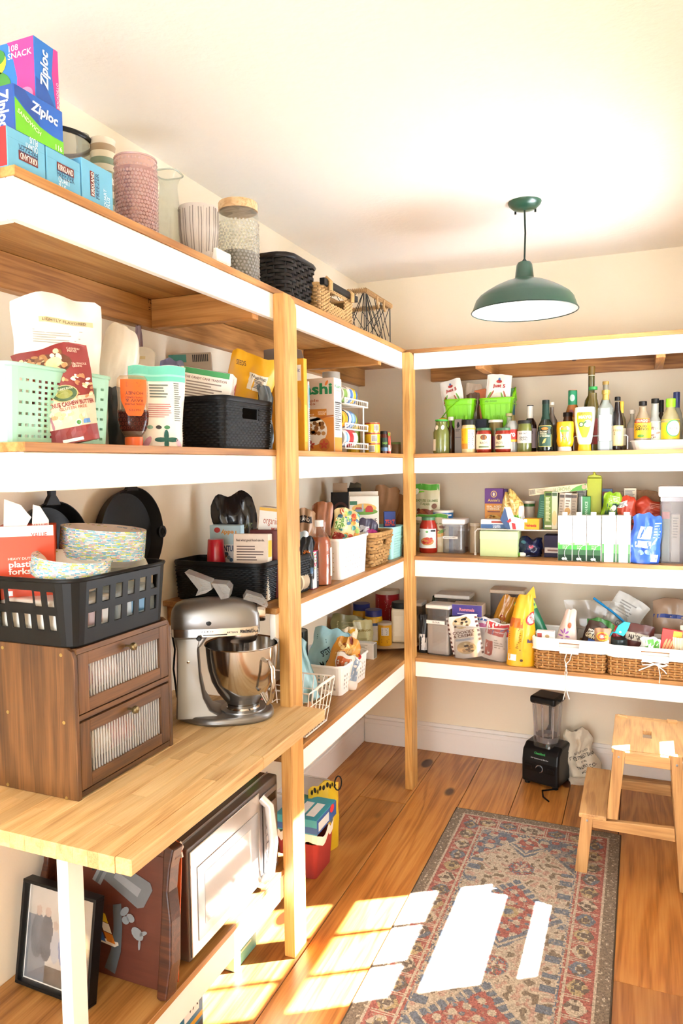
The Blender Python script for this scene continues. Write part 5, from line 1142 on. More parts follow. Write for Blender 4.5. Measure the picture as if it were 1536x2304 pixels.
for i in range(3):
    for j in range(3):
        t.poly(S, [(-.09+.032*i+.014*j*-1+.03, .10+.028*j), (-.062+.032*i-.014*j+.03, .10+.028*j-.004), (-.074+.032*i-.014*j+.03, .126+.028*j-.004), (-.104+.032*i-.014*j+.03, .126+.028*j)], cl[(i*3+j*2) % 9], L=4, name='painted_wing')
t.poly(S, [(-.07, .098), (.03, .088), (.042, .096), (.04, .104), (-.07, .108)], '#e6e0d2', L=3, name='painted_wing'); t.txt(S, 'ME', -.155, .325, .035, .03, '#b89a5a', rot=70)
# framed photograph
FW_, FH = .238, .252
t = T('framed_photograph', 'black framed group photograph leaning on the painted tray', 'picture', (-1.318, 1.318, Z5+.004), -2, -9); BKF = C('#141414', .35)
for a in ((-FW_/2, FW_/2, 0, .008), (-FW_/2, FW_/2, FH-.008, FH)): t.add('frame_rail', MB().box(a[0], a[1], -.018, .012, a[2], a[3]), BKF, bevel=.001)
for a in ((-FW_/2, -FW_/2+.008), (FW_/2-.008, FW_/2)): t.add('frame_rail', MB().box(a[0], a[1], -.018, .012, .008, FH-.008), BKF, bevel=.001)
t.add('mount', MB().box(-FW_/2+.008, FW_/2-.008, .0, .008, .008, FH-.008), C('#efece4', .6))
def phot(a, b):
    c = [.42, .38, .33]
    if b < .18: c = [.10, .075, .05]
    if a < .30 and b < .68: c = [.14, .15, .17]
    if a > .72: c = [.30, .24, .18]
    if a > .78 and b < .5: c = [.14, .11, .08]
    n = noise.noise(Vector((a*8, b*8, 1)))*.04
    for cx, cz, rx, rz, col in ((.16, .47, .10, .24, (.07, .08, .10)), (.30, .47, .10, .25, (.05, .055, .07)), (.44, .40, .07, .17, (.32, .32, .34)), (.58, .42, .09, .2, (.12, .16, .28)), (.16, .73, .045, .055, (.36, .25, .19)), (.30, .74, .045, .055, (.38, .27, .21)), (.43, .62, .04, .05, (.33, .25, .2)), (.56, .66, .04, .05, (.33, .25, .2))):
        if ((a-cx)/rx)**2+((b-cz)/rz)**2 < 1: c = list(col)
    d = math.hypot((a-.86)*1.4, b-.5)
    if d < .16: k = (1-d/.16); c = [c[0]+k*1.0, c[1]+k*.75, c[2]+k*.35]
    return [max(.005, x+n) for x in c]
t.add('photograph', painted('photograph', phot, FW_-.024, FH-.024, .0032), PA, loc=(0, -.0012, .012)); t.add('glazing', MB().box(-FW_/2+.008, FW_/2-.008, -.004, -.0032, .008, FH-.008), GLASS('#ffffff', .02))
# orange folder behind the tray
t = T('orange_folder', 'orange cardboard sheet with a torn corner standing behind the tray', 'folder', (-1.18, 1.462, Z5), 0, -4)
t.add('sheet', MB().prism([(-.15, 0), (.12, 0), (.125, .335), (.118, .35), (.10, .355), (-.15, .40)], lambda a, b: (a, 0, b), lambda a, b: (a, .003, b)), C('#e05a1c', .5)); t.add('torn_edge', MB().prism([(.118, .31), (.128, .315), (.124, .33), (.129, .34), (.12, .353), (.116, .348)], lambda a, b: (a, -.001, b), lambda a, b: (a, .004, b)), C('#efe9df', .8))
# boxes on the floor under the low shelf
def floorbox(nm, label, u, v, col, w, d, h, X, rz=0): 
    p = atZ(u, v, 0); return carton(nm, label, 'box', (X-w/2, p.y+d/2, .0006), rz, w, d, h, col)
t = carton('drink_carton', 'blue and yellow printed carton on the floor below the low shelf, nearest', 'box', (-1.19, 1.60, .0006), 0, .15, .10, .17, '#2a7fa8'); F, Sr = t.S['F'], t.S['R']; t.rect(Sr, -.04, .03, .09, .15, '#e6eef2'); t.rect(Sr, -.045, .045, .06, .075, '#d8a52a'); t.rect(Sr, -.045, .045, .01, .05, '#3a4a58'); t.txt(Sr, 'VA', .0, .12, .05, .03, '#22313c'); t.rect(F, -.07, .07, .05, .07, '#d8a52a')
t = carton('teal_carton', 'teal carton in the sun on the floor below the microwave shelf', 'box', (-1.255, 1.965, .0006), 0, .19, .14, .16, '#5fb7c4'); t.rect(t.S['R'], -.068, .068, .002, .15, '#78c8d2'); t.rect(t.S['F'], .06, .094, .003, .155, '#e9e4dc'); t.lines(t.S['R'], -.05, .05, .03, .12, 6, '#d8eef0')
# ================================================================ left shelf behind the mixer
tt, T2 = tub('storage_tub', 'black rattan-look tub behind the mixer holding red cups', 395, 588, 642, 1274, -1.113, Z3, 1310, hole=False, dep=.34)
zi = Z3+.004
t, S = bag('black_foil_bag', 'crumpled black foil bag standing in the tub behind the mixer', 'bag', 550, zi, 96, 1112, .05, C('#1c1c1e', .25, bump=.3, bs=30, coat=.5), 30, Y=2.27, crump=.02, seed=21, ry=-8, full=5)
w, h = t.w, t.h; t.rect(S, -w*.15, w*.12, h*.62, h*.7, '#d8d6d0', n=(4, 2)); t.txt(S, 'ORGANIC', w*.24, h*.66, w*.3, h*.05, '#8a9a5a')
t = CT_('cracker_box', 'light blue and white cracker box with teddy lettering', 470, 542, 1182, zi, Y=2.175, d=.04, col='#bcd8e0', rz=10)
w, h, F = t.w, t.h, t.S['F']; t.txt(F, 'Teddy', w*.15, h*.9, w*.55, h*.08, '#e0902a', rot=180, bold=.03); t.ell(F, -w*.25, h*.93, w*.1, h*.04, '#c23a3a'); t.rect(F, -w*.48, w*.48, h*.3, h*.72, '#e9eef0'); t.txt(F, 'ADVENTURE', 0, h*.66, w*.8, h*.09, '#2d4f7c', bold=.03); rg = random.Random(2)
for i in range(14): t.ell(F, rg.uniform(-.4, .4)*w, rg.uniform(.32, .58)*h, w*.06, h*.03, rg.choice(['#b98a5a', '#5a7a9a', '#8aa8b8']), L=3, n=10)
t = CT_('snack_mix_box', 'white and yellow cereal snack box leaning at the top of the tub', 574, 630, 1142, zi, Y=2.17, d=.05, col='#f4f0e6', rz=12, dz=.15, ry=6)
w, h, F = t.w, t.h, t.S['F']; t.rect(t.S['L'], -.024, .024, .002, h-.002, '#e8b32a'); t.rect(F, -w*.49, w*.49, h*.92, h*.99, '#e8b32a'); t.txt(F, 'organic', w*.0, h*.68, w*.6, h*.2, '#c0562a', bold=.0); t.txt(F, 'Chex', w*.05, h*.36, w*.6, h*.22, '#2a2a2a', bold=.02); t.txt(F, 'MIX', w*.2, h*.52, w*.3, h*.08, '#c23a2a')
t = CT_('maroon_box', 'flat maroon carton under the snack mix box', 560, 628, 1193, zi, Y=2.14, d=.07, col='#6a1a1c', rz=8, dz=.0)
t = CT_('cracker_box', 'beige carton printed with a note about good food', 521, 600, 1203, zi, Y=2.065, d=.05, col='#d9c6b2', rz=12, rx=-4)
w, h, F = t.w, t.h, t.S['F']; t.txt(F, 'Feel what good food can do.', 0, h*.90, w*.82, h*.05, '#4a2f26', bold=.02); t.lines(F, -w*.4, w*.4, h*.58, h*.82, 6, '#6a5044', seed=2); t.txt(F, 'Jack', -w*.3, h*.5, w*.2, h*.05, '#4a2f26', shear=.3); t.rect(t.S['R'], -.026, .026, .002, h-.002, '#efe7d4'); t.rect(t.S['R'], -.02, .02, h*.65, h*.9, '#e4c23a', L=2)
x, y, r, zt = CY(461, 509, 1213, Y=2.105); zc0 = zi+.0
t = T('red_cup_stack', 'upside-down stack of red plastic cups in the tub', 'cups', (x, y, zi)); h = zt-zi; pr = [(r, 0), (r, h*.3)]
for i in range(7): z = h*(.3+.05*i); pr += [(r*(1-.02*i), z), (r*(.985-.02*i), z+h*.008), (r*(.985-.02*i), z+h*.04)]
pr += [(r*.80, h*.78), (r*.74, h*.99), (r*.70, h), (0, h)]; vessel(t, pr, C('#c3122a', .3, coat=.3), 'cups', 32)
# beyond the post
X, Y = -1.22, atX(690, 1250, -1.12).y
t = T('storage_tub', 'small black tub of snack pouches just beyond the pine post', 'basket', (-1.235, 2.27, Z3), group='black plastic storage tubs'); Wd = Wall(.29, .15, .13, .016, .008); BKT = C('#141517', .5)
pierced(t, Wd, [], BKT, .003); rim(t, Wd, .13, .005, BKT, 'rolled_rim'); weave(t, Wd, 13, .0105, .0016, .0035, BKT, v0=.006, v1=.118, ns=2, jit=0, o=.0012, name='woven_relief')
for nm, lab_, u, v, X, wp, c, rz, ry, sd in (('snack_pouch', 'copper brown snack pouch with a black stripe above the vinegar', 712, 1128, -1.19, 46, '#9a5a34', 30, 5, 31), ('snack_pouch', 'tan and white snack pouch behind the vinegar bottle', 690, 1145, -1.20, 44, '#a9825e', 30, 0, 32), ('snack_pouch', 'silver blue pouch low beside the post', 682, 1192, -1.13, 40, '#b9c6cc', 30, -4, 33), ('snack_pouch', 'black and orange pouch with a sun print beside the post', 686, 1208, -1.105, 36, '#26282c', 30, 2, 34)):
    t, S = bag(nm, lab_, 'bag', u, Z3+.005, wp, v, .04, foil(c), rz, X=X, ry=ry, crump=.010, seed=sd, group='snack pouches beyond the post', full=4); w, h = t.w, t.h
    if sd == 31: t.rect(S, -w*.1, w*.45, h*.42, h*.55, '#2a2220', n=(6, 3)); t.txt(S, 'LAND', w*.17, h*.485, w*.4, h*.07, '#efe6da', rot=60)
    if sd == 32: t.rect(S, -w*.45, w*.3, h*.80, h*.9, '#2b2422', n=(6, 2)); t.txt(S, 'LAND', -w*.05, h*.85, w*.45, h*.05, '#efe6da'); t.rect(S, -w*.45, w*.45, h*.5, h*.6, '#efe9dd', n=(6, 2))
    if sd == 34:
        for q in range(7): t.ell(S, math.cos(q*PI/6)*w*.2, h*.66+math.sin(q*PI/6)*h*.07, w*.1, h*.012, '#e07a22', rot=math.degrees(q*PI/6), n=8)
        t.rect(S, -w*.42, w*.42, h*.3, h*.42, '#3f6a92', n=(6, 2))
t = T('jar_lid', 'beige jar on its side by the pine post with its lid facing out', 'jar', (-1.11, 2.318, Z3+.038), 0, 90); t.add('jar_wall', MB().lathe([(.034, -.0), (.036, .004), (.036, .05), (0, .05)], 28), C('#b9a58a', .4), smooth=40); t.add('lid', MB().lathe([(0, .05), (.0375, .05), (.0375, .062), (.03, .063), (0, .062)], 28), C('#d8c9b0', .4), smooth=40)
t = carton('tea_carton', 'pink and white berry tea carton standing beside the vinegar bottle', 'box', (-1.105, 2.376, Z3), 0, .05, .052, atX(702, 1241, -1.085).z-Z3, '#d43a7c'); w, d, h = t.w, t.d, t.h; F, Sr = t.S['F'], t.S['R']
t.rect(F, -.0245, .0245, .002, h-.002, '#d03a78'); t.rect(Sr, -d/2+.001, d*.16, .002, h-.002, '#f0e6ea'); t.rect(Sr, d*.16, d/2-.001, .002, h-.002, '#2a2a2c'); t.txt(Sr, 'STASH', d*.33, h*.35, h*.34, d*.14, '#efe9e2', rot=90); rg = random.Random(1)
for i in range(18): t.ell(Sr, rg.uniform(-.4, .08)*d, rg.uniform(.5, .95)*h, d*.08, h*.03, rg.choice(['#6a9a3c', '#d0486a', '#a8c060', '#e8a0b4']), L=2+i % 3, n=8)
t.rect(Sr, -d*.4, d*.05, h*.08, h*.4, '#f8f4f4', L=2)
def cyl(name, label, cat, u0, u1, vt, z, X=None, Y=None, prof=None, mat=None, rz=0, n=28, sx=1, sy=1, part='body', group=None):
    """round vessel whose profile is in fractions of its radius and height"""
    x, y, r, zt = CY(u0, u1, vt, X, Y); t = T(name, label, cat, (x, y, z), rz, group=group); t.r, t.h = r, zt-z
    if prof: vessel(t, [(a*r, b*t.h) for a, b in prof], mat, part, n, sx=sx, sy=sy)
    return t
t = cyl('vinegar_bottle', 'glass bottle of amber cider vinegar with a white cap', 'bottle', 690, 745, 1170, Z3, X=-1.105, prof=[(0, 0), (.93, 0), (1, .03), (1, .62), (.92, .70), (.55, .80), (.34, .88), (.32, .92)], mat=GLASS('#f6eee6', .04), rz=40)
r, h = t.r, t.h; t.add('vinegar', MB().lathe([(0, .004), (r*.95, .004), (r*.95, h*.62), (r*.87, h*.70), (r*.72, h*.745), (0, h*.745)], 28), C('#a3491a', .15, coat=.5, var=.1), smooth=45); cap(t, r*.36, h*.90, h, C('#f3f1ec', .4)); t.rect(t.S, r*.75, r*1.9, h*.14, h*.58, '#efe6d8', n=(8, 1), L=2)
# white bin
def whitebin(label, near, w_, d_, h, z, rows, cols, sq):
    t = T('white_bin', label, 'basket', (near[0]-d_/2, near[1]+w_/2, z), group='white perforated plastic bins'); Wd = Wall(d_-.02, w_-.02, h, .018, .010); ho = []
    for k in range(4):
        s0, ln = Wd.side(k); n = cols[k % 2]
        for i in range(n):
            for j in range(rows):
                if k % 2 == 1 and sq < .003 and False: continue
                u = s0+ln*(i+.5)/n; v = h*.14+h*.58*(j+.5)/rows; ho.append((u-sq, u+sq, v-sq, v+sq))
    M_ = C('#f5f3f1', .35, var=.01); pierced(t, Wd, ho, M_, .0025); rim(t, Wd, h, .004, M_, 'rolled_rim', flat=1.5, o=.003)
    return t, Wd
t, Wd = whitebin('white perforated plastic bin beside the vinegar bottle', (-1.053, 2.575), .285, .25, atX(772, 1216, -1.053).z-Z3-.0, Z3, 5, (6, 9), .0023)
p0 = Z3+.005
t, S = bag('popcorn_pouch', 'green blue and orange illustrated pouch in the white bin', 'bag', 768, p0, 62, 1146, .05, foil('#d9c28a'), 40, X=-1.12, ry=6, crump=.012, seed=41, full=5); w, h = t.w, t.h; rg = random.Random(9)
for i in range(44): t.ell(S, rg.uniform(-.45, .45)*w, rg.uniform(.4, .97)*h, w*.1, h*.03, rg.choice(['#4a9a8c', '#e0a03a', '#3a6a8a', '#d8583a', '#8ab04a', '#f0e2b8']), L=2+i % 3, n=8, rot=rg.uniform(0, 180))
t.rect(S, -w*.48, -w*.05, h*.7, h*.86, '#d8e2b0', n=(5, 3), L=6); t.txt(S, 'POP\nOR', -w*.26, h*.78, w*.36, h*.13, '#6aa03a', bold=.04, rot=30, L=8); t.ell(S, -w*.25, h*.55, w*.22, h*.09, '#a8332c', L=6, rings=2)
t, S = bag('chip_pouch', 'dark purple and magenta pouch tucked behind the colourful pouch', 'bag', 808, p0, 50, 1168, .04, foil('#3a3450'), 45, X=-1.17, ry=16, crump=.010, seed=42, full=5); w, h = t.w, t.h; t.rect(S, -w*.1, w*.48, h*.55, h*.8, '#c02a86', n=(5, 4)); t.rect(S, -w*.45, w*.0, h*.7, h*.84, '#d8dce4', n=(4, 2))
# water hyacinth basket
hw_ = atX(845, 1203, -1.05).z-Z3
t = T('hyacinth_basket', 'tan woven water hyacinth basket near the far post', 'basket', (-1.052-.135, 2.925+.13, Z3)); Wd = Wall(.225, .20, hw_, .016, .028); HY = C('#a97f48', .8, var=.45, bs=90); s0, ln = Wd.side(1); hole = (s0+ln*.36, s0+ln*.68, hw_*.64, hw_*.84)
weave(t, Wd, 10, .017, .004, hw_/10/2*1.15, HY, holes=[hole], seed=8, jit=.3); stakes(t, Wd, .017, .004, C('#8a6434', .9), v1=hw_*.98, holes=[hole]); rim(t, Wd, hw_, .008, HY, 'plaited_rim'); t.add('lining', MB().grid(lambda a, b: Wd(s0+ln+Wd.c+(Wd.per-ln-2*Wd.c)*a, hw_*.97*b, -.007), 36, 1), C('#6e4c26', .9))
t.add('basket_floor', MB().box(-.1, .1, -.09, .09, .004, .008), C('#7a5630', .9))
t = CT_('waffle_mix_box', 'white waffle mix carton with a red barn picture', 786, 852, 1116, Z3+.01, X=-1.19, d=.055, col='#e9e2d6', rz=26)
w, h, F = t.w, t.h, t.S['F']; t.ell(F, 0, h*.80, w*.42, h*.08, '#e0b060'); t.ell(F, 0, h*.745, w*.46, h*.05, '#6c9a3c', L=3); t.poly(F, [(.04*w, .74*h), (.3*w, .74*h), (.3*w, .8*h), (.24*w, .845*h), (.12*w, .845*h), (.04*w, .8*h)], '#b8322c', L=5); t.rect(F, -w*.08, -w*.02, h*.75, h*.87, '#b0b4b0', L=5); t.rect(F, -w*.3, -w*.08, h*.745, h*.79, '#7c94a8', L=4); t.poly(F, [(-.32*w, .785*h), (-.06*w, .785*h), (-.11*w, .82*h), (-.27*w, .82*h)], '#b04a3a', L=5); t.rect(F, -w*.49, -w*.24, h*.86, h*.92, '#3a7a5a', L=3)
t.txt(F, 'MAPLE GROVE', 0, h*.60, w*.86, h*.075, '#2a2a2a', bold=.0); t.txt(F, '-FARMS-', 0, h*.51, w*.4, h*.045, '#2a2a2a'); t.txt(F, 'WAFFLE MIX', w*.12, h*.40, w*.62, h*.045, '#2d5a6a'); t.lines(t.S['R'], -.022, .022, h*.3, h*.85, 10, '#8a8a86'); t.add('open_flap', MB().box(-w/2, w/2, -.0, .002, h, h+.02), C('#d9cfbf', .6))
t = CT_('coffee_box', 'dark coffee carton with a brown round emblem and open cardboard flap', 746, 786, 1108, Z3, X=-1.36, d=.05, col='#2b2624', rz=28); w, h, F = t.w, t.h, t.S['F']; t.add('open_flap', MB().box(-w*.4, w*.42, .0, .002, h, h+.045), C('#a98a6a', .8)); t.ell(F, 0, h*.72, w*.42, h*.13, '#5a2f28'); t.ell(F, 0, h*.71, w*.3, h*.1, '#1a1817', L=3); t.ell(F, 0, h*.70, w*.18, h*.06, '#77706a', L=4); t.ell(F, 0, h*.69, w*.09, h*.035, '#1a1817', L=5)
t = CT_('coffee_box', 'olive black carton with a torn top behind the waffle mix', 783, 812, 1098, Z3, X=-1.38, d=.04, col='#33302a', rz=28); w, h, F = t.w, t.h, t.S['F']; t.rect(F, -w*.48, w*.48, h*.82, h*.86, '#d8d2c4'); t.add('torn_flap', MB().prism([(-w*.45, h), (w*.5, h), (w*.52, h+.02), (w*.2, h+.03), (-.0, h+.024), (-w*.3, h+.03)], lambda a, b: (a, -.015, b), lambda a, b: (a, -.0135, b)), C('#5a5240', .8))
for u, v, wp, ry, sd, lab_ in ((850, 1092, 60, 10, 51, 'brown paper bag folded behind the waffle mix carton'), (878, 1112, 44, 16, 52, 'crumpled brown paper bag near the far post')):
    t, S = bag('paper_bag', lab_, 'bag', u, Z3, wp, v, .05, C('#a9784e', .8, bump=.2, bs=25), 30, X=-1.30 if sd == 51 else -1.25, ry=ry, crump=.014, seed=sd, full=6, gus=.9, group='brown paper bags')
t = CT_('rice_mix_box', 'royal blue rice mix carton with red lettering near the far post', 864, 890, 1151, Z3+.01, X=-1.12, d=.03, col='#1d3f8c', rz=24, rx=-2); w, h, F = t.w, t.h, t.S['F']; t.txt(F, 'ZEAZ', 0, h*.74, w*.86, h*.14, '#d8402c', bold=.03); t.lines(F, -w*.4, w*.4, h*.5, h*.62, 2, '#d8dce8'); t.rect(t.S['R'], -.014, .014, .003, h-.003, '#cfdde6')
t = T('storage_basket', 'pale teal plastic basket squeezed behind the far post', 'basket', (-1.17, 3.30, Z3)); Wd = Wall(.2, .16, atX(897, 1184, -1.07).z-Z3, .015, .01); ho = []
for k in (0, 1):
    s0, ln = Wd.side(k)
    for i in range(9):
        for j in range(9): u = s0+ln*(i+.5)/9; v = Wd.h*(.1+.75*(j+.5)/9); ho.append((u-.0024, u+.0024, v-.002, v+.002))
pierced(t, Wd, ho, C('#9fd6d4', .4), .0025); rim(t, Wd, Wd.h, .004, C('#9fd6d4', .4), 'rolled_rim')

# ================================================================ lowest left shelf
hb = atX(784, 1494, -1.112).z-Z4
t, Wd = whitebin('white perforated plastic bin with scissors and snack bags on the lowest left shelf', (-1.112, 2.692), .31, .28, hb, Z4, 4, (10, 11), .0048)
p0 = Z4+.005
t, S = bag('tortilla_bag', 'light blue crumpled snack bag in the white bin', 'bag', 722, p0, 84, 1408, .06, C('#9fd0de', .35, bump=.2, bs=30), 20, X=-1.27, ry=14, crump=.02, seed=61, full=6, gus=.9); w, h = t.w, t.h; t.txt(S, 'SIETE', -w*.05, h*.6, w*.3, h*.12, '#26455a', rot=50, bold=.03); t.txt(S, 'M OS', w*.05, h*.38, w*.4, h*.12, '#26323c', rot=30); t.lines(S, -w*.4, w*.0, h*.7, h*.85, 4, '#3a6a80')
t, S = bag('tortilla_bag', 'light blue folded bag end leaning left in the white bin', 'bag', 690, p0, 60, 1430, .05, C('#a9d6e0', .35, bump=.2, bs=30), 30, X=-1.22, ry=-14, crump=.02, seed=67, full=6); w, h = t.w, t.h; t.txt(S, 'FREE', 0, h*.8, w*.4, h*.08, '#2a4a5c', rot=-20)
t = tin('dark_tin', 'dark round tin lid showing behind the light blue bags', (-1.41, 2.90, Z4), .045, .21, '#26302c', lid='#3a4a44')
t, S = bag('croissant_bag', 'golden bag of croissants in the white bin', 'bag', 752, p0, 62, 1432, .07, C('#d9983a', .3, bump=.25, bs=30, coat=.3), 25, X=-1.20, ry=18, crump=.018, seed=62, full=5, gus=.9); w, h = t.w, t.h; rg = random.Random(4)
for i in range(14): t.ell(S, rg.uniform(-.3, .4)*w, rg.uniform(.62, .95)*h, w*.14, h*.04, rg.choice(['#a8481c', '#e8b45a', '#f0cf8a', '#8a2f14']), L=2+i % 3, n=8, rot=rg.uniform(0, 180))
t, S = bag('chips_bag', 'white and yellow bag of chips upright in the white bin', 'bag', 786, p0, 36, 1410, .05, foil('#e9dfc4'), 25, X=-1.19, crump=.012, seed=63, full=5); w, h = t.w, t.h
for i in range(8): t.ell(S, rg.uniform(-.35, .35)*w, rg.uniform(.6, .95)*h, w*.16, h*.035, rg.choice(['#e0a828', '#f4ecd8', '#c88a1c']), L=2+i % 3, n=8)
t, S = bag('jerky_bag', 'white orange and blue snack packet at the front of the white bin', 'bag', 772, p0, 56, 1470, .05, foil('#e8e2da'), 15, X=-1.15, ry=12, crump=.014, seed=64, full=6); w, h = t.w, t.h; t.rect(S, -w*.45, w*.1, h*.6, h*.9, '#c8622a', n=(5, 4)); t.rect(S, w*.2, w*.46, h*.3, h*.95, '#8fa0b4', n=(3, 4))
t = T('scissors', 'red handled scissors lying on the white bin contents', 'scissors', (-1.135, 2.83, Z4+hb+.012), 35, 12)
for s_ in (-1, 1):
    t.add('handle', MB().tube([(.02*math.cos(a*PI/8)+s_*.026, -.028*math.sin(a*PI/8)-.005, s_*.003) for a in range(16)], .0045, 6, True), C('#c8232a', .35), smooth=60); t.add('blade', MB().prism([(s_*.006, .02), (s_*.012, .022), (s_*-.004, .11)], lambda a, b: (a, b, s_*.002), lambda a, b: (a, b, s_*.002+.0015)), STEEL)
# white wire basket with onions
t = T('wire_basket', 'white wire scoop basket standing beside the pine post', 'basket', (-1.16, 2.32, Z4)); WW = C('#f6f5f1', .35); bw_, bd, bh = .2, .18, .16
def WB(x, y, z): return (x*bw_/2*(1+.25*z), y*bd/2*(1+.25*z), .006+z*bh)
for z in (0, .33, .66, 1.): t.add('hoop_wire', MB().tube([WB(x, y, z) for x, y in ((-1, -1), (1, -1), (1, 1), (-1, 1))], .003 if z in (0, 1.) else .0018, 6, True), WW, smooth=60)
for i in range(7):
    q = -1+2*i/6; t.add('upright_wire', MB().tube([WB(q, -1, 1), WB(q, -1, 0), WB(q, 1, 0), WB(q, 1, 1)], .0018, 5), WW); t.add('upright_wire', MB().tube([WB(-1, q, 1), WB(-1, q, 0), WB(1, q, 0), WB(1, q, 1)], .0018, 5), WW)
t.add('handle', MB().tube([WB(1, -.5, 1), (bw_*.72, -.05, bh*1.15), (bw_*.72, .05, bh*1.15), WB(1, .5, 1)], .008, 8, flat=.6), WW, smooth=60)
for i, (x, y) in enumerate(((-.03, -.04), (.045, -.02), (-.01, .045), (.05, .05))):
    o = T('onion', ('tan onion low in the white wire basket, nearest the counter', 'tan onion in the white wire basket nearest the shelf edge', 'tan onion at the back of the white wire basket', 'tan onion at the far corner of the white wire basket')[i], 'onion', (-1.16+x, 2.32+y, Z4+.009), group='onions in the wire basket'); o.add('bulb', MB().lathe([(0, 0), (.02, .004), (.034, .022), (.035, .036), (.026, .052), (.01, .06), (.005, .072), (0, .074)], 18), C('#c98f62', .35, var=.2, bs=40), smooth=60); o.add('root_tuft', MB().lathe([(.006, -.001), (.004, .003)], 8), C('#8a6a48', .8))
t = T('produce_net', 'red mesh net bag of potatoes left of the pine post', 'bag', (-1.29, 2.22, Z4)); S = pouch(t, .13, .17, .09, C('#c46a58', .6, var=.4, bs=60, bump=.6), crump=.02, seed=71, full=4, name='net_body'); mb = MB()
for i in range(10): mb.tube([S(-.06+.012*i+.05*(q/8-.5), .16*q/8, .001) for q in range(9)], .0009, 3); mb.tube([S(-.06+.012*i-.05*(q/8-.5), .16*q/8, .001) for q in range(9)], .0009, 3)
o = t.add('net_mesh', mb, C('#e8d0c8', .6)); o['kind'] = 'stuff'
# pouches and jars behind the white bin
t, S = bag('rice_pouch', 'olive green grain pouch behind the white bin', 'bag', 776, Z4, 70, 1384, .05, foil('#7f7d52'), 25, X=-1.38, ry=4, crump=.01, seed=65); w, h = t.w, t.h; t.lines(S, -w*.3, w*.2, h*.62, h*.82, 5, '#c9c79a'); t.ell(S, w*.25, h*.62, w*.12, h*.05, '#c9c79a')
t, S = bag('quinoa_pouch', 'pale green quinoa pouch standing behind the scissors', 'bag', 820, Z4, 42, 1394, .05, foil('#c9c794'), 25, X=-1.28, ry=-3, crump=.008, seed=66); w, h = t.w, t.h; t.txt(S, 'QUINOA', 0, h*.68, w*.8, h*.08, '#9a7c2a'); t.rect(S, -w*.46, -w*.1, h*.72, h*.95, '#eaf0dc', n=(4, 4)); t.lines(S, -w*.35, w*.35, h*.3, h*.5, 5, '#a8a06a')
t = carton('label_maker_box', 'clear-sided white carton standing beyond the white bin', 'box', (-1.235, 3.30, Z4), 0, .095, .05, atX(825, 1442, -1.24).z-Z4, '#ecebe6'); h = t.h; t.rect(t.S['R'], -.024, .024, .003, h-.003, '#8a8578'); t.lines(t.S['F'], -.04, .02, h*.6, h*.9, 4, '#b9b6ae')
def jar(name, label, u0, u1, vt, z, X=None, Y=None, body='#e8b820', lid='#27348c', cat='jar', lidf=.18, band=None, sx=1, group=None, text=None, tc='#333333', prof=None, rz=0, mat=None, coat=.3, lidr=.95):
    t = cyl(name, label, cat, u0, u1, vt, z, X, Y, prof or [(0, 0), (.95, 0), (1, .03), (1, .74), (.93, .80), (.86, 1-lidf)], mat or C(body, .25, coat=coat), rz=rz, group=group); r, h = t.r, t.h
    cap(t, r*lidr, h*(1-lidf)-.001, h, C(lid, .4), 'lid')
    if band: t.rect(t.S, -r*1.35, r*1.35, h*band[0], h*band[1], band[2], n=(14, 1))
    if text: t.txt(t.S, text, 0, h*(band[0]+band[1])/2, r*1.5, h*(band[1]-band[0])*.3, tc)
    return t
ZL = Z4+.022
t = T('lazy_susan', 'cream round turntable in the far corner of the lowest shelf', 'turntable', (-1.235, 3.62, Z4)); t.add('plate', MB().lathe([(0, .012), (.15, .012), (.205, .016), (.212, .021), (.2, .0205), (0, .0185)], 48), C('#dcc9a8', .4), smooth=40); t.add('base_ring', MB().lathe([(.12, 0), (.12, .013), (.1, .013), (.1, 0)], 32), C('#c8b590', .5))
jar('mayonnaise_jar', 'yellow jar with a dark blue lid at the back of the turntable', 793, 833, 1357, ZL, X=-1.37, band=(.15, .6, '#2a6a8a'), group='yellow jars with blue lids', rz=20)
t = jar('mayonnaise_jar', 'yellow jar with a dark blue lid, nearer one on the turntable', 820, 860, 1371, ZL, X=-1.27, band=(.12, .62, '#d8dde0'), group='yellow jars with blue lids', rz=20); t.rect(t.S, -t.r*1.35, t.r*1.35, t.h*.56, t.h*.64, '#2a5a9a', n=(14, 1), L=2); t.lines(t.S, -t.r*.5, t.r*.9, t.h*.15, t.h*.5, 7, '#7a8088')
t = cyl('coffee_tin', 'big red tin with a cream lid in the far corner', 'tin', 844, 898, 1325, ZL, X=-1.30, prof=[(0, 0), (.98, 0), (1, .02), (1, .90)], mat=C('#b81d2a', .3, coat=.3), rz=20); r, h = t.r, t.h; cap(t, r*1.02, h*.90, h, C('#d9c9b0', .4), 'lid'); t.lines(t.S, -r*.9, r*.1, h*.5, h*.8, 8, '#e8c0b8'); t.txt(t.S, 'Country', r*.5, h*.62, r*.6, h*.07, '#f2dcd4', shear=.3); t.lines(t.S, r*.1, r*.9, h*.25, h*.55, 9, '#dca8a0', seed=3)
t = cyl('baking_powder_can', 'small yellow can with a clear lid at the front of the turntable', 'can', 849, 881, 1399, ZL, X=-1.205, prof=[(0, 0), (.98, 0), (1, .02), (1, .9)], mat=C('#e3a51c', .35), rz=25); r, h = t.r, t.h; cap(t, r*1.02, h*.90, h, C('#c9bca8', .35), 'lid'); t.rect(t.S, -r*.6, r*.5, h*.45, h*.8, '#d8d6d0', n=(8, 1)); t.lines(t.S, -r*.5, r*.4, h*.48, h*.77, 7, '#77777a', L=4); t.lines(t.S, -r*.6, r*.6, h*.1, h*.3, 3, '#8a4a14')
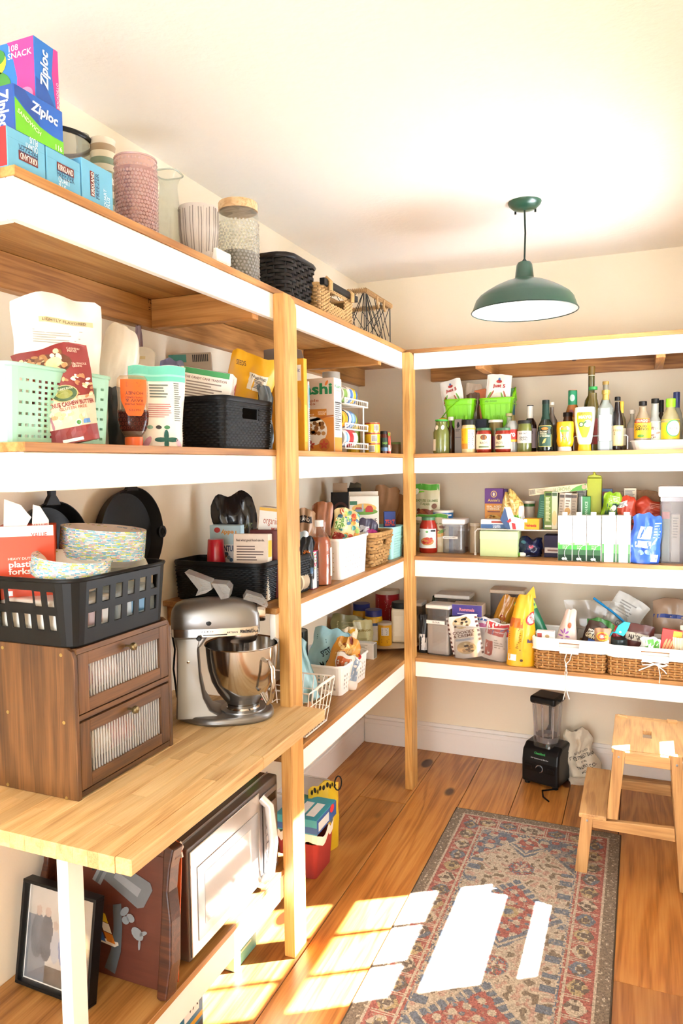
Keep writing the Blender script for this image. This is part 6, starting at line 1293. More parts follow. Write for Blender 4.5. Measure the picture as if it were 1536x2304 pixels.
t = T('protein_tub', 'square tan tub with a black lid beside the far post', 'tub', (-1.15, 3.60, ZL), 15); hh = atX(893, 1372, -1.15).z-ZL; t.add('tub_wall', MB().box(-.05, .05, -.05, .05, 0, hh), C('#e0d0ae', .4), bevel=.012, seg=3); t.add('moulded_panel', MB().box(-.035, .035, -.0515, -.05, hh*.2, hh*.8), C('#e6d8ba', .4), bevel=.0008); t.add('lid', MB().lathe([(.048, hh), (.05, hh+.004), (.05, hh+.026), (.046, hh+.03), (0, hh+.03)], 28), C('#2a2c2a', .4), smooth=40)
t, S = bag('sugar_bag', 'yellow bag at the very back of the far corner', 'bag', 832, ZL, 34, 1338, .05, foil('#d8b02a'), 25, X=-1.44, crump=.006, seed=68); t.rect(S, 0, t.w*.4, t.h*.5, t.h*.85, '#c8c2a8', n=(4, 4))
# floor beyond the post
t = T('clear_bin', 'clear frosted plastic bin standing against the left wall under the shelf', 'bin', (-1.36, 2.78, .0006)); Wd = Wall(.2, .16, .2, .02, .02); pierced(t, Wd, [], GLASS('#f2f2f2', .35), .002); rim(t, Wd, .2, .004, GLASS('#f4f4f4', .6), 'rolled_rim'); t.add('yellow_sponge', MB().box(-.05, .05, -.04, .04, .006, .05), C('#e3d65a', .8), bevel=.004)
t = T('red_tote', 'red fabric tote standing on the floor beyond the post', 'bag', (-1.21, 2.53, .0006)); Wd = Wall(.15, .15, .14, .015, .012); pierced(t, Wd, [], C('#a8322c', .8), .004); t.add('white_liner', MB().grid(lambda a, b: Wd(Wd.per*a, .14+.035*b+.014*math.sin(a*40), .006+.006*math.sin(a*25)), 60, 3, True), C('#e9e4de', .8), solid=.002)
tz = .185
t = carton('wipes_box', 'teal and blue printed carton on the red tote', 'box', (-1.205, 2.53, tz), 0, .175, .19, .06, '#3aa5bd'); Tp, F, Sr = t.S['T'], t.S['F'], t.S['R']
for i in range(3): t.rect(Tp, -.06+i*.045, -.025+i*.045, -.07, .04, '#e6eef2', L=2)
t.rect(Sr, -.094, .094, .002, .058, '#2f62ac'); t.ell(Sr, .05, .045, .02, .016, '#d8323a', L=3); t.rect(Sr, -.08, .02, .01, .045, '#c9d6dc', L=2); t.rect(F, -.09, .09, .005, .03, '#2f62ac')
t = T('snack_bag', 'yellow and black patterned bag with a cord loop behind the teal carton', 'bag', (-1.19, 2.66, .0006), 60); S = pouch(t, .15, .285, .05, C('#d8b92a', .4), crump=.01, seed=73)
for i in range(9): t.ell(S, -.06+.015*i, .265+.006*(i % 2), .006, .01, '#24221c', n=8)
t.add('cord_loop', MB().tube([(.07+.018*math.cos(a*PI/6), -.01, .27+.03*math.sin(a*PI/6)) for a in range(12)], .003, 5, True), C('#1a1a1a', .6), smooth=60)
# ================================================================ back shelf at eye height: sauces and bottles
def bottle(name, label, u0, u1, vt, Y, prof, mat, capc=None, capz=.1, capr=None, lab=None, text=(), z=None, rz=0, sx=1, sy=1, cat='bottle', group=None, capmat=None, rt=None, labw=1.4):
    z = Z2 if z is None else z
    t = cyl(name, label, cat, u0, u1, vt, z, None, Y, prof, mat, rz=rz, sx=sx, sy=sy, group=group); r, h = t.r, t.h
    if capc: cap(t, r*(capr or prof[-1][0]*1.15), h*(1-capz), h, capmat or C(capc, .4), rt=rt and r*rt)
    if lab: t.rect(t.S, -r*labw, r*labw, h*lab[0], h*lab[1], lab[2], n=(14, 4))
    for s_, zc_, ww, hh, c in text: t.txt(t.S, s_, 0, h*zc_, r*ww, h*hh, c, bold=.02)
    return t
CB = [(0, 0), (.94, 0), (1, .02), (1, .55), (.9, .63), (.5, .72), (.36, .78), (.34, .9)]
JR = [(0, 0), (.95, 0), (1, .03), (1, .72), (.94, .8), (.86, .86)]
Y0 = 3.432
t = bottle('pesto_bottle', 'round bottle of green dressing with a bright green cap beside the far post', 974, 1011, 944, Y0, [(0, 0), (.95, 0), (1, .03), (.98, .62), (.80, .75), (.70, .80), (.70, .93)], C('#6f7438', .2, coat=.5, var=.15), '#3fae3a', .05, .76); r, h = t.r, t.h
t.rect(t.S, -r*1.1, -r*.5, h*.08, h*.42, '#e6dcc6', n=(6, 1)); t.ell(t.S, -r*.42, h*.76, r*.24, h*.07, '#ece6d6', rings=2); t.ell(t.S, r*.36, h*.76, r*.2, h*.07, '#ece6d6', rings=2)
bottle('sauce_bottle', 'brown bottle with a yellow cap behind the green dressing', 985, 1008, 941, 3.52, CB, C('#6a4a22', .2, coat=.4), '#e8b41f', .08, .75); bottle('sauce_bottle', 'amber bottle with a white cap behind the green dressing', 1004, 1024, 938, 3.50, CB, C('#4a2a18', .15, coat=.5), '#e6e2da', .1, .65)
t = CT_('tea_tin_box', 'slim grey carton with a bird emblem beside the seasoning jar', 1022, 1039, 943, Z2, Y=3.45, d=.06, col='#8b8078'); h, w, F = t.h, t.w, t.S['F']; t.poly(F, [(-w*.1, h*.72), (w*.2, h*.8), (w*.1, h*.9), (-w*.05, h*.93), (-w*.2, h*.82)], '#1c1a1a'); t.lines(F, -w*.35, w*.3, h*.62, h*.7, 2, '#4a423c'); t.rect(F, -w*.4, w*.4, h*.46, h*.475, '#3a3450', L=2)
t = CT_('tea_tin_box', 'dark navy carton lying behind the seasoning jar', 1040, 1094, 943, Z2, Y=3.50, d=.10, col='#2a2e3c'); NAVY = t
t = jar('seasoning_jar', 'clear seasoning jar with yellow label and black lid', 1038, 1070, 945, Z2, Y=Y0, body='#e3cf9a', lid='#26241f', lidf=.15, band=(.26, .74, '#e9b41c'), lidr=1.0); r, h = t.r, t.h; t.rect(t.S, r*.1, r*1.3, h*.12, h*.70, '#f0ece2', n=(6, 1), L=2); t.lines(t.S, r*.2, r*1.0, h*.16, h*.66, 9, '#5a5a58', L=4); t.rect(t.S, -r*1.3, r*.1, h*.12, h*.28, '#d98a2c', n=(6, 1), L=2); t.txt(t.S, 'Q\nP\nAL', -r*.75, h*.52, r*.2, h*.3, '#c23a1c')
for k, (u0, u1, sg) in enumerate(((1071, 1106, 0), (1114, 1151, -.55))):
    t = jar('tomato_sauce_jar', ('red tomato sauce jar with a cream label, left of the pair', 'red tomato sauce jar with its cream label turned, right of the pair')[k], u0, u1, 963, Z2, Y=Y0, body='#9c2414', lid='#3f6a48', lidf=.1, group='red sauce jars', prof=[(0, 0), (.92, 0), (1, .04), (1, .78), (.92, .84), (.86, .9)], lidr=.94); r, h = t.r, t.h
    t.rect(t.S, -r*1.25, r*1.25, h*.13, h*.74, '#e9d9b4', n=(14, 1)); a = sg*r; t.ell(t.S, a+r*.15, h*.61, r*.42, h*.11, '#6a3a1c', L=3, rings=2); t.rect(t.S, a-r*.1, a+r*.0, h*.53, h*.66, '#c8742c', L=5); t.rect(t.S, a+r*.3, a+r*.4, h*.53, h*.66, '#c8742c', L=5); t.txt(t.S, "RAO'S", a+r*.15, h*.39, r*.95, h*.09, '#4a2a1c', bold=.01); t.rect(t.S, a-r*.5, a+r*.8, h*.20, h*.255, '#5a6a34', L=3, n=(8, 1))
    if k: t.lines(t.S, r*.3, r*1.0, h*.3, h*.66, 7, '#b9a888')
t = jar('olive_jar', 'jar of stuffed olives with a white lid behind the red sauce jars', 1098, 1132, 945, Z2, Y=3.50, body='#7a6a34', lid='#e9e4da', lidf=.07, band=(.1, .5, '#7a2a3c'))
t = bottle('wing_sauce_bottle', 'clear squeeze bottle with red label and green collar', 1139, 1165, 947, 3.445, [(0, 0), (.95, 0), (1, .03), (.9, .3), (1, .6), (.95, .85), (.7, .95), (.6, 1)], GLASS('#e6e8e4', .4), lab=(.32, .72, '#c8281e')); t.rect(t.S, -t.r*1.3, t.r*1.3, t.h*.33, t.h*.4, '#e8a41c', n=(10, 1), L=2); t.txt(t.S, 'uro', .0, t.h*.55, t.r*1.3, t.h*.13, '#f4ece2', bold=.03)
bottle('oil_bottle', 'clear bottle with a green neck behind the wing sauce', 1130, 1160, 930, 3.52, CB, GLASS('#cfd8bc', .45), '#b8ad78', .08, .5)
t = jar('olive_jar', 'jar of green olives with a black lid and pale label', 1164, 1196, 946, Z2, Y=Y0+.005, body='#6d7132', lid='#201e1c', lidf=.1, band=(.28, .66, '#cfccc4')); t.txt(t.S, 'BLUE CASTLE', 0, t.h*.58, t.r*1.3, t.h*.05, '#4a4a4a'); t.txt(t.S, 'GREEN\nOLIVES', 0, t.h*.42, t.r*1.2, t.h*.12, '#4a4a4a')
t = bottle('barbecue_sauce_bottle', 'dark barbecue sauce bottle with a white paper neck band', 1178, 1207, 912, 3.475, CB, C('#2e1613', .15, coat=.5), None, lab=(.08, .5, '#a99aa0')); r, h = t.r, t.h; t.add('neck_paper', MB().lathe([(r*.52, h*.72), (r*.48, h*.99)], 20), C('#d8d2c6', .6), smooth=40); t.add('cap', MB().lathe([(r*.5, h*.98), (r*.5, h), (0, h)], 20), C('#2a2a2a', .4)); t.ell(t.S, -r*.1, h*.22, r*.3, h*.06, '#d8b23a', L=3); t.txt(t.S, "RAY'S", 0, h*.42, r*1.2, h*.06, '#4a2a3a')
t = bottle('balsamic_bottle', 'dark balsamic vinegar bottle with a green and gold label', 1209, 1246, 900, Y0, [(0, 0), (.95, 0), (1, .03), (1, .38), (.9, .5), (.55, .62), (.42, .7), (.38, .92)], C('#1b2118', .12, coat=.6), '#14201a', .08, .43); r, h = t.r, t.h
t.rect(t.S, -r*.82, r*.82, h*.09, h*.50, '#c9b45a', n=(10, 2)); t.rect(t.S, -r*.76, r*.76, h*.10, h*.49, '#1f4a38', n=(10, 2), L=2); t.ell(t.S, 0, h*.44, r*.4, h*.025, '#d8762a', L=4); t.txt(t.S, 'BALSAMIC\nVINEGAR\nOF MODENA', 0, h*.34, r*1.2, h*.12, '#dcd6b4', L=5); t.poly(t.S, [(-r*.3, h*.15), (r*.05, h*.17), (r*.2, h*.25), (-r*.05, h*.24)], '#d8a85a', L=5); t.add('neck_sleeve', MB().lathe([(r*.56, h*.62), (r*.435, h*.7), (r*.40, h*.925)], 20), C('#1f3a2e', .4), smooth=40)
bottle('syrup_bottle', 'clear brown bottle with a cream cap behind the balsamic vinegar', 1228, 1254, 905, 3.50, CB, GLASS('#8a7a6a', .5), '#d8cfc0', .06, .42)
t = bottle('mustard_bottle', 'yellow mustard squeeze bottle standing on a white cap', 1252, 1290, 949, Y0, [(0, .14), (.7, .14), (.88, .2), (1, .35), (.94, .5), (1, .72), (.98, .96), (.9, 1), (0, 1)], C('#e8a90f', .3, coat=.3), sy=.7); r, h = t.r, t.h; t.add('cap', MB().lathe([(r*.72, 0), (r*.75, .004), (r*.7, h*.15), (0, h*.15)], 24, sy=.75), C('#efece4', .4), smooth=40)
t.poly(t.S, [(-r*.42, h*.33), (r*.38, h*.33), (r*.55, h*.78), (r*.3, h*.85), (-r*.3, h*.85), (-r*.55, h*.78)], '#efe9da', L=3, name='label_panel'); t.rect(t.S, -r*.48, r*.48, h*.65, h*.72, '#6cae3a', L=5, n=(6, 1)); t.txt(t.S, 'HEINZ', 0, h*.79, r*.6, h*.06, '#7a7a78', L=6); t.txt(t.S, 'YELLOW\nMUSTARD', 0, h*.53, r*.6, h*.12, '#6a6a66', L=6); t.ell(t.S, 0, h*.41, r*.12, h*.03, '#8a8a84', L=6)
bottle('worcestershire_bottle', 'brown sauce bottle with a dark cap behind the mustard', 1264, 1290, 928, 3.49, [(0, 0), (1, 0), (1, .6), (.9, .72), (.72, .84), (.7, .9)], C('#5a3018', .2, coat=.4), '#241c18', .11, .8)
t = bottle('hot_sauce_bottle', 'orange hot sauce bottle with a tall green neck wrap', 1270, 1306, 878, 3.54, [(0, 0), (1, 0), (1, .5), (.8, .66), (.55, .76), (.52, 1)], C('#a86018', .25, coat=.4, var=.2), None, lab=(.3, .55, '#b8862a')); r, h = t.r, t.h; t.add('neck_wrap', MB().lathe([(r*.56, h*.76), (r*.54, h*.985), (r*.5, h), (0, h)], 24), C('#1f8f62', .4), smooth=40); t.ell(lmap([(r*.56, 0), (r*.54, h)]), 0, h*.87, r*.3, h*.055, '#b8d8c8', L=3, rings=2); t.ell(t.S, -r*.1, h*.62, r*.3, h*.06, '#7a2a1c', L=3)
t = bottle('olive_oil_bottle', 'tall dark green olive oil bottle with a cork-coloured top', 1314, 1347, 824, 3.60, [(0, 0), (.97, 0), (1, .02), (1, .52), (.85, .60), (.46, .66), (.43, .72), (.42, .9)], C('#55501c', .12, coat=.6, var=.15), '#7a5a1c', .10, .45); r, h = t.r, t.h; t.add('neck_ring', MB().lathe([(r*.46, h*.885), (r*.46, h*.895)], 20), C('#d8d0b0', .5))
bottle('dressing_bottle', 'salad dressing bottle with a green and white cap behind the mayonnaise', 1318, 1350, 870, 3.52, [(0, 0), (1, 0), (1, .5), (.9, .62), (.55, .80), (.5, .9)], C('#7a6a34', .2, coat=.4, var=.2), '#27a54a', .05, .58, lab=(.1, .5, '#a82a22'))
t = bottle('mayonnaise_bottle', 'white and yellow mayonnaise squeeze bottle on a yellow cap', 1293, 1338, 916, Y0, [(0, .14), (.56, .14), (.68, .2), (.85, .45), (.98, .72), (1, .90), (.95, .985), (.88, 1), (0, 1)], C('#f2efe6', .3, coat=.3), sy=.55); r, h = t.r, t.h
t.add('cap', MB().lathe([(r*.64, 0), (r*.66, .004), (r*.58, h*.145), (0, h*.145)], 28, sy=.6), C('#eebd18', .35), smooth=40)
def mlab(a, b):
    v = h*(.30+.58*b); ww = r*(.18+.62*min(1, b*1.5)**.8)*(1 if b < .93 else .9); return t.S((a-.5)*2*ww, v, .001)
t.add('yellow_label', MB().grid(mlab, 10, 14), C('#ecc51c', .4), smooth=60); t.txt(t.S, 'GRAZA', 0, h*.85, r*1.15, h*.06, '#8a7a1c', bold=.04, L=5); t.txt(t.S, 'MAYO', r*.05, h*.765, r*1.25, h*.075, '#fbf6e4', bold=.06, L=5); t.ell(t.S, -r*.3, h*.60, r*.26, h*.065, '#3f6a2c', L=5, rings=2); t.ell(t.S, -r*.3, h*.60, r*.16, h*.04, '#e8d8a8', L=6); t.ell(t.S, r*.3, h*.62, r*.38, h*.08, '#f7f3e4', L=4, rings=2, rot=30); t.ell(t.S, r*.02, h*.64, r*.2, h*.02, '#3f6a2c', L=6, rot=40)
t = bottle('vodka_bottle', 'square clear bottle with gold stopper and blank white label', 1345, 1380, 878, Y0, None, None); r, h = t.r, t.h; Wd = Wall(r*1.9, r*1.9, h*.70, .008, 0)
t.add('glass_wall', MB().grid(lambda a, b: Wd(Wd.per*a, h*.70*b), 32, 2, True), GLASS('#e4eae6', .16), smooth=50); t.add('shoulder', MB().lathe([(r*1.0, h*.69), (r*.8, h*.74), (r*.42, h*.80), (r*.38, h*.86)], 24), GLASS('#e4eae6', .25), smooth=50); t.add('stopper', MB().lathe([(r*.4, h*.84), (r*.42, h*.93), (r*.5, h*.94), (r*.5, h), (0, h)], 24), C('#b99a4a', .35, metal=.4), smooth=40); t.add('thick_base', MB().box(-r*.9, r*.9, -r*.9, r*.9, .002, h*.16), C('#6a6e6a', .1, coat=.6), bevel=.004); t.rect(lambda u, v, o: (u, -r*.95-o, v), -r*.72, r*.75, h*.16, h*.585, '#f4f2ee', L=2)
bottle('vodka_bottle', 'bottle with a gold and black neck behind the square clear bottle', 1346, 1379, 858, 3.56, [(0, 0), (1, 0), (1, .6), (.5, .74), (.38, .8), (.38, .95)], GLASS('#c8c4b0', .35), '#a8843a', .05, .44)
t = bottle('soy_sauce_bottle', 'dark soy sauce bottle with a gold edged label', 1376, 1402, 893, 3.45, [(0, 0), (.96, 0), (1, .03), (1, .52), (.85, .64), (.5, .76), (.42, .9)], C('#1e120e', .12, coat=.6), '#1b1919', .07, .48, lab=(.08, .46, '#dcb870')); t.rect(t.S, -t.r*1.2, t.r*1.2, t.h*.10, t.h*.44, '#e0c68c', n=(12, 1), L=2); t.txt(t.S, 'KIKKO', 0, t.h*.37, t.r*1.2, t.h*.04, '#b8442c'); t.txt(t.S, '2', -t.r*.4, t.h*.31, t.r*.2, t.h*.05, '#3a2a1c')
bottle('vinegar_bottle', 'slim bottle with a yellow foil neck behind the soy sauce', 1388, 1408, 903, 3.53, CB, C('#6a5a38', .25, coat=.4), '#e0a82a', .24, .46, lab=(.1, .45, '#d8cfb4'))
t = T('shelf_riser', 'white wire riser behind the squeeze bottles', 'riser', (0, 0, Z2)); a = atY(1290, 1000, 3.47).x; b = atY(1411, 1000, 3.47).x; WW = C('#f2f1ec', .4)
for yy in (3.475, 3.60): t.add('frame_wire', MB().tube([(a, yy, .004), (a, yy, .06), (a+.006, yy, .066), (b-.006, yy, .066), (b, yy, .06), (b, yy, .004)], .003, 6), WW, smooth=60)
for i in range(9): xx = a+(b-a)*(i+.5)/9; t.add('cross_wire', MB().tube([(xx, 3.475, .066), (xx, 3.60, .066)], .0016, 4), WW)
# white tray with bottles at the right end
xa = atY(1416, 1000, 3.43).x; zt = atY(1480, 991, 3.43).z-Z2
t = T('white_tray', 'shallow white tray holding bottles at the right end', 'tray', ((xa+XR-.02)/2, 3.56, Z2)); w_ = XR-.02-xa; Wd = Wall(w_-.03, .24, zt, .04, .012); pierced(t, Wd, [], C('#efeae2', .4), .003); rim(t, Wd, zt, .003, C('#f3efe8', .4), 'rolled_rim')
zq = Z2+.004; rowp = [(0, 0), (.95, 0), (1, .02), (1, .52), (.92, .6), (.62, .72), (.42, .80), (.40, .88)]
t = bottle('aminos_bottle', 'amber liquid aminos bottle with a yellow label in the white tray', 1428, 1464, 903, 3.475, rowp, GLASS('#d8c4a4', .45), '#241f1c', .09, .47, lab=(.22, .64, '#e9b51c'), z=zq); r, h = t.r, t.h; t.rect(t.S, -r*1.2, r*.9, h*.54, h*.63, '#c8482c', n=(10, 1), L=2); t.txt(t.S, 'BRAGG', -r*.1, h*.585, r*1.3, h*.06, '#f2dcc0', L=4); t.txt(t.S, 'LIQUID\nAMINOS', -r*.1, h*.44, r*1.7, h*.11, '#4a3a1c', bold=.03); t.ell(t.S, -r*.2, h*.27, r*.4, h*.03, '#5a8a2c', L=4)
t = bottle('gel_bottle', 'clear bottle with a black cap and a picture label in the white tray', 1457, 1490, 897, 3.50, [(0, 0), (1, 0), (1, .45), (.8, .56), (.5, .64), (.44, .9)], GLASS('#dfe2dc', .4), '#1f1d1c', .09, .5, z=zq); t.rect(t.S, -t.r*1.2, t.r*1.3, t.h*.18, t.h*.54, '#cfdccb', n=(10, 2)); rg = random.Random(3)
for i in range(10): t.ell(t.S, rg.uniform(-.6, .5)*t.r, t.h*rg.uniform(.22, .42), t.r*.3, t.h*.02, rg.choice(['#8a6a58', '#e6ddd2', '#a88a74']), L=3, rot=15, n=8)
t = bottle('lime_juice_bottle', 'bottle with a bright lime green cap and yellow label', 1489, 1528, 897, 3.48, [(0, 0), (.96, 0), (1, .03), (1, .56), (.85, .66), (.5, .78), (.46, .84)], GLASS('#e6dcae', .4), '#8edc22', .17, .52, lab=(.19, .58, '#e8c41c'), z=zq); r, h = t.r, t.h; t.ell(t.S, r*.35, h*.40, r*.85, h*.17, '#3fae5a', L=3, rings=3); t.ell(t.S, r*.38, h*.40, r*.74, h*.15, '#f0efe8', L=5, rings=3); t.txt(t.S, 'Kerin', r*.3, h*.40, r*.8, h*.06, '#8a8a84', L=7)
bottle('dark_bottle', 'slim black capped bottle behind the lime juice', 1479, 1496, 900, 3.56, CB, C('#3a2a20', .2, coat=.4), '#1b1a1a', .25, .6, z=zq); bottle('spirit_bottle', 'bottle with a navy blue neck at the right end', 1508, 1536, 882, 3.57, [(0, 0), (1, 0), (1, .5), (.8, .62), (.5, .72), (.46, .8)], GLASS('#c8ccc4', .3), '#1d2f6c', .28, .5, z=zq); bottle('lotion_bottle', 'clear bottle with a pink label behind the liquid aminos', 1410, 1434, 922, 3.53, CB, GLASS('#d9d6cc', .4), '#d8d2c6', .1, .5, lab=(.2, .55, '#b8a098'), z=Z2)
# green berry baskets standing on cartons
GRNB = C('#86d812', .4, var=.02)
for k, (u0, u1, lab_) in enumerate(((994, 1068, 'lime green berry basket with its handle folded down'), (1073, 1156, 'lime green berry basket labelled dip mixes'))):
    Yb = 3.575; xc, wt, zt = BY(u0, u1, 899 if k == 0 else 896, Yb); zb = atY((u0+u1)/2, 962, Yb).z; wt -= .012
    st = carton('stock_carton', ('plain grey carton under the left lime green basket', 'plain grey carton under the right lime green basket')[k], 'box', (xc, Yb+.075, Z2), 0, wt*.8, .12, zb-Z2-.001, '#6a625c')
    t = T('berry_basket', lab_, 'basket', (xc, Yb+.07, zb), group='lime green berry baskets'); h = zt-zb; Wd = Wall(wt*.76, .11, h, .012, wt*.12); pierced(t, Wd, [], GRNB, .0025); rim(t, Wd, h, .004, GRNB, 'rolled_rim'); rim(t, Wd, h*.82, .003, GRNB, 'rim_ledge', o=.002)
    s0, ln = Wd.side(0)
    for i in range(4): u = s0+ln*(i+.5)/4; t.add('moulded_rib', MB().tube([Wd(u, h*.02, .001), Wd(u, h*.3, .002), Wd(u, h*.42, -.001)], .006, 6), GRNB, smooth=60); t.add('moulded_groove', MB().tube([Wd(u+ln/8, h*.05, .0005), Wd(u+ln/8, h*.78, .0005)], .0016, 5), GRNB, smooth=60)
    if k == 0: t.add('handle', MB().tube([(wt*.05, -.085, h*.98), (-wt*.25, -.095, h*.7), (-wt*.52, -.09, h*.36), (-wt*.53, .0, h*.34)], .008, 6, flat=.35), GRNB, smooth=60)
    else: t.add('handle', MB().tube([(wt*.47, -.05, h*.95), (wt*.5, -.03, h*1.2), (wt*.46, .03, h*1.4), (wt*.47, .05, h*.95)], .007, 6, flat=.35), GRNB, smooth=60); t.txt(lambda u, v, o: Wd(s0+ln/2+u, v, .006+o), 'dip mixes', -.02, h*.9, ln*.55, h*.08, '#2a4a10', shear=.3, bold=0)
    uc = (1022, 1116)[k]; zz = zb+.006
    t, S = bag('dip_mix_packet', ('white ranch dip packet leaning left in the green basket', 'white onion dip packet leaning right in the green basket')[k], 'packet', uc+(6 if k == 0 else -4), zz, 50 if k == 0 else 54, (852, 842)[k], .03, foil('#f0ede6'), (-4, 4)[k], Y=Yb+.04, ry=(-9, 6)[k], crump=.004, seed=80+k, group='white dip packets', full=5); w, h = t.w, t.h
    t.txt(S, 'just 5', w*.02, h*.77, w*.5, h*.09, '#b8342c', bold=.04); t.ell(S, 0, h*.86, w*.12, h*.03, '#b8342c', L=4); t.ell(S, 0, h*.90, w*.05, h*.03, '#5a8ac0', L=4); t.ell(S, w*.04, h*.52, w*.32, h*.13, '#e6dfcc', L=2, rings=2); t.poly(S, [(-w*.3, h*.44), (w*.36, h*.44), (w*.26, h*.36), (-w*.2, h*.36)], ('#2a9aa0', '#a8682a')[k], L=4); t.txt(S, ('RANCH', 'ONION')[k], w*.03, h*.40, w*.42, h*.05, '#f2ede2', L=6)
    for q in range(4): t.ell(S, (-.36+.1*q if q < 2 else .18+.1*(q-2))*w, h*(.58+.03*(q % 2)), w*.035, h*.09, ('#b8623a', '#6fae3a')[(q+k) % 2], L=4, rot=(-25 if q < 2 else 20), n=10)
    if k == 0:
        t, S = bag('dip_mix_packet', 'tan seasoning packet behind the ranch packet', 'packet', 1050, zz, 36, 862, .02, foil('#c9b49c'), 0, Y=Yb+.09, ry=10, crump=.004, seed=86, full=5); t.ell(S, 0, t.h*.6, t.w*.3, t.h*.12, '#8a9a4a'); bag('dip_mix_packet', 'brown spice packet at the right of the left green basket', 'packet', 1064, zz, 30, 884, .02, foil('#6a4a34'), 0, Y=Yb+.07, crump=.006, seed=87, full=5)
    else:
        t = CT_('spice_box', 'orange spice carton behind the onion packet', 1078, 1104, 875, zz, Y=Yb+.07, d=.02, col='#d06a24', ry=-8); t = jar('spice_jar', 'small jar with a green lid at the right of the labelled green basket', 1143, 1158, 874, zz, Y=Yb+.07, body='#c9b06a', lid='#3f7a2c', lidf=.2, band=(.3, .7, '#2a6a8a'))

# ================================================================ back shelf: pasta, cartons
YC = 3.405
for k, (v, Y, dz, ry) in enumerate(((1087, 3.66, .0, 1), (1157, 3.585, 0, -1))):
    t, S = bag('breadcrumb_pouch', ('green topped breadcrumb pouch standing tall behind the sauce jar', 'green topped breadcrumb pouch lower behind the sauce jar')[k], 'bag', 956 if k == 0 else 972, Z3, 62 if k == 0 else 76, v, .06, foil('#c2b892'), 0, Y=Y, ry=ry, crump=.005, seed=90+k, top=1.03, group='breadcrumb pouches'); w, h = t.w, t.h
    t.rect(S, -w*.5, w*.5, h*.90, h*.99, '#4d9a2a', n=(10, 2)); t.poly(S, [(-w*.5, h*.84), (-w*.1, h*.86), (w*.5, h*.90), (-w*.5, h*.92)], '#78c02a', L=2); t.ell(S, -w*.36, h*.88, w*.13, h*.05, '#eceadc', L=3)
    t.txt(S, 'BREADLESS CRUMBS', 0, h*.74, w*.9, h*.04, '#6a7a3a', bold=.02); t.txt(S, 'ITALIAN', 0, h*.69, w*.34, h*.035, '#6a7a3a'); t.ell(S, w*.33, h*.66, w*.09, h*.04, '#7a4a2a', L=3); rg = random.Random(k)
    t.ell(S, 0, h*.48, w*.42, h*.10, '#d8a85a', L=2, rings=2); t.ell(S, 0, h*.54, w*.3, h*.08, '#8e3f22', L=3, rings=2)
    for i in range(12): t.ell(S, rg.uniform(-.26, .26)*w, rg.uniform(.5, .6)*h, w*.07, h*.025, rg.choice(['#a8502a', '#7a3018', '#b8683a']), L=4+i % 2, n=8)
    t.ell(S, w*.33, h*.55, w*.12, h*.04, '#6a9a3c', L=4, rot=30)
t = cyl('blue_tin', 'blue round tin with a cream lid behind the clear canister', 'tin', 974, 1019, 1147, Z3, Y=3.64, prof=[(0, 0), (1, 0), (1, .94)], mat=C('#1f6fae', .35)); cap(t, t.r*1.02, t.h*.94, t.h, C('#d8d2c4', .4), 'lid'); t.rect(t.S, -t.r*1.2, t.r*1.2, t.h*.86, t.h*.9, '#e8e8e2', n=(10, 1))
t = jar('marinara_jar', 'tall marinara jar with green lid and spaghetti label', 943, 984, 1163, Z3, Y=3.55, body='#a82414', lid='#4a7a52', lidf=.08, prof=[(0, 0), (.92, 0), (1, .04), (1, .68), (.9, .80), (.72, .90), (.7, .93)], lidr=.74, coat=.5); r, h = t.r, t.h; t.rect(t.S, -r*1.3, r*1.2, h*.14, h*.68, '#dfe3dc', n=(14, 2)); t.rect(t.S, r*.5, r*1.1, h*.60, h*.65, '#2a2a2a', L=2, n=(4, 1)); t.ell(t.S, r*.1, h*.33, r*.75, h*.11, '#c8863a', L=3, rings=2); rg = random.Random(2)
for i in range(16): t.ell(t.S, r*.1+rg.uniform(-.5, .5)*r, h*rg.uniform(.26, .42), r*.16, h*.03, rg.choice(['#b8281c', '#d0502a', '#a81f18']), L=5, n=8)
t.rect(t.S, -r*1.1, -r*.6, h*.15, h*.28, '#f4f4f0', L=3, n=(3, 1)); t.ell(t.S, r*.1, h*.6, r*.15, h*.03, '#5a9a4a', L=3); t.ell(t.S, -r*.9, h*.6, r*.12, h*.035, '#5a3a2a', L=3)
xc, w, zt = BY(993, 1045, 1168, 3.545); h = zt-Z3
t = T('clear_canister', 'empty square clear canister with a white lid', 'canister', (xc, 3.545+w*.46, Z3)); Wd = Wall(w*.94, w*.9, h*.82, .018); pierced(t, Wd, [], GLASS('#e9e9ea', .10), .0015); t.add('lid', MB().box(-w*.5, w*.5, -w*.48, w*.48, h*.84, h), C('#efece8', .4), bevel=.006, seg=3); t.add('lid_seal', MB().box(-w*.44, w*.44, -w*.42, w*.42, h*.78, h*.84), GLASS('#e6e6e6', .4)); t.rect(lambda u, v, o: (u, -w*.45-o, v), -w*.45, w*.2, h*.42, h*.49, '#efece6', L=2); t.txt(lambda u, v, o: (u, -w*.45-o, v), 'BREADCRUMBS', -w*.14, h*.455, w*.5, h*.03, '#6a6a66', L=4)
t = cyl('snack_cup', 'tan and red round canister behind the clear canister', 'canister', 1022, 1060, 1188, Z3, Y=3.69, prof=[(0, 0), (.95, 0), (1, .9)], mat=C('#b8a890', .5)); cap(t, t.r*1.03, t.h*.9, t.h, C('#efe9e0', .4), 'lid'); t.poly(t.S, [(-t.r, t.h*.5), (t.r, t.h*.68), (t.r, t.h*.84), (-t.r, t.h*.7)], '#b8262a')
t = jar('rice_jar', 'beige jar with a crumpled top beside the wire riser', 1056, 1082, 1176, Z3, Y=3.60, body='#b9a68a', lid='#c9bba4', lidf=.1)
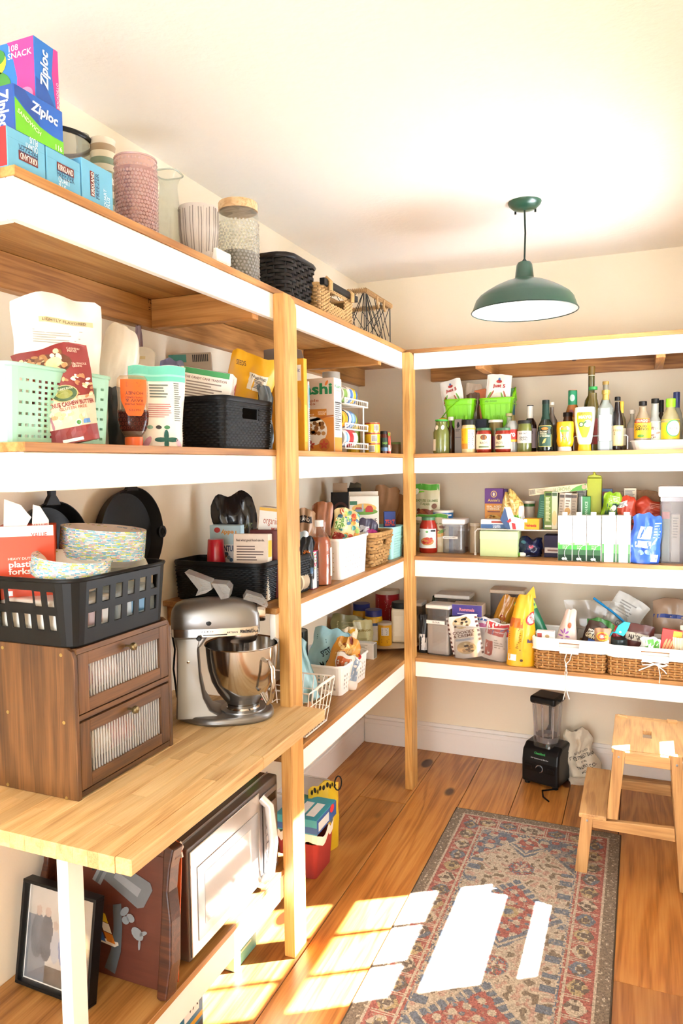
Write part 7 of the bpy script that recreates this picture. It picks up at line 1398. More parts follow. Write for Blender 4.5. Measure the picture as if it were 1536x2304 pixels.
t = T('shelf_riser', 'white wire riser carrying pasta above the green box', 'riser', (0, 0, Z3), group='white wire risers'); xa = atY(1069, 1240, 3.50).x; xb = atY(1482, 1260, 3.50).x; zr = atY(1100, 1191, 3.50).z-Z3
for yy in (3.50, 3.70): t.add('frame_wire', MB().tube([(xa, yy, .004), (xa, yy, zr-.012), (xa+.01, yy, zr), (xb-.01, yy, zr), (xb, yy, zr-.012), (xb, yy, .004)], .0035, 6), WW, smooth=60); [t.add('foot', MB().lathe([(.006, 0), (.006, .012), (.0036, .014)], 10, cx=xx, cy=yy), WW) for xx in (xa, xb)]
for i in range(34): xx = xa+.015+(xb-xa-.03)*i/33; t.add('cross_wire', MB().tube([(xx, 3.50, zr+.001), (xx, 3.70, zr+.001)], .0015, 4), WW)
ZR = Z3+zr+.0035
t = CT_('recipe_box', 'plain pale green box under the wire riser', 1079, 1163, 1196, Z3, Y=3.465, d=.12, col='#c3d296'); w, h, d = t.w, t.h, t.d; t.add('lid', MB().box(-w/2-.001, w/2+.001, -d/2-.001, d/2+.001, h*.68, h+.001), C('#c9d79e', .5, var=.08, bs=40), bevel=.0012, seg=1)
t, S = bag('frozen_blue_bag', 'dark blue glossy bag under the wire riser', 'bag', 1192, Z3, 50, 1208, .09, C('#141c40', .15, bump=.3, bs=40, coat=.6), 0, Y=3.53, crump=.016, seed=95, full=4, mid=.1); t.ell(S, t.w*.1, t.h*.55, t.w*.1, t.h*.1, '#b84a5a'); t.ell(S, -t.w*.2, t.h*.75, t.w*.12, t.h*.08, '#3a6a7a')
t = T('egg_timer', 'small white and green capsule lying beside the green box', 'timer', (atY(1174, 1247, 3.49).x, 3.49, Z3+.011), 0, 0, 90); t.add('shell', MB().lathe([(0, -.018), (.008, -.016), (.011, -.008), (.011, .008), (.008, .016), (0, .018)], 16), C('#e6e4dc', .3), smooth=60); t.add('green_end', MB().lathe([(.0112, -.008), (.0082, -.0165), (0, -.0185)], 16), C('#7ac03a', .3), smooth=60)
t = CT_('cookie_box', 'dark purple carton under the riser left of the white cartons', 1224, 1262, 1205, Z3, Y=3.51, d=.1, col='#2c2444'); t.rect(t.S['F'], -t.w*.46, t.w*.5, t.h*.2, t.h*.45, '#c9bdb4'); t.rect(t.S['F'], -t.w*.3, t.w*.4, t.h*.28, t.h*.36, '#7a4a34', L=2)
# on the riser
t = CT_('macaroni_box', 'purple and orange macaroni carton on the riser', 1090, 1131, 1099, ZR, Y=3.64, d=.035, col='#6d2f96'); w, h, F = t.w, t.h, t.S['F']; t.rect(F, -w*.5+.001, w*.5-.001, .001, h*.60, '#e0921c'); t.ell(F, 0, h*.85, w*.17, h*.09, '#e9c86a'); t.ell(F, 0, h*.85, w*.13, h*.07, '#7a3a9c', L=3); t.ell(F, 0, h*.845, w*.06, h*.05, '#f2ead8', L=4); t.txt(F, "Annie's", 0, h*.69, w*.66, h*.08, '#f0d070', bold=.02); t.txt(F, 'REAL AGED\nCHEDDAR', 0, h*.49, w*.78, h*.12, '#f8ecd0', bold=.03); t.rect(F, -w*.34, w*.34, h*.37, h*.405, '#8a3a1c', L=2); t.ell(F, .0, h*.17, w*.4, h*.13, '#f0c860', L=2); rg = random.Random(8)
for i in range(14): t.ell(F, rg.uniform(-.32, .32)*w, rg.uniform(.1, .27)*h, w*.08, h*.03, rg.choice(['#f6dc94', '#e0a838', '#d08a24']), L=3+i % 2, n=8, rot=rg.uniform(0, 180))
t = CT_('macaroni_box', 'purple edged carton hidden behind the orange macaroni carton', 1128, 1140, 1100, ZR, Y=3.67, d=.03, col='#5a2f7a')
t, S = bag('pasta_bag', 'clear bag of penne pasta tied at the top', 'bag', 1160, ZR, 50, 1102, .07, C('#d9b96a', .35, var=.4, bump=.9, bs=70), 0, Y=3.565, ry=-9, crump=.012, seed=96, top=.42, bot=.85, mid=.35, full=5); w, h = t.w, t.h; rg = random.Random(7)
for i in range(46): t.ell(S, rg.uniform(-.42, .42)*w, rg.uniform(.38, .86)*h, w*.14, h*.02, rg.choice(['#e8cf8e', '#c9a050', '#f0dca4', '#b8893c']), L=2+i % 5, rot=rg.uniform(0, 180), n=8)
t.rect(S, -w*.3, w*.36, h*.06, h*.34, '#6fc02a', n=(6, 4), L=4); t.rect(S, w*.3, w*.5, h*.05, h*.55, '#e6e6e4', n=(3, 4), L=5); t.add('green_clip', MB().box(-.012, .012, -.01, .01, h*.9, h*.93), C('#2f9a3a', .4), bevel=.002)
t = CT_('instant_oat_cup', 'round tub with green and red bands behind the pasta bag', 1175, 1204, 1127, ZR, Y=3.70, d=.02, col='#d0c4b4') if False else cyl('instant_oat_cup', 'round tub with green and red bands behind the pasta bag', 'tub', 1172, 1204, 1126, ZR, Y=3.665, prof=[(0, 0), (.82, 0), (1, .93)], mat=C('#cfc2b0', .5)); cap(t, t.r*1.03, t.h*.92, t.h, C('#eee8dd', .4), 'lid'); t.rect(t.S, -t.r*1.2, t.r*1.2, t.h*.78, t.h*.88, '#3f7a34', n=(10, 1)); t.poly(t.S, [(-t.r, t.h*.45), (t.r*.9, t.h*.62), (t.r*.9, t.h*.76), (-t.r, t.h*.62)], '#c22a2c', L=2); t.txt(t.S, 'Quaker', 0, t.h*.3, t.r*1.1, t.h*.1, '#8a5a44')
t = CT_('granola_bar_box', 'flat blue and white bar carton at the left of the riser', 1081, 1150, 1169, ZR, Y=3.51, d=.07, col='#ecebe4'); w, h, F = t.w, t.h, t.S['F']; t.rect(F, -w*.5+.001, w*.5-.001, .001, h*.48, '#2f5f94'); t.rect(F, -w*.15, w*.25, h*.6, h*.85, '#a84a3a', L=2); t.txt(F, 'CLASSIC', w*.02, h*.32, w*.25, h*.18, '#eef2f4'); t.txt(F, 'ALMOND', w*.02, h*.14, w*.25, h*.18, '#eef2f4'); t.rect(F, w*.4, w*.49, .002, h*.7, '#c8282c', L=3)
zz = ZR+t.h+.0008
t = T('torn_cracker_box', 'torn white red and blue snack carton leaning on the riser', 'box', (atY(1153, 1150, 3.495).x, 3.50, ZR), 0); a_ = atY(1127, 1150, 3.49).x-t.o.location.x; b_ = atY(1178, 1150, 3.49).x-t.o.location.x; hT = atY(1150, 1141, 3.49).z-ZR
t.add('side_panel', MB().prism([(a_*.3, 0), (b_, 0), (b_, hT*.42), (b_*.6, hT*.50), (b_*.1, hT*.55), (a_*.2, hT*.98), (a_*.75, hT), (a_, hT*.45)], lambda a, b: (a, -.002, b), lambda a, b: (a, .004, b)), C('#efede8', .6)); t.add('blue_side', MB().prism([(a_*1.1, hT*.42), (a_*.7, hT*.98), (a_*.62, hT*.9), (a_*.2, 0), (a_*.5, 0)], lambda a, b: (a, -.006, b), lambda a, b: (a, -.003, b)), C('#2f4f7c', .5)); t.add('red_panel', MB().prism([(a_*.5, hT*.35), (a_*.2, hT*.5), (a_*.1, hT*.36), (a_*.35, hT*.28)], lambda a, b: (a, -.0075, b), lambda a, b: (a, -.0062, b)), C('#c8282c', .5)); t.add('red_panel', MB().prism([(0, 0), (b_*.3, 0), (b_*.22, hT*.26), (-b_*.1, hT*.28)], lambda a, b: (a, -.004, b), lambda a, b: (a, -.0021, b)), C('#c8282c', .5)); t.add('box_back', MB().box(a_*.3, b_, .004, .06, 0, hT*.4), C('#d9d2c6', .7))
t = CT_('cheese_sauce_box', 'small yellow cheese carton at the front of the riser', 1177, 1212, 1167, ZR, Y=3.505, d=.07, col='#e9a81e', rz=-8); t.txt(t.S['F'], 'Velveeta', -t.w*.02, t.h*.38, t.w*.7, t.h*.3, '#b8281c', bold=.03, shear=.2); t.rect(t.S['F'], -t.w*.46, -t.w*.26, t.h*.65, t.h*.93, '#eef0f2'); t.rect(t.S['R'], -.034, .034, .002, t.h-.002, '#d0a878')
bx_ = [(1205, 1224, 1107, '#1f7a5c', 3.57, 7, 'teal green pasta carton tilted on the riser'), (1224, 1241, 1106, '#6d8a2c', 3.53, 0, 'green and tan pasta carton with vertical lettering'), (1241, 1253, 1106, '#d9d6b8', 3.53, 0, 'pale green pasta carton with a pasta picture'), (1254, 1266, 1109, '#b9a894', 3.55, 3, 'slim tan noodle carton, left of three'), (1266, 1282, 1109, '#d8cec0', 3.55, 3, 'slim tan noodle carton with a bowl picture, middle of three'), (1283, 1297, 1110, '#a8947c', 3.55, 1, 'slim tan noodle carton, right of three'), (1297, 1318, 1098, '#c9c6be', 3.60, 0, 'white carton with a barcode end behind the noodles'), (1307, 1327, 1117, '#3f8f52', 3.53, 0, 'green and white carton standing before the lime box')]
for i, (u0, u1, v, c, Y, ry, lab_) in enumerate(bx_):
    t = CT_('pasta_box', lab_, u0, u1, v, ZR, Y=Y, d=.10 if Y < 3.56 else .07, col=c, ry=ry, group='pasta cartons on the riser'); w, h, F = t.w, t.h, t.S['F']
    if i == 0: t.lines(F, -w*.3, w*.35, h*.2, h*.75, 9, '#5aa88a'); t.ell(F, w*.2, h*.9, w*.22, h*.05, '#b8a88c')
    if i == 1: t.lines(F, -w*.3, w*.3, h*.2, h*.85, 20, '#d8dca8', fill=.6); t.rect(F, -w*.35, w*.45, h*.89, h*.97, '#2f3f1c', L=2); t.rect(F, -w*.4, w*.45, h*.06, h*.11, '#e6e2cc', L=2)
    if i == 2: t.rect(F, -w*.4, w*.45, h*.88, h*.97, '#3f5a2c', L=2); t.ell(F, 0, h*.3, w*.45, h*.2, '#e0c080', L=2); t.rect(F, -w*.48, w*.48, h*.5, h*.85, '#c9d8a4', L=1)
    if i in (3, 4, 5): t.rect(F, -w*.4, w*.4, h*.87, h*.95, '#4a3a30', L=2); t.lines(F, -w*.3, w*.3, h*.2, h*.8, 8, '#8a7866'); 
    if i == 4: t.ell(F, 0, h*.5, w*.4, h*.1, '#c89a58', L=5)
    if i == 6: t.lines(F, -w*.42, w*.42, h*.78, h*.97, 7, '#4a4a48', fill=.5)
    if i == 7: t.rect(F, -w*.5+.0005, -w*.36, .001, h-.001, '#dfe6da'); t.txt(F, 'BROWN RICE', w*.08, h*.55, h*.6, w*.3, '#cfe6d0', rot=90)
p = atY(1255, 1100, 3.56); wS = atY(1318, 1095, 3.56).x-atY(1187, 1095, 3.56).x
t = carton('spaghetti_box', 'long cream spaghetti carton lying across the pasta boxes', 'box', (p.x, 3.575, atY(1255, 1110, 3.56).z+.002), 0, wS, .05, .032, '#d9c8a4', ry=-6); F = t.S['F']; w, h = t.w, t.h; t.txt(F, 'SPAGHETTI', w*.08, h*.5, w*.28, h*.55, '#5f8a3c', rot=180, bold=.0)
for i in range(10): t.rect(F, -w*.49+i*w*.011, -w*.484+i*w*.011, h*.12, h*.88, '#4a4a4a', L=2, name='barcode')
t.poly(F, [(w*.2, .001), (w*.49, .001), (w*.49, h-.001), (w*.34, h*.7), (w*.26, h*.4)], '#4f9a2c', L=2); t.ell(F, w*.45, h*.5, w*.04, h*.35, '#b89a7a', L=4); t.lines(F, -w*.36, -w*.2, h*.2, h*.8, 3, '#a8987a')
t = CT_('lime_box', 'tall lime yellow bag of noodles with a folded top', 1321, 1352, 1076, ZR, Y=3.56, d=.06, col='#9ca014'); w, h = t.w, t.h; t.add('folded_top', MB().prism([(-w*.5, h), (w*.5, h), (w*.44, h+.012), (w*.1, h+.016), (-.0, h+.03), (-w*.12, h+.034), (-w*.1, h+.018), (-w*.42, h+.012)], lambda a, b: (a, -.02, b), lambda a, b: (a, .012, b)), C('#a8ac1c', .4), bevel=.003)
t = CT_('cracker_box', 'blue and red carton behind the green snack bags', 1352, 1376, 1100, ZR, Y=3.64, d=.05, col='#5a7a9c'); t.rect(t.S['F'], -t.w*.35, t.w*.4, t.h*.82, t.h*.93, '#a83a4a')
for k, (u, v, wp, c, ry) in enumerate(((1362, 1106, 38, '#8cb41c', 12), (1380, 1110, 32, '#8cb41c', -4))):
    t, S = bag('veggie_snack_bag', ('lime and dark green snack bag curling left on the riser', 'lime and orange snack bag beside the curled one')[k], 'bag', u, ZR, wp, v, .04, foil(c), 0, Y=3.545, ry=ry, crump=.012, seed=101+k, group='green snack bags', full=5, twist=.2); w, h = t.w, t.h; t.rect(S, -w*.3, w*.42, h*.35, h*.72, '#1f4a2c', n=(5, 4)); t.ell(S, w*.1, h*.6, w*.14, h*.08, '#e8e2d0', L=4); t.rect(S, -w*.35, w*.35, h*.06, h*.28, ('#a8d84a', '#d8823a')[k], n=(5, 3)); t.lines(S, -w*.2, w*.35, h*.75, h*.9, 4, '#d8e8b0')
t = CT_('cereal_bar_box', 'small white and yellow carton behind the red bag', 1404, 1430, 1098, ZR, Y=3.66, d=.05, col='#efe6cc'); t.lines(t.S['F'], -t.w*.42, t.w*.42, t.h*.72, t.h*.95, 7, '#77757a'); t.rect(t.S['F'], -t.w*.45, t.w*.45, t.h*.4, t.h*.62, '#e8b52a')
t = CT_('cereal_bar_box', 'low tan carton end left of the white and yellow one', 1388, 1402, 1107, ZR, Y=3.69, d=.04, col='#c9b4a0')
t, S = bag('red_chip_bag', 'orange red chip bag with a barcode leaning left', 'bag', 1412, ZR, 50, 1117, .06, C('#c8462a', .35, bump=.15, bs=30), 0, Y=3.56, ry=-10, crump=.012, seed=104, full=5, top=1.05); w, h = t.w, t.h; t.rect(S, -w*.35, w*.2, h*.70, h*.86, '#eeeae4', n=(6, 3)); [t.rect(S, -w*.3+i*w*.045, -w*.28+i*w*.045, h*.72, h*.84, '#3a3a3a', L=4, name='barcode') for i in range(10)]; t.rect(S, -w*.3, w*.45, h*.15, h*.4, '#6a4a34', n=(6, 3)); t.txt(S, 'HIPPEAS', w*.1, h*.35, w*.5, h*.08, '#e8d8c4')
t, S = bag('red_chip_bag', 'orange red bag lying on its side toward the tall canister', 'bag', 1462, ZR+.03, 74, 1124, .06, C('#c8422a', .35, bump=.15, bs=30), 0, Y=3.59, ry=8, crump=.018, seed=105, full=6); t.lines(S, -t.w*.1, t.w*.4, t.h*.6, t.h*.85, 4, '#e8a48c')
t, S = bag('pretzel_bag', 'brown net-like bag behind the red bags', 'bag', 1460, ZR, 60, 1102, .06, C('#a9825e', .6, var=.4, bump=.5, bs=60), 0, Y=3.70, crump=.012, seed=106, full=4)
# five long-life milk cartons
us = [1254, 1287, 1319, 1352, 1385, 1418]
for i in range(5):
    a = atY(us[i], 1220, YC).x; b = atY(us[i+1], 1220, YC).x; h = atY(us[i]+16, 1162, YC).z-Z3; w = b-a-.002
    t = carton('milk_carton', ('white and green drink carton, leftmost of five', 'white and green drink carton, second of five from the left', 'white and green drink carton, middle one of five', 'white and green drink carton turned to its text side, fourth of five', 'white and green drink carton turned to its text side, rightmost of five')[i], 'carton', ((a+b)/2, YC+.035, Z3), (0, 0, 0, 2, 2)[i], w, .066, h, '#f7f6f2', group='five drink cartons', rough=.35)
    F = t.S['F']; nb = 10
    t.add('gable', MB().prism([(-w/2, h), (w/2, h), (w/2, h+.003), (-w/2, h+.003)], lambda x, z: (x, -.033, z), lambda x, z: (x, .033, z)), C('#eceae4', .4)); t.add('screw_cap', MB().lathe([(.0125, h+.002), (.0125, h+.016), (.0115, h+.018), (0, h+.018)], 24, cx=-.004 if i < 3 else .012, cy=-.012), C('#f3f2ee', .4), smooth=40)
    if i < 3:
        t.rect(F, -w*.5+.001, w*.5-.001, .001, h*.14, '#0b3014'); t.rect(F, -w*.5+.001, w*.5-.001, h*.14, h*.26, '#14501e'); t.rect(F, -w*.5+.001, w*.5-.001, h*.26, h*.36, '#379a2e'); t.rect(F, -w*.5+.001, w*.5-.001, h*.36, h*.41, '#6fc456'); t.rect(F, -w*.5+.001, w*.5-.001, h*.41, h*.45, '#bfe6ae'); t.rect(F, -w*.34, w*.42, h*.37, h*.5, '#f9f8f4', L=2)
        t.txt(F, 'OAT\nMILK', 0, h*.31, w*.34, h*.08, '#bfdcb4'); mb = MB().tube([F(w*.46-.030*math.cos(q*PI/10-PI/2), h*.17+.040*math.sin(q*PI/10-PI/2), .0012) for q in range(11)], .0045, 4, flat=.2); t._d('white_ring', C('#f4f3ea', .4), mb.v, mb.f); t.ell(F, -w*.1, h*.05, w*.12, h*.03, '#dfeed8', L=4); t.ell(F, w*.06, h*.05, w*.08, h*.03, '#dfeed8', L=4)
    else:
        for s_ in (-1, 1): t.rect(F, s_*w*.40-w*.075, s_*w*.40+w*.075, .001, h*.2, '#1d5a2%d' % (5+s_)); t.rect(F, s_*w*.40-w*.075, s_*w*.40+w*.075, h*.2, h*.4, '#4fae4%d' % (5+s_))
        t.lines(F, -w*.28, w*.26, h*.62, h*.78, 5, '#d6d4d0'); t.lines(F, -w*.28, w*.26, h*.1, h*.4, 6, '#e2e0dc', seed=4); t.ell(F, 0, h*.92, w*.12, h*.035, '#dcdad6')
t, S = bag('blue_snack_bag', 'bright blue crumpled snack bag beside the white cartons', 'bag', 1449, Z3, 60, 1156, .06, C('#2f5fc4', .3, bump=.2, bs=30, coat=.3), 0, Y=3.425, ry=3, crump=.016, seed=107, full=5, top=.9, mid=.04); w, h = t.w, t.h; t.rect(S, -w*.25, w*.15, h*.5, h*.75, '#e6e8f0', n=(5, 6)); t.rect(S, -w*.3, w*.2, h*.32, h*.46, '#dfe3ee', n=(5, 4)); t.lines(S, w*.22, w*.45, h*.5, h*.85, 6, '#9ab4e8'); t.ell(S, -w*.15, h*.22, w*.1, h*.05, '#7fa0e0', L=3); t.ell(S, w*.08, h*.24, w*.1, h*.05, '#7fa0e0', L=3); t.rect(S, w*.2, w*.42, h*.05, h*.2, '#c9c0b4', n=(3, 3))
xc, w, zt = BY(1481, 1545, 1094, 3.44, 1180); h = zt-Z3
t = T('clear_canister', 'tall clear canister with a white lid at the right end', 'canister', (xc, 3.44+w*.5, Z3)); Wd = Wall(w*.92, w*.92, h*.86, .018); pierced(t, Wd, [], GLASS('#e6e6ea', .10), .0015); t.add('lid', MB().box(-w*.52, w*.52, -w*.5, w*.5, h*.86, h), C('#f1eeea', .4), bevel=.008, seg=3); t.add('lid_seal', MB().box(-w*.44, w*.44, -w*.42, w*.42, h*.8, h*.86), C('#ecebe8', .4), bevel=.004)
for i, (a, c, hh) in enumerate(((-.24, '#2f6a5c', .66), (.12, '#c9bda4', .62))): o = carton('stick_box', ('green and red carton inside the tall clear canister', 'tan carton inside the tall clear canister')[i], 'box', (xc+w*a, 3.44+w*.45, Z3+.004), 0, w*.3, w*.4, h*hh, c); (o.rect(o.S['F'], -w*.14, w*.14, h*.56, h*.655, '#b83a34') if i == 0 else o.lines(o.S['F'], -w*.1, w*.1, h*.3, h*.58, 8, '#8a8070'))
# ================================================================ lowest back shelf
def clearbox(name, label, u0, u1, vt, Y, d, fill=None, fillc='#fbf8f2', z=None, lidc='#e9e4da', lidh=.02, label_txt=None, rz=0, op=.06):
    z = Z4 if z is None else z; xc, w, zt = BY(u0, u1, vt, Y, vt+50); h = zt-z
    t = T(name, label, 'container', (xc, Y+d/2, z), rz); Wd = Wall(w-.006, d-.006, h-lidh if lidc else h, .014); pierced(t, Wd, [], GLASS('#e6e4e2', op), .0015)
    if lidc: t.add('lid', MB().box(-w/2, w/2, -d/2, d/2, h-lidh, h), C(lidc, .4), bevel=.006, seg=3)
    if fill: t.add('contents', MB().box(-w/2+.007, w/2-.007, -d/2+.007, d/2-.007, .004, h*fill), C(fillc, .8, var=.03, bump=.1), bevel=.006)
    t.w, t.d, t.h = w, d, h; return t
t = clearbox('flour_container', 'clear box of white flour with a white lid', 958, 1014, 1362, 3.455, .11, .62, label_txt=1, rz=-6); F = lambda u, v, o: (u, -t.d/2+.003-o, v); t.rect(F, -t.w*.46, t.w*.3, t.h*.62, t.h*.69, '#f2efe8', L=2); t.txt(F, 'FLOUR', -t.w*.05, t.h*.655, t.w*.3, t.h*.035, '#6a6a64', L=4)
clearbox('flour_container', 'second lidded clear box behind the flour box', 976, 1056, 1339, 3.63, .13, .5, '#c9bda8')
t, S = bag('coffee_bag', 'black and white bag squeezed beside the flour box', 'bag', 953, Z4, 24, 1382, .06, foil('#2a2828'), 0, Y=3.50, crump=.006, seed=120); t.rect(S, -t.w*.3, t.w*.4, t.h*.08, t.h*.5, '#d8d4d0', n=(3, 4)); bag('greens_bag', 'dark green bag corner behind the flour box', 'bag', 976, Z4, 34, 1338, .05, foil('#1f3a1c'), 0, Y=3.77, ry=8, crump=.008, seed=121, full=5)
t = clearbox('oat_container', 'clear container with an orange label behind the far post', 930, 949, 1356, 3.60, .1, .7, '#d8cfc0'); 
# clear bin of baking mixes
Yb = 3.425; xc, w, zt = BY(1017, 1140, 1412, Yb, 1450); hb = zt-Z4
t = T('clear_bin', 'clear open bin of baking mixes on the lowest back shelf', 'bin', (xc, Yb+.15, Z4)); Wd = Wall(w-.01, .29, hb, .02, .003); pierced(t, Wd, [], GLASS('#f0eeec', .03), .0015); rim(t, Wd, hb, .003, GLASS('#f0eeea', .5), 'rolled_rim'); z0 = Z4+.005
t, S = bag('cookie_mix_bag', 'white cookies and creme bag with brown checked edges', 'bag', 1056, z0, 72, 1384, .05, C('#efece6', .5), 0, Y=Yb+.035, ry=-12, crump=.004, seed=122, full=5); w, h = t.w, t.h
for k in range(9):
    for s_ in (-1, 1): t.rect(S, s_*w*.46-w*.035, s_*w*.46+w*.035, h*(.06+.105*k), h*(.06+.105*k+.052), '#6a3428', n=(2, 2), L=2, name='check')
t.ell(S, w*.0, h*.84, w*.3, h*.13, '#d8c49a', rings=2); t.ell(S, w*.0, h*.25, w*.3, h*.15, '#cdb88a', rings=2, L=2); rg = random.Random(3)
for i in range(30): b_ = (.84, .25)[i % 2]; t.ell(S, rg.uniform(-.22, .22)*w, h*(b_+rg.uniform(-.09, .09)), w*.05, h*.025, rg.choice(['#4a423c', '#8a6a44', '#e8d8b4', '#2f2a28']), L=4+i % 3, n=8)
t.txt(S, 'COOKIES\n& CREME', 0, h*.58, w*.68, h*.15, '#6a3428', bold=.02); t.rect(S, -w*.3, w*.3, h*.42, h*.475, '#b9c8dc', n=(6, 2), L=2)
t, S = bag('candy_bag', 'white bag with pink candies in the clear bin', 'bag', 1088, z0, 56, 1388, .04, foil('#eae4e6'), 0, Y=Yb+.11, ry=6, crump=.008, seed=123, full=5); t.ell(S, -t.w*.15, t.h*.78, t.w*.2, t.h*.06, '#e07ab0'); t.ell(S, t.w*.2, t.h*.72, t.w*.14, t.h*.05, '#d8a0d0'); t.rect(S, -t.w*.45, t.w*.2, t.h*.9, t.h*.95, '#4a6ab0', n=(5, 1))
t, S = bag('marshmallow_bag', 'red and white bag in the right half of the clear bin', 'bag', 1112, z0, 58, 1398, .06, foil('#ece8e4'), 0, Y=Yb+.04, ry=8, crump=.008, seed=124, full=6); w, h = t.w, t.h; t.rect(S, -w*.5, w*.5, h*.66, h*.97, '#c8282c', n=(8, 4)); t.poly(S, [(-w*.2, h*.68), (w*.4, h*.74), (w*.4, h*.84), (-w*.2, h*.78)], '#3a5aa8', L=4); t.txt(S, 'Hersheys', w*.1, h*.76, w*.5, h*.06, '#eef0f6', rot=5, L=6); t.rect(S, -w*.4, -w*.1, h*.1, h*.5, '#b8442c', n=(3, 4)); t.lines(S, -w*.05, w*.4, h*.3, h*.55, 4, '#b0aca8')
t, S = bag('toffee_bag', 'gold foil toffee bag tilted above the clear bin', 'bag', 1098, z0, 36, 1330, .05, C('#c98a24', .25, bump=.25, bs=35, coat=.5), 0, Y=Yb+.15, ry=22, crump=.012, seed=125, full=5); t.txt(S, 'ROLO', -t.w*.05, t.h*.6, t.w*.7, t.h*.1, '#b83a1c', rot=60, bold=.03); t.rect(S, t.w*.05, t.w*.4, t.h*.3, t.h*.6, '#f0dca8', n=(4, 4))
t = CT_('cake_mix_box', 'purple carton lying on top of the clear bin bags', 1016, 1084, 1361, Z4, Y=Yb+.06, d=.09, col='#d8c6ae', dz=hb+.036); w, h, F = t.w, t.h, t.S['F']; t.rect(F, -w*.5+.001, w*.5-.001, .001, h-.001, '#3f2f8c'); t.txt(F, 'Rommels', w*.0, h*.58, w*.5, h*.28, '#e08a94', bold=.03); t.lines(F, -w*.32, w*.4, h*.1, h*.26, 1, '#c9c4e4'); t.txt(t.S['T'], 'ROOSTERS', 0, -.02, w*.6, .014, '#6a5a4a', rot=180)
clearbox('cracker_container', 'clear lidded box behind the gold toffee bag', 1100, 1178, 1328, 3.69, .12, .55, '#b9a084', lidc='#d9c4a8')
t, S = bag('chocolate_chip_bag', 'large yellow baking chip bag beside the clear bin', 'bag', 1172, Z4, 66, 1340, .09, C('#e8ab1c', .35, bump=.1, bs=25, coat=.2), 12, Y=3.425, crump=.008, seed=126, top=.5, bot=.98, mid=.12, bend=.03, full=3, sway=.022); w, h = t.w, t.h
t.rect(S, -w*.46, w*.0, h*.55, h*.68, '#d86a1c', n=(5, 4)); t.lines(S, -w*.44, -w*.02, h*.5, h*.63, 7, '#8a4a14', L=4); t.lines(S, -w*.42, -w*.02, h*.22, h*.48, 10, '#8a5a1c', seed=4); t.ell(S, w*.3, h*.68, w*.2, h*.10, '#c8282c', L=2, rot=-50, rings=2); t.ell(S, w*.3, h*.68, w*.16, h*.075, '#f0e8dc', L=4, rot=-50, rings=2); t.txt(S, 'Nestle', w*.3, h*.68, w*.3, h*.05, '#c8282c', rot=-50, L=6); t.txt(S, 'Baking', w*.32, h*.36, w*.3, h*.07, '#2a3a7c', bold=.03); t.rect(S, -w*.45, -w*.2, h*.08, h*.17, '#dfe3e8', n=(3, 2)); t.ell(S, -w*.02, h*.09, w*.05, h*.02, '#4a3a2c'); t.add('top_fin', MB().prism([(w*.1, h*.95), (w*.5, h*.95), (w*.46, h+.025), (w*.42, h+.04)], lambda a, b: (a, .028, b), lambda a, b: (a, .033, b)), C('#e8ab1c', .35))
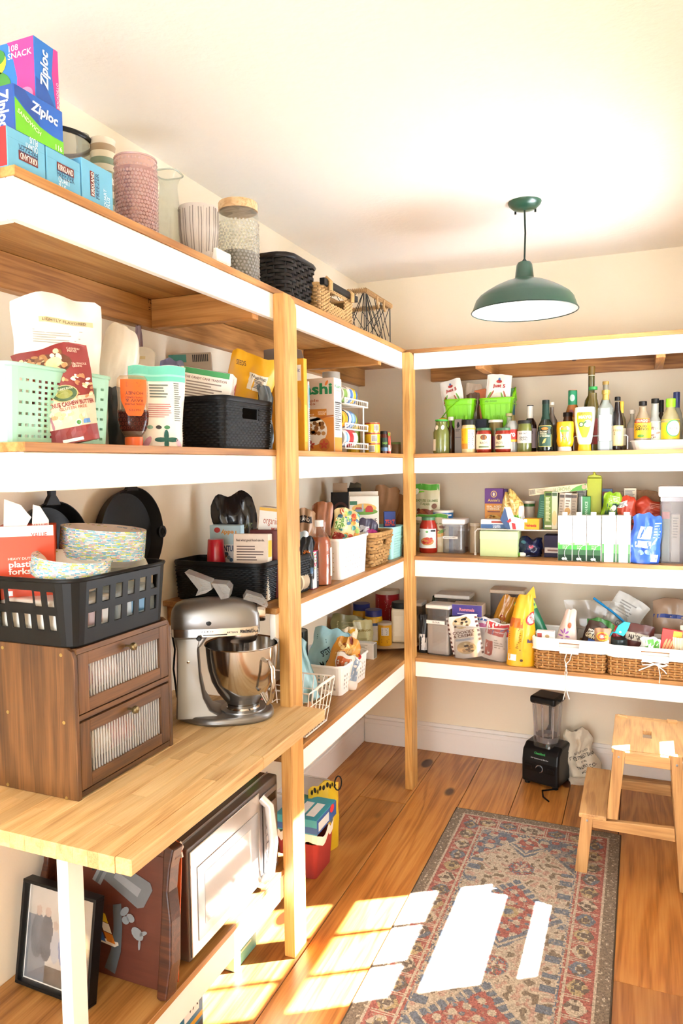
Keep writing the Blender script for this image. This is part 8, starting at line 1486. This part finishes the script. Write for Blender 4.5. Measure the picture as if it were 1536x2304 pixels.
# two lined wicker baskets
WK = C('#a8763e', .55, var=.4, bs=70); LIN = C('#f8f6f1', .8, var=.01, bump=.1, bs=40)
def lined(label, u0, u1, v0, X1=None, bow=False):
    Yf = 3.388; a = atY(u0, 1480, Yf).x; b = X1 if X1 else atY(u1, 1480, Yf).x; h = atY(u0+10, v0, Yf).z-Z4; w = b-a; d = .27
    t = T('lined_basket', label, 'basket', ((a+b)/2, Yf+d/2, Z4), group='lined wicker baskets'); Wd = Wall(w-.014, d-.01, h, .02, .004)
    weave(t, Wd, 8, .026, .0045, h*.70/8*.5, WK, v0=.002, v1=h*.70, ns=4, nn=6, seed=7, flat=1., jit=.1); stakes(t, Wd, .026, .0042, C('#c79a5c', .6, var=.2), v1=h*.7); rim(t, Wd, .005, .005, WK, 'base_braid')
    s0, ln = Wd.side(0); hole = (s0+ln*.33, s0+ln*.67, h*.80, h*.955)
    def ln_fn(u, v): return Wd(Wd.per*u, h*(.66+.36*v), .008+.0025*math.sin(u*90)+.002*noise.noise(Vector((u*30, v*3, 1)))-.002*(v > .95))
    W2 = Wall(w-.014, d-.01, h*.36, .02, .004, h*.66); W2h = [(hole[0], hole[1], h*.13, h*.28)]
    pierced(t, W2, W2h, LIN, .003, 'cloth_liner', floor=False, o=.0135); rim(t, Wd, h*1.02, .006, LIN, 'liner_fold', o=.008); rim(t, W2, .002, .0035, LIN, 'liner_hem', o=.0145)
    t.add('handle_wrap', MB().tube([Wd(hole[0]+(hole[1]-hole[0])*q/6, h*.955, .004) for q in range(7)], .008, 8), WK, smooth=60); t.add('liner_inside', MB().grid(lambda u, v: Wd(Wd.per*u, h*(.1+.9*v), -.006), 40, 1, True), LIN); t.add('basket_floor', MB().box(-w/2+.02, w/2-.02, -d/2+.02, d/2-.02, .006, .01), C('#8a6034', .8))
    t.add('loose_tab', MB().box(-ln*.16, ln*.16, -d/2-.019, -d/2-.014, h*.60, h*.75), LIN, bevel=.002)
    yy = -d/2-.022; rib = lambda pts, nm: t.add(nm, MB().tube(pts, .0055, 6, flat=.4), LIN, smooth=60)
    if bow:
        rib([(0, yy, h*.55), (-.03, yy-.004, h*.62), (-.055, yy-.004, h*.60), (-.05, yy-.004, h*.50), (-.02, yy-.002, h*.52), (0, yy, h*.55)], 'bow_loop'); rib([(0, yy, h*.55), (.028, yy-.004, h*.62), (.05, yy-.004, h*.56), (.03, yy-.003, h*.50), (0, yy, h*.55)], 'bow_loop'); rib([(0, yy, h*.55), (-.035, yy-.004, h*.42), (-.065, yy-.004, h*.30)], 'ribbon'); rib([(.0, yy, h*.55), (.035, yy-.002, h*.36), (.045, yy-.003, h*.26)], 'ribbon'); rib([(.012, yy-.002, h*.5), (.02, yy-.004, h*.2), (.018, yy-.004, .0), (.017, yy-.008, -.008)], 'ribbon')
    else:
        rib([(-.01, yy, h*.62), (-.018, yy, h*.4), (-.008, yy-.003, h*.2), (-.016, yy-.004, .0), (-.008, yy-.010, -.06), (-.022, yy-.010, -.125)], 'ribbon'); rib([(.012, yy, h*.62), (.004, yy-.003, h*.4), (-.014, yy-.004, h*.25), (-.006, yy-.006, .0), (-.016, yy-.012, -.05), (.004, yy-.011, -.118)], 'ribbon')
    return a, b, h, Yf, d
A = lined('wicker basket with white liner and long hanging ties', 1200, 1363, 1437); B = lined('wicker basket with white liner tied in a bow at the right', 1366, 1560, 1454, XR-.012, True)
z0 = Z4+.012
def inb(name, label, u, wp, v, Y, col, ry=0, rz=0, seed=1, th=.05, cat='bag', **k): return bag(name, label, cat, u, z0, wp, v, th, col if not isinstance(col, str) else foil(col), rz, Y=Y, ry=ry, crump=k.pop('crump', .012), seed=seed, full=k.pop('full', 6), **k)
t, S = inb('herb_bag', 'lime and emerald green bag leaning in the left wicker basket', 1240, 44, 1336, 3.53, '#1f7a54', -26, 0, 130, crump=.006); t.rect(S, -t.w*.5, t.w*.5, t.h*.80, t.h*.99, '#a8cf4a', n=(6, 3)); t.lines(S, -t.w*.4, t.w*.2, t.h*.62, t.h*.75, 5, '#d8e8d4')
t = CT_('butter_box', 'small white carton standing at the left of the lined basket', 1207, 1246, 1420, Z4, Y=3.425, d=.03, col='#f2efe9'); t.rect(t.S['F'], -t.w*.46, -t.w*.2, t.h*.75, t.h*.94, '#b84a44'); t.ell(t.S['F'], t.w*.1, t.h*.86, t.w*.12, t.h*.05, '#c9a878')
t, S = inb('petal_bag', 'beige bag with a purple flower print in the left wicker basket', 1266, 60, 1368, 3.46, '#d2bcae', 8, 0, 131, crump=.006, top=.35, bot=1.1); w, h = t.w, t.h
for q in range(8): t.ell(S, -w*.1+w*.13*math.cos(q*PI/4), h*.52+h*.10*math.sin(q*PI/4), w*.09, h*.016, '#a05aa8', rot=q*45, n=8)
t.ell(S, w*.06, h*.72, w*.07, h*.05, '#b85a2c', L=3)
t, S = inb('baking_chips_bag', 'dark brown chocolate chip bag in the left wicker basket', 1312, 44, 1392, 3.47, '#38241c', 18, 0, 132, crump=.005); w, h = t.w, t.h; t.txt(S, 'GHIRARDELLI', w*.05, h*.68, w*.9, h*.09, '#d8c49a', rot=0, bold=.02); t.rect(S, -w*.2, w*.45, h*.56, h*.62, '#3a5aa0', n=(4, 1), L=2); t.txt(S, 'MINI\nCHIPS', -w*.15, h*.78, w*.4, h*.1, '#e6dcc8')
inb('spinach_bag', 'green bag lying at the back of the left wicker basket', 1346, 60, 1394, 3.56, '#3f8a3a', 4, 0, 133)
t, S = inb('logo_bag', 'tan bag with an orange round logo in the left wicker basket', 1355, 36, 1412, 3.45, '#b98a6a', 0, 0, 134, crump=.006); t.ell(S, 0, t.h*.80, t.w*.36, t.h*.11, '#e8b82a', rings=2); t.ell(S, 0, t.h*.81, t.w*.28, t.h*.08, '#d8482c', L=4, rings=2); t.txt(S, 'B', 0, t.h*.81, t.w*.22, t.h*.08, '#f6ece0', L=6, bold=.03)
p = atY(1372, 1420, 3.44); t = T('teal_scoop', 'turquoise plastic scoop standing in the left wicker basket', 'scoop', (p.x, 3.44, z0), 0, 0, 14); hS = atY(1380, 1392, 3.44).z-z0; t.add('blade', MB().prism([(-.022, hS*.72), (.018, hS*.70), (.026, hS*.82), (.03, hS), (.004, hS*.99), (-.016, hS*.88)], lambda a, b: (a, 0, b), lambda a, b: (a, .006, b)), C('#22b4c2', .35), bevel=.002); t.add('handle', MB().tube([(0, .003, hS*.74), (-.03, .003, hS*.72), (-.05, .003, hS*.5), (-.04, .003, 0)], .004, 6), C('#1f98a8', .35), smooth=60); t.add('rivet', MB().lathe([(.005, 0), (.005, .002), (0, .003)], 12).xf(Matrix.Translation((.0, 0, hS*.77)) @ Matrix.Rotation(PI/2, 4, 'X')), C('#dff2f2', .4))
# zip bags at the back
p = atY(1350, 1400, 3.66); t = T('zip_bag', 'clear zip bag with a bright blue zip leaning behind the baskets', 'bag', (p.x, 3.64, z0), 0, 0, 0); S = pouch(t, .27, .27, .03, GLASS('#f2f1ee', .12, .12), crump=.008, seed=140, full=6, sway=-.03); t.add('blue_zip', MB().tube([(-.03, -.012, .285), (.06, -.012, .22), (.135, -.012, .155)], .006, 6), C('#1f8fd0', .35), smooth=60)
t, S = bag('granola_bag', 'silver grey printed bag inside the clear zip bag', 'bag', 1345, z0, 74, 1322, .03, foil('#b9b6ae'), 0, Y=3.66, ry=30, crump=.006, seed=141, full=6); t.txt(S, 'GOGO', t.w*.1, t.h*.55, t.w*.5, t.h*.08, '#5a5652', rot=-20); t.lines(S, -t.w*.3, t.w*.2, t.h*.7, t.h*.9, 5, '#8a8680'); t.rect(S, -t.w*.1, t.w*.4, t.h*.35, t.h*.5, '#6a6762', n=(4, 3))
p = atY(1512, 1400, 3.70); t = T('zip_bag', 'brown filled zip bag with a navy zip at the right end', 'bag', (p.x, 3.69, z0)); S = pouch(t, .17, atY(1500, 1346, 3.70).z-z0, .06, C('#a98c72', .35, bump=.15, bs=30, coat=.3), crump=.008, seed=142, full=8); t.rect(S, -t.w*.5, t.w*.5, t.h*.70, t.h*.76, '#2f4aa0', n=(10, 1))
t = tin('dark_tub', 'dark green round lid at the front of the right wicker basket', (atY(1392, 1440, 3.44).x, 3.455, z0), .035, atY(1390, 1438, 3.44).z-z0, '#2a3030', lid='#2f4a4a')
t, S = inb('almond_bag', 'maroon and tan almond bag in the right wicker basket', 1424, 64, 1402, 3.52, '#5f2c26', 8, 0, 143, crump=.006); t.rect(S, -t.w*.4, t.w*.35, t.h*.62, t.h*.8, '#cfc4b0', n=(6, 3)); t.txt(S, 'ALMONDS', -t.w*.02, t.h*.71, t.w*.6, t.h*.09, '#3a2a22', bold=.03)
inb('red_wrapper', 'bright red wrapper behind the almond bag', 1394, 34, 1404, 3.56, '#b8242c', -10, 0, 144)
t, S = inb('green_candy_bag', 'white and green twisted packet in the right wicker basket', 1448, 42, 1432, 3.44, '#e2e2da', 10, 0, 145, crump=.014); t.rect(S, -t.w*.3, t.w*.4, t.h*.7, t.h*.95, '#5aa83a', n=(5, 3))
t = T('spice_jar', 'clear jar lying on its side with its white lid to the left', 'jar', (atY(1466, 1420, 3.52).x, 3.52, z0+.105), 0, 0, 84); t.add('jar_wall', MB().lathe([(.030, .012), (.032, .016), (.032, .1), (0, .102)], 24), GLASS('#d8d6ce', .35), smooth=45); t.add('lid', MB().lathe([(0, 0), (.034, 0), (.034, .013), (0, .013)], 24), C('#f2efe9', .4), smooth=40)
t = CT_('cookie_box', 'red and yellow cookie packet standing in the right wicker basket', 1480, 1522, 1416, z0, Y=3.435, d=.02, col='#c8342c', ry=6); w, h, F = t.w, t.h, t.S['F']; t.rect(F, w*.05, w*.48, h*.80, h*.98, '#e8b02a'); [t.ell(F, (-.3+.15*i)*w, h*.66, w*.06, h*.14, '#d8a06a', L=3, rot=-15) for i in range(5)]; t.rect(F, -w*.2, w*.48, h*.4, h*.5, '#e9dccb')
t = T('paper_cups', 'cream ruffled baking cups at the right end of the basket', 'baking cups', (atY(1530, 1430, 3.45).x, 3.455, z0+.02)); hS = atY(1528, 1432, 3.45).z-z0-.02
t.add('cup_stack', MB().grid(lambda a, b: ((.024+.012*b+.0025*math.sin(a*2*PI*22)*b)*math.cos(2*PI*a), (.024+.012*b+.0025*math.sin(a*2*PI*22)*b)*math.sin(2*PI*a), hS*b), 132, 6, True), C('#e9dcc0', .8), smooth=30); t.add('cup_base', MB().lathe([(0, 0), (.024, 0)], 24), C('#e0d2b4', .8)); t.add('paper_cone', MB().prism([(.0, hS), (.035, hS+.005), (.03, hS+.05), (.0, hS+.045)], lambda a, b: (a, .012, b), lambda a, b: (a, .014, b)), C('#d8cfc0', .7))

# ================================================================ floor: blender, sack, stool
p = atZ(1214, 1770, 0); Bz = 0.0006
bx0, by0_ = (-.534-.352)/2, (3.606+3.554)/2; ang = -16; dv = Vector((math.sin(R(-ang)), math.cos(R(ang)), 0))*.095
t = T('blender', 'black countertop blender with a clear jar on the floor', 'blender', (bx0+.026, by0_+.09, Bz), ang); BLK_ = C('#1b1a1b', .3, var=.05); hb = atY(1215, 1678, 3.60).z; w = .188; d = .185
t.add('motor_base', MB().prism([(-d/2, .012), (d/2, .012), (d/2, hb*.78), (d/2-.02, hb), (-d/2+.05, hb), (-d/2+.01, hb*.86), (-d/2-.0, hb*.6)], lambda a, b: (-w/2, a, b), lambda a, b: (w/2, a, b)), BLK_, bevel=.012, seg=3, recalc=True); [t.add('foot', MB().lathe([(.014, 0), (.014, .014)], 12, cx=sx*w*.38, cy=sy*d*.38), C('#101010', .7)) for sx in (-1, 1) for sy in (-1, 1)]
F = lambda u, v, o: (u, -d/2-.0005-o, v); F2 = lambda u, v, o: (u, -d/2-o-.0005+.07*max(0, v-hb*.6), v); t.txt(F2, 'Cleanblend', 0, hb*.83, .055, .012, '#3fae5a', bold=.02, L=6); t.txt(F2, '3HP Commercial Blender', 0, hb*.70, .09, .007, '#b9bcc0', L=6)
t.add('control_panel', MB().box(-w*.42, w*.42, -d/2-.002, -d/2+.01, hb*.36, hb*.56), C('#0f0f10', .35), bevel=.002); t.add('dial', MB().lathe([(.016, 0), (.015, .012), (0, .013)], 24).xf(Matrix.Translation((0, -d/2-.002, hb*.46)) @ Matrix.Rotation(PI/2, 4, 'X')), C('#141415', .3), smooth=40); t.add('dial_ring', MB().lathe([(.019, 0), (.019, .003), (.015, .003)], 24).xf(Matrix.Translation((0, -d/2-.002, hb*.46)) @ Matrix.Rotation(PI/2, 4, 'X')), C('#c9ccd0', .25, metal=.8)); [t.add('switch', MB().box(s_*w*.3-.016, s_*w*.3+.016, -d/2-.005, -d/2, hb*.42, hb*.50), C('#0c0c0d', .4), bevel=.002) for s_ in (-1, 1)]
zj0, zj1, zl = hb*.93, atY(1228, 1575, 3.66).z, .53; jr0, jr1 = .062, .075; zl = min(zj1+.03, .535)
Wd = Wall(.105, .105, zj1-zj0, .03, .016, zj0); jt = t.add('jar', MB().grid(lambda a, b: Wd(Wd.per*a, (zj1-zj0)*b, .012*(1-b)**6), 40, 14, True), GLASS('#ecebeb', .05), smooth=50); mk('jar_floor', MB().lathe([(0, zj0+.02), (.055, zj0+.02), (.06, zj0+.05), (0, zj0+.024)], 24), GLASS('#c8c8cc', .35), jt); mk('blade', MB().lathe([(.01, zj0+.02), (.012, zj0+.04), (.03, zj0+.045), (.005, zj0+.05)], 6), C('#c9c9cc', .2, metal=1.), jt); [mk('jar_rib', MB().tube([Wd(Wd.per*q, .05, -.003), Wd(Wd.per*q, zj1-zj0-.02, -.003)], .004, 6), GLASS('#eeeaea', .3), jt, smooth=60) for q in (.06, .19, .31, .44, .56, .69, .81, .94)]
t.add('lid', MB().box(-.066, .066, -.066, .066, zj1-.012, zl-.004), C('#19191a', .4), bevel=.012, seg=3); t.add('lid_tab', MB().box(.03, .08, -.03, .03, zl-.022, zl-.01), C('#19191a', .4), bevel=.004); t.add('jar_handle', MB().tube([(-.03, .07, zj1-.03), (-.03, .12, zj1-.04), (-.03, .12, zj1-.17), (-.03, .075, zj1-.19)], .011, 8), C('#1b1b1c', .4), smooth=60); t.add('power_cord', MB().tube([(.08, -.07, .004), (.03, -.13, .004), (.06, -.19, .004), (.10, -.22, .004)], .004, 6), C('#141414', .6), smooth=60)
t = T('canvas_sack', 'cream canvas sack with black stencilled words slumped beside the blender', 'sack', (atY(1316, 1760, 3.73).x, 3.735, 0.0006), 6, 0, -9); CANV = C('#d8cdb8', .9, var=.06, bump=.3, bs=60); S = pouch(t, .165, atY(1300, 1632, 3.74).z, .13, CANV, crump=.035, seed=151, full=4, top=.75, bot=1.05, name='sack_body', gus=.9); w, h = t.w, t.h
for s_, zf, ww, hh in (('RETURN TO', .60, .4, .04), ('STATE STREET BANK', .52, .72, .06), ('AND', .44, .14, .035), ('TRUST CO.', .36, .5, .055), ('BOSTON', .26, .34, .04)): t.txt(S, s_, w*.12, h*zf, w*ww, h*hh, '#2a2c30', bold=.01, L=6, rot=4)
t.add('bottom_fold', MB().grid(lambda a, b: (-.07+.14*a, -.06-.03*math.sin(PI*b)*(1-(2*a-1)**4)+.01*noise.noise(Vector((a*4, b*3, 5))), .05*math.sin(b*PI*.9)+.002), 14, 8), CANV, smooth=70)
z7 = lambda x, y: (1140+x/3.879, 1520+y/3.879)
t = T('step_stool', 'light beech two-step stool standing partly on the rug', 'stool', (0, 0, 0)); BE = lambda ax: WOOD('#a4784a', '#c89a62', '#d6ac74', axis=ax, scale=1.3, rough=.45, rings=.7, rnd=.05, name='beech'); SX1 = .185; YN, YFs = 2.862, 3.28
def slab(name, x0, x1, y0, y1, z0, z1, hole=None):
    mb = MB()
    if hole:
        xs_ = [x0, hole[0], hole[1], x1]; ys_ = [y0, hole[2], hole[3], y1]; idx = {}
        for j, y in enumerate(ys_):
            for i, x in enumerate(xs_): idx[(i, j)] = len(mb.v); mb.v.append((x, y, z1))
        mb.f = [(idx[(i, j)], idx[(i+1, j)], idx[(i+1, j+1)], idx[(i, j+1)]) for i in range(3) for j in range(3) if (i, j) != (1, 1)]
        return t.add(name, mb, BE(1), solid=z1-z0, soff=-1, bevel=.002)
    return t.add(name, mb.box(x0, x1, y0, y1, z0, z1), BE(1), bevel=.003)
slab('seat_board', -.092, SX1, 2.893, 3.297, .482, .5, (.018, .05, 3.048, 3.132)); slab('step_board', -.205, -.106, 2.842, 3.30, .233, .25)
def stick(name, pts, y0, y1, ax=2): 
    q = [atY(*z7(*p), YN) for p in pts]; return t.add(name, MB().prism([(v.x, max(0.0003, v.z)) for v in q], lambda a, b: (a, y0, b), lambda a, b: (a, y1, b)), BE(ax), bevel=.002, recalc=True)
for k, (ya, yb) in enumerate(((YN, YN+.024), (YFs-.024, YFs))):
    sg = 1 if k == 0 else -1
    stick('upper_leg', [(932, 640), (1035, 660), (965, 1262), (868, 1250)], ya, yb); stick('long_leg', [(1428, 700), (1530, 715), (1610, 1985), (1506, 1965)], ya, yb); stick('short_leg', [(652, 1212), (752, 1232), (697, 1775), (588, 1758)], ya-.0, yb)
    stick('side_rail', [(745, 1255), (1462, 1340), (1470, 1455), (748, 1328)], ya+.0005*sg, yb-.001, 0); stick('apron', [(1030, 672), (1428, 722), (1428, 828), (1026, 772)], ya+.001, yb-.001, 0)
    if k == 0:
        for p in ((975, 712), (1483, 785), (700, 1265)): v = atY(*z7(*p), YN); t.add('screw', MB().lathe([(.0045, 0), (.0045, .001), (0, .0014)], 12).xf(Matrix.Translation((v.x, YN, v.z)) @ Matrix.Rotation(PI/2, 4, 'X')), C('#a8a8a8', .3, metal=.8))
v = atY(*z7(1480, 790), YN); t.add('cross_rail', MB().box(v.x-.012, v.x+.012, YN+.024, YFs-.024, .40, .46), BE(1), bevel=.002); v = atY(*z7(700, 1290), YN); t.add('cross_rail', MB().box(v.x-.01, v.x+.01, YN+.024, YFs-.024, .17, .23), BE(1), bevel=.002)
for _t in THINGS: _t.flush()
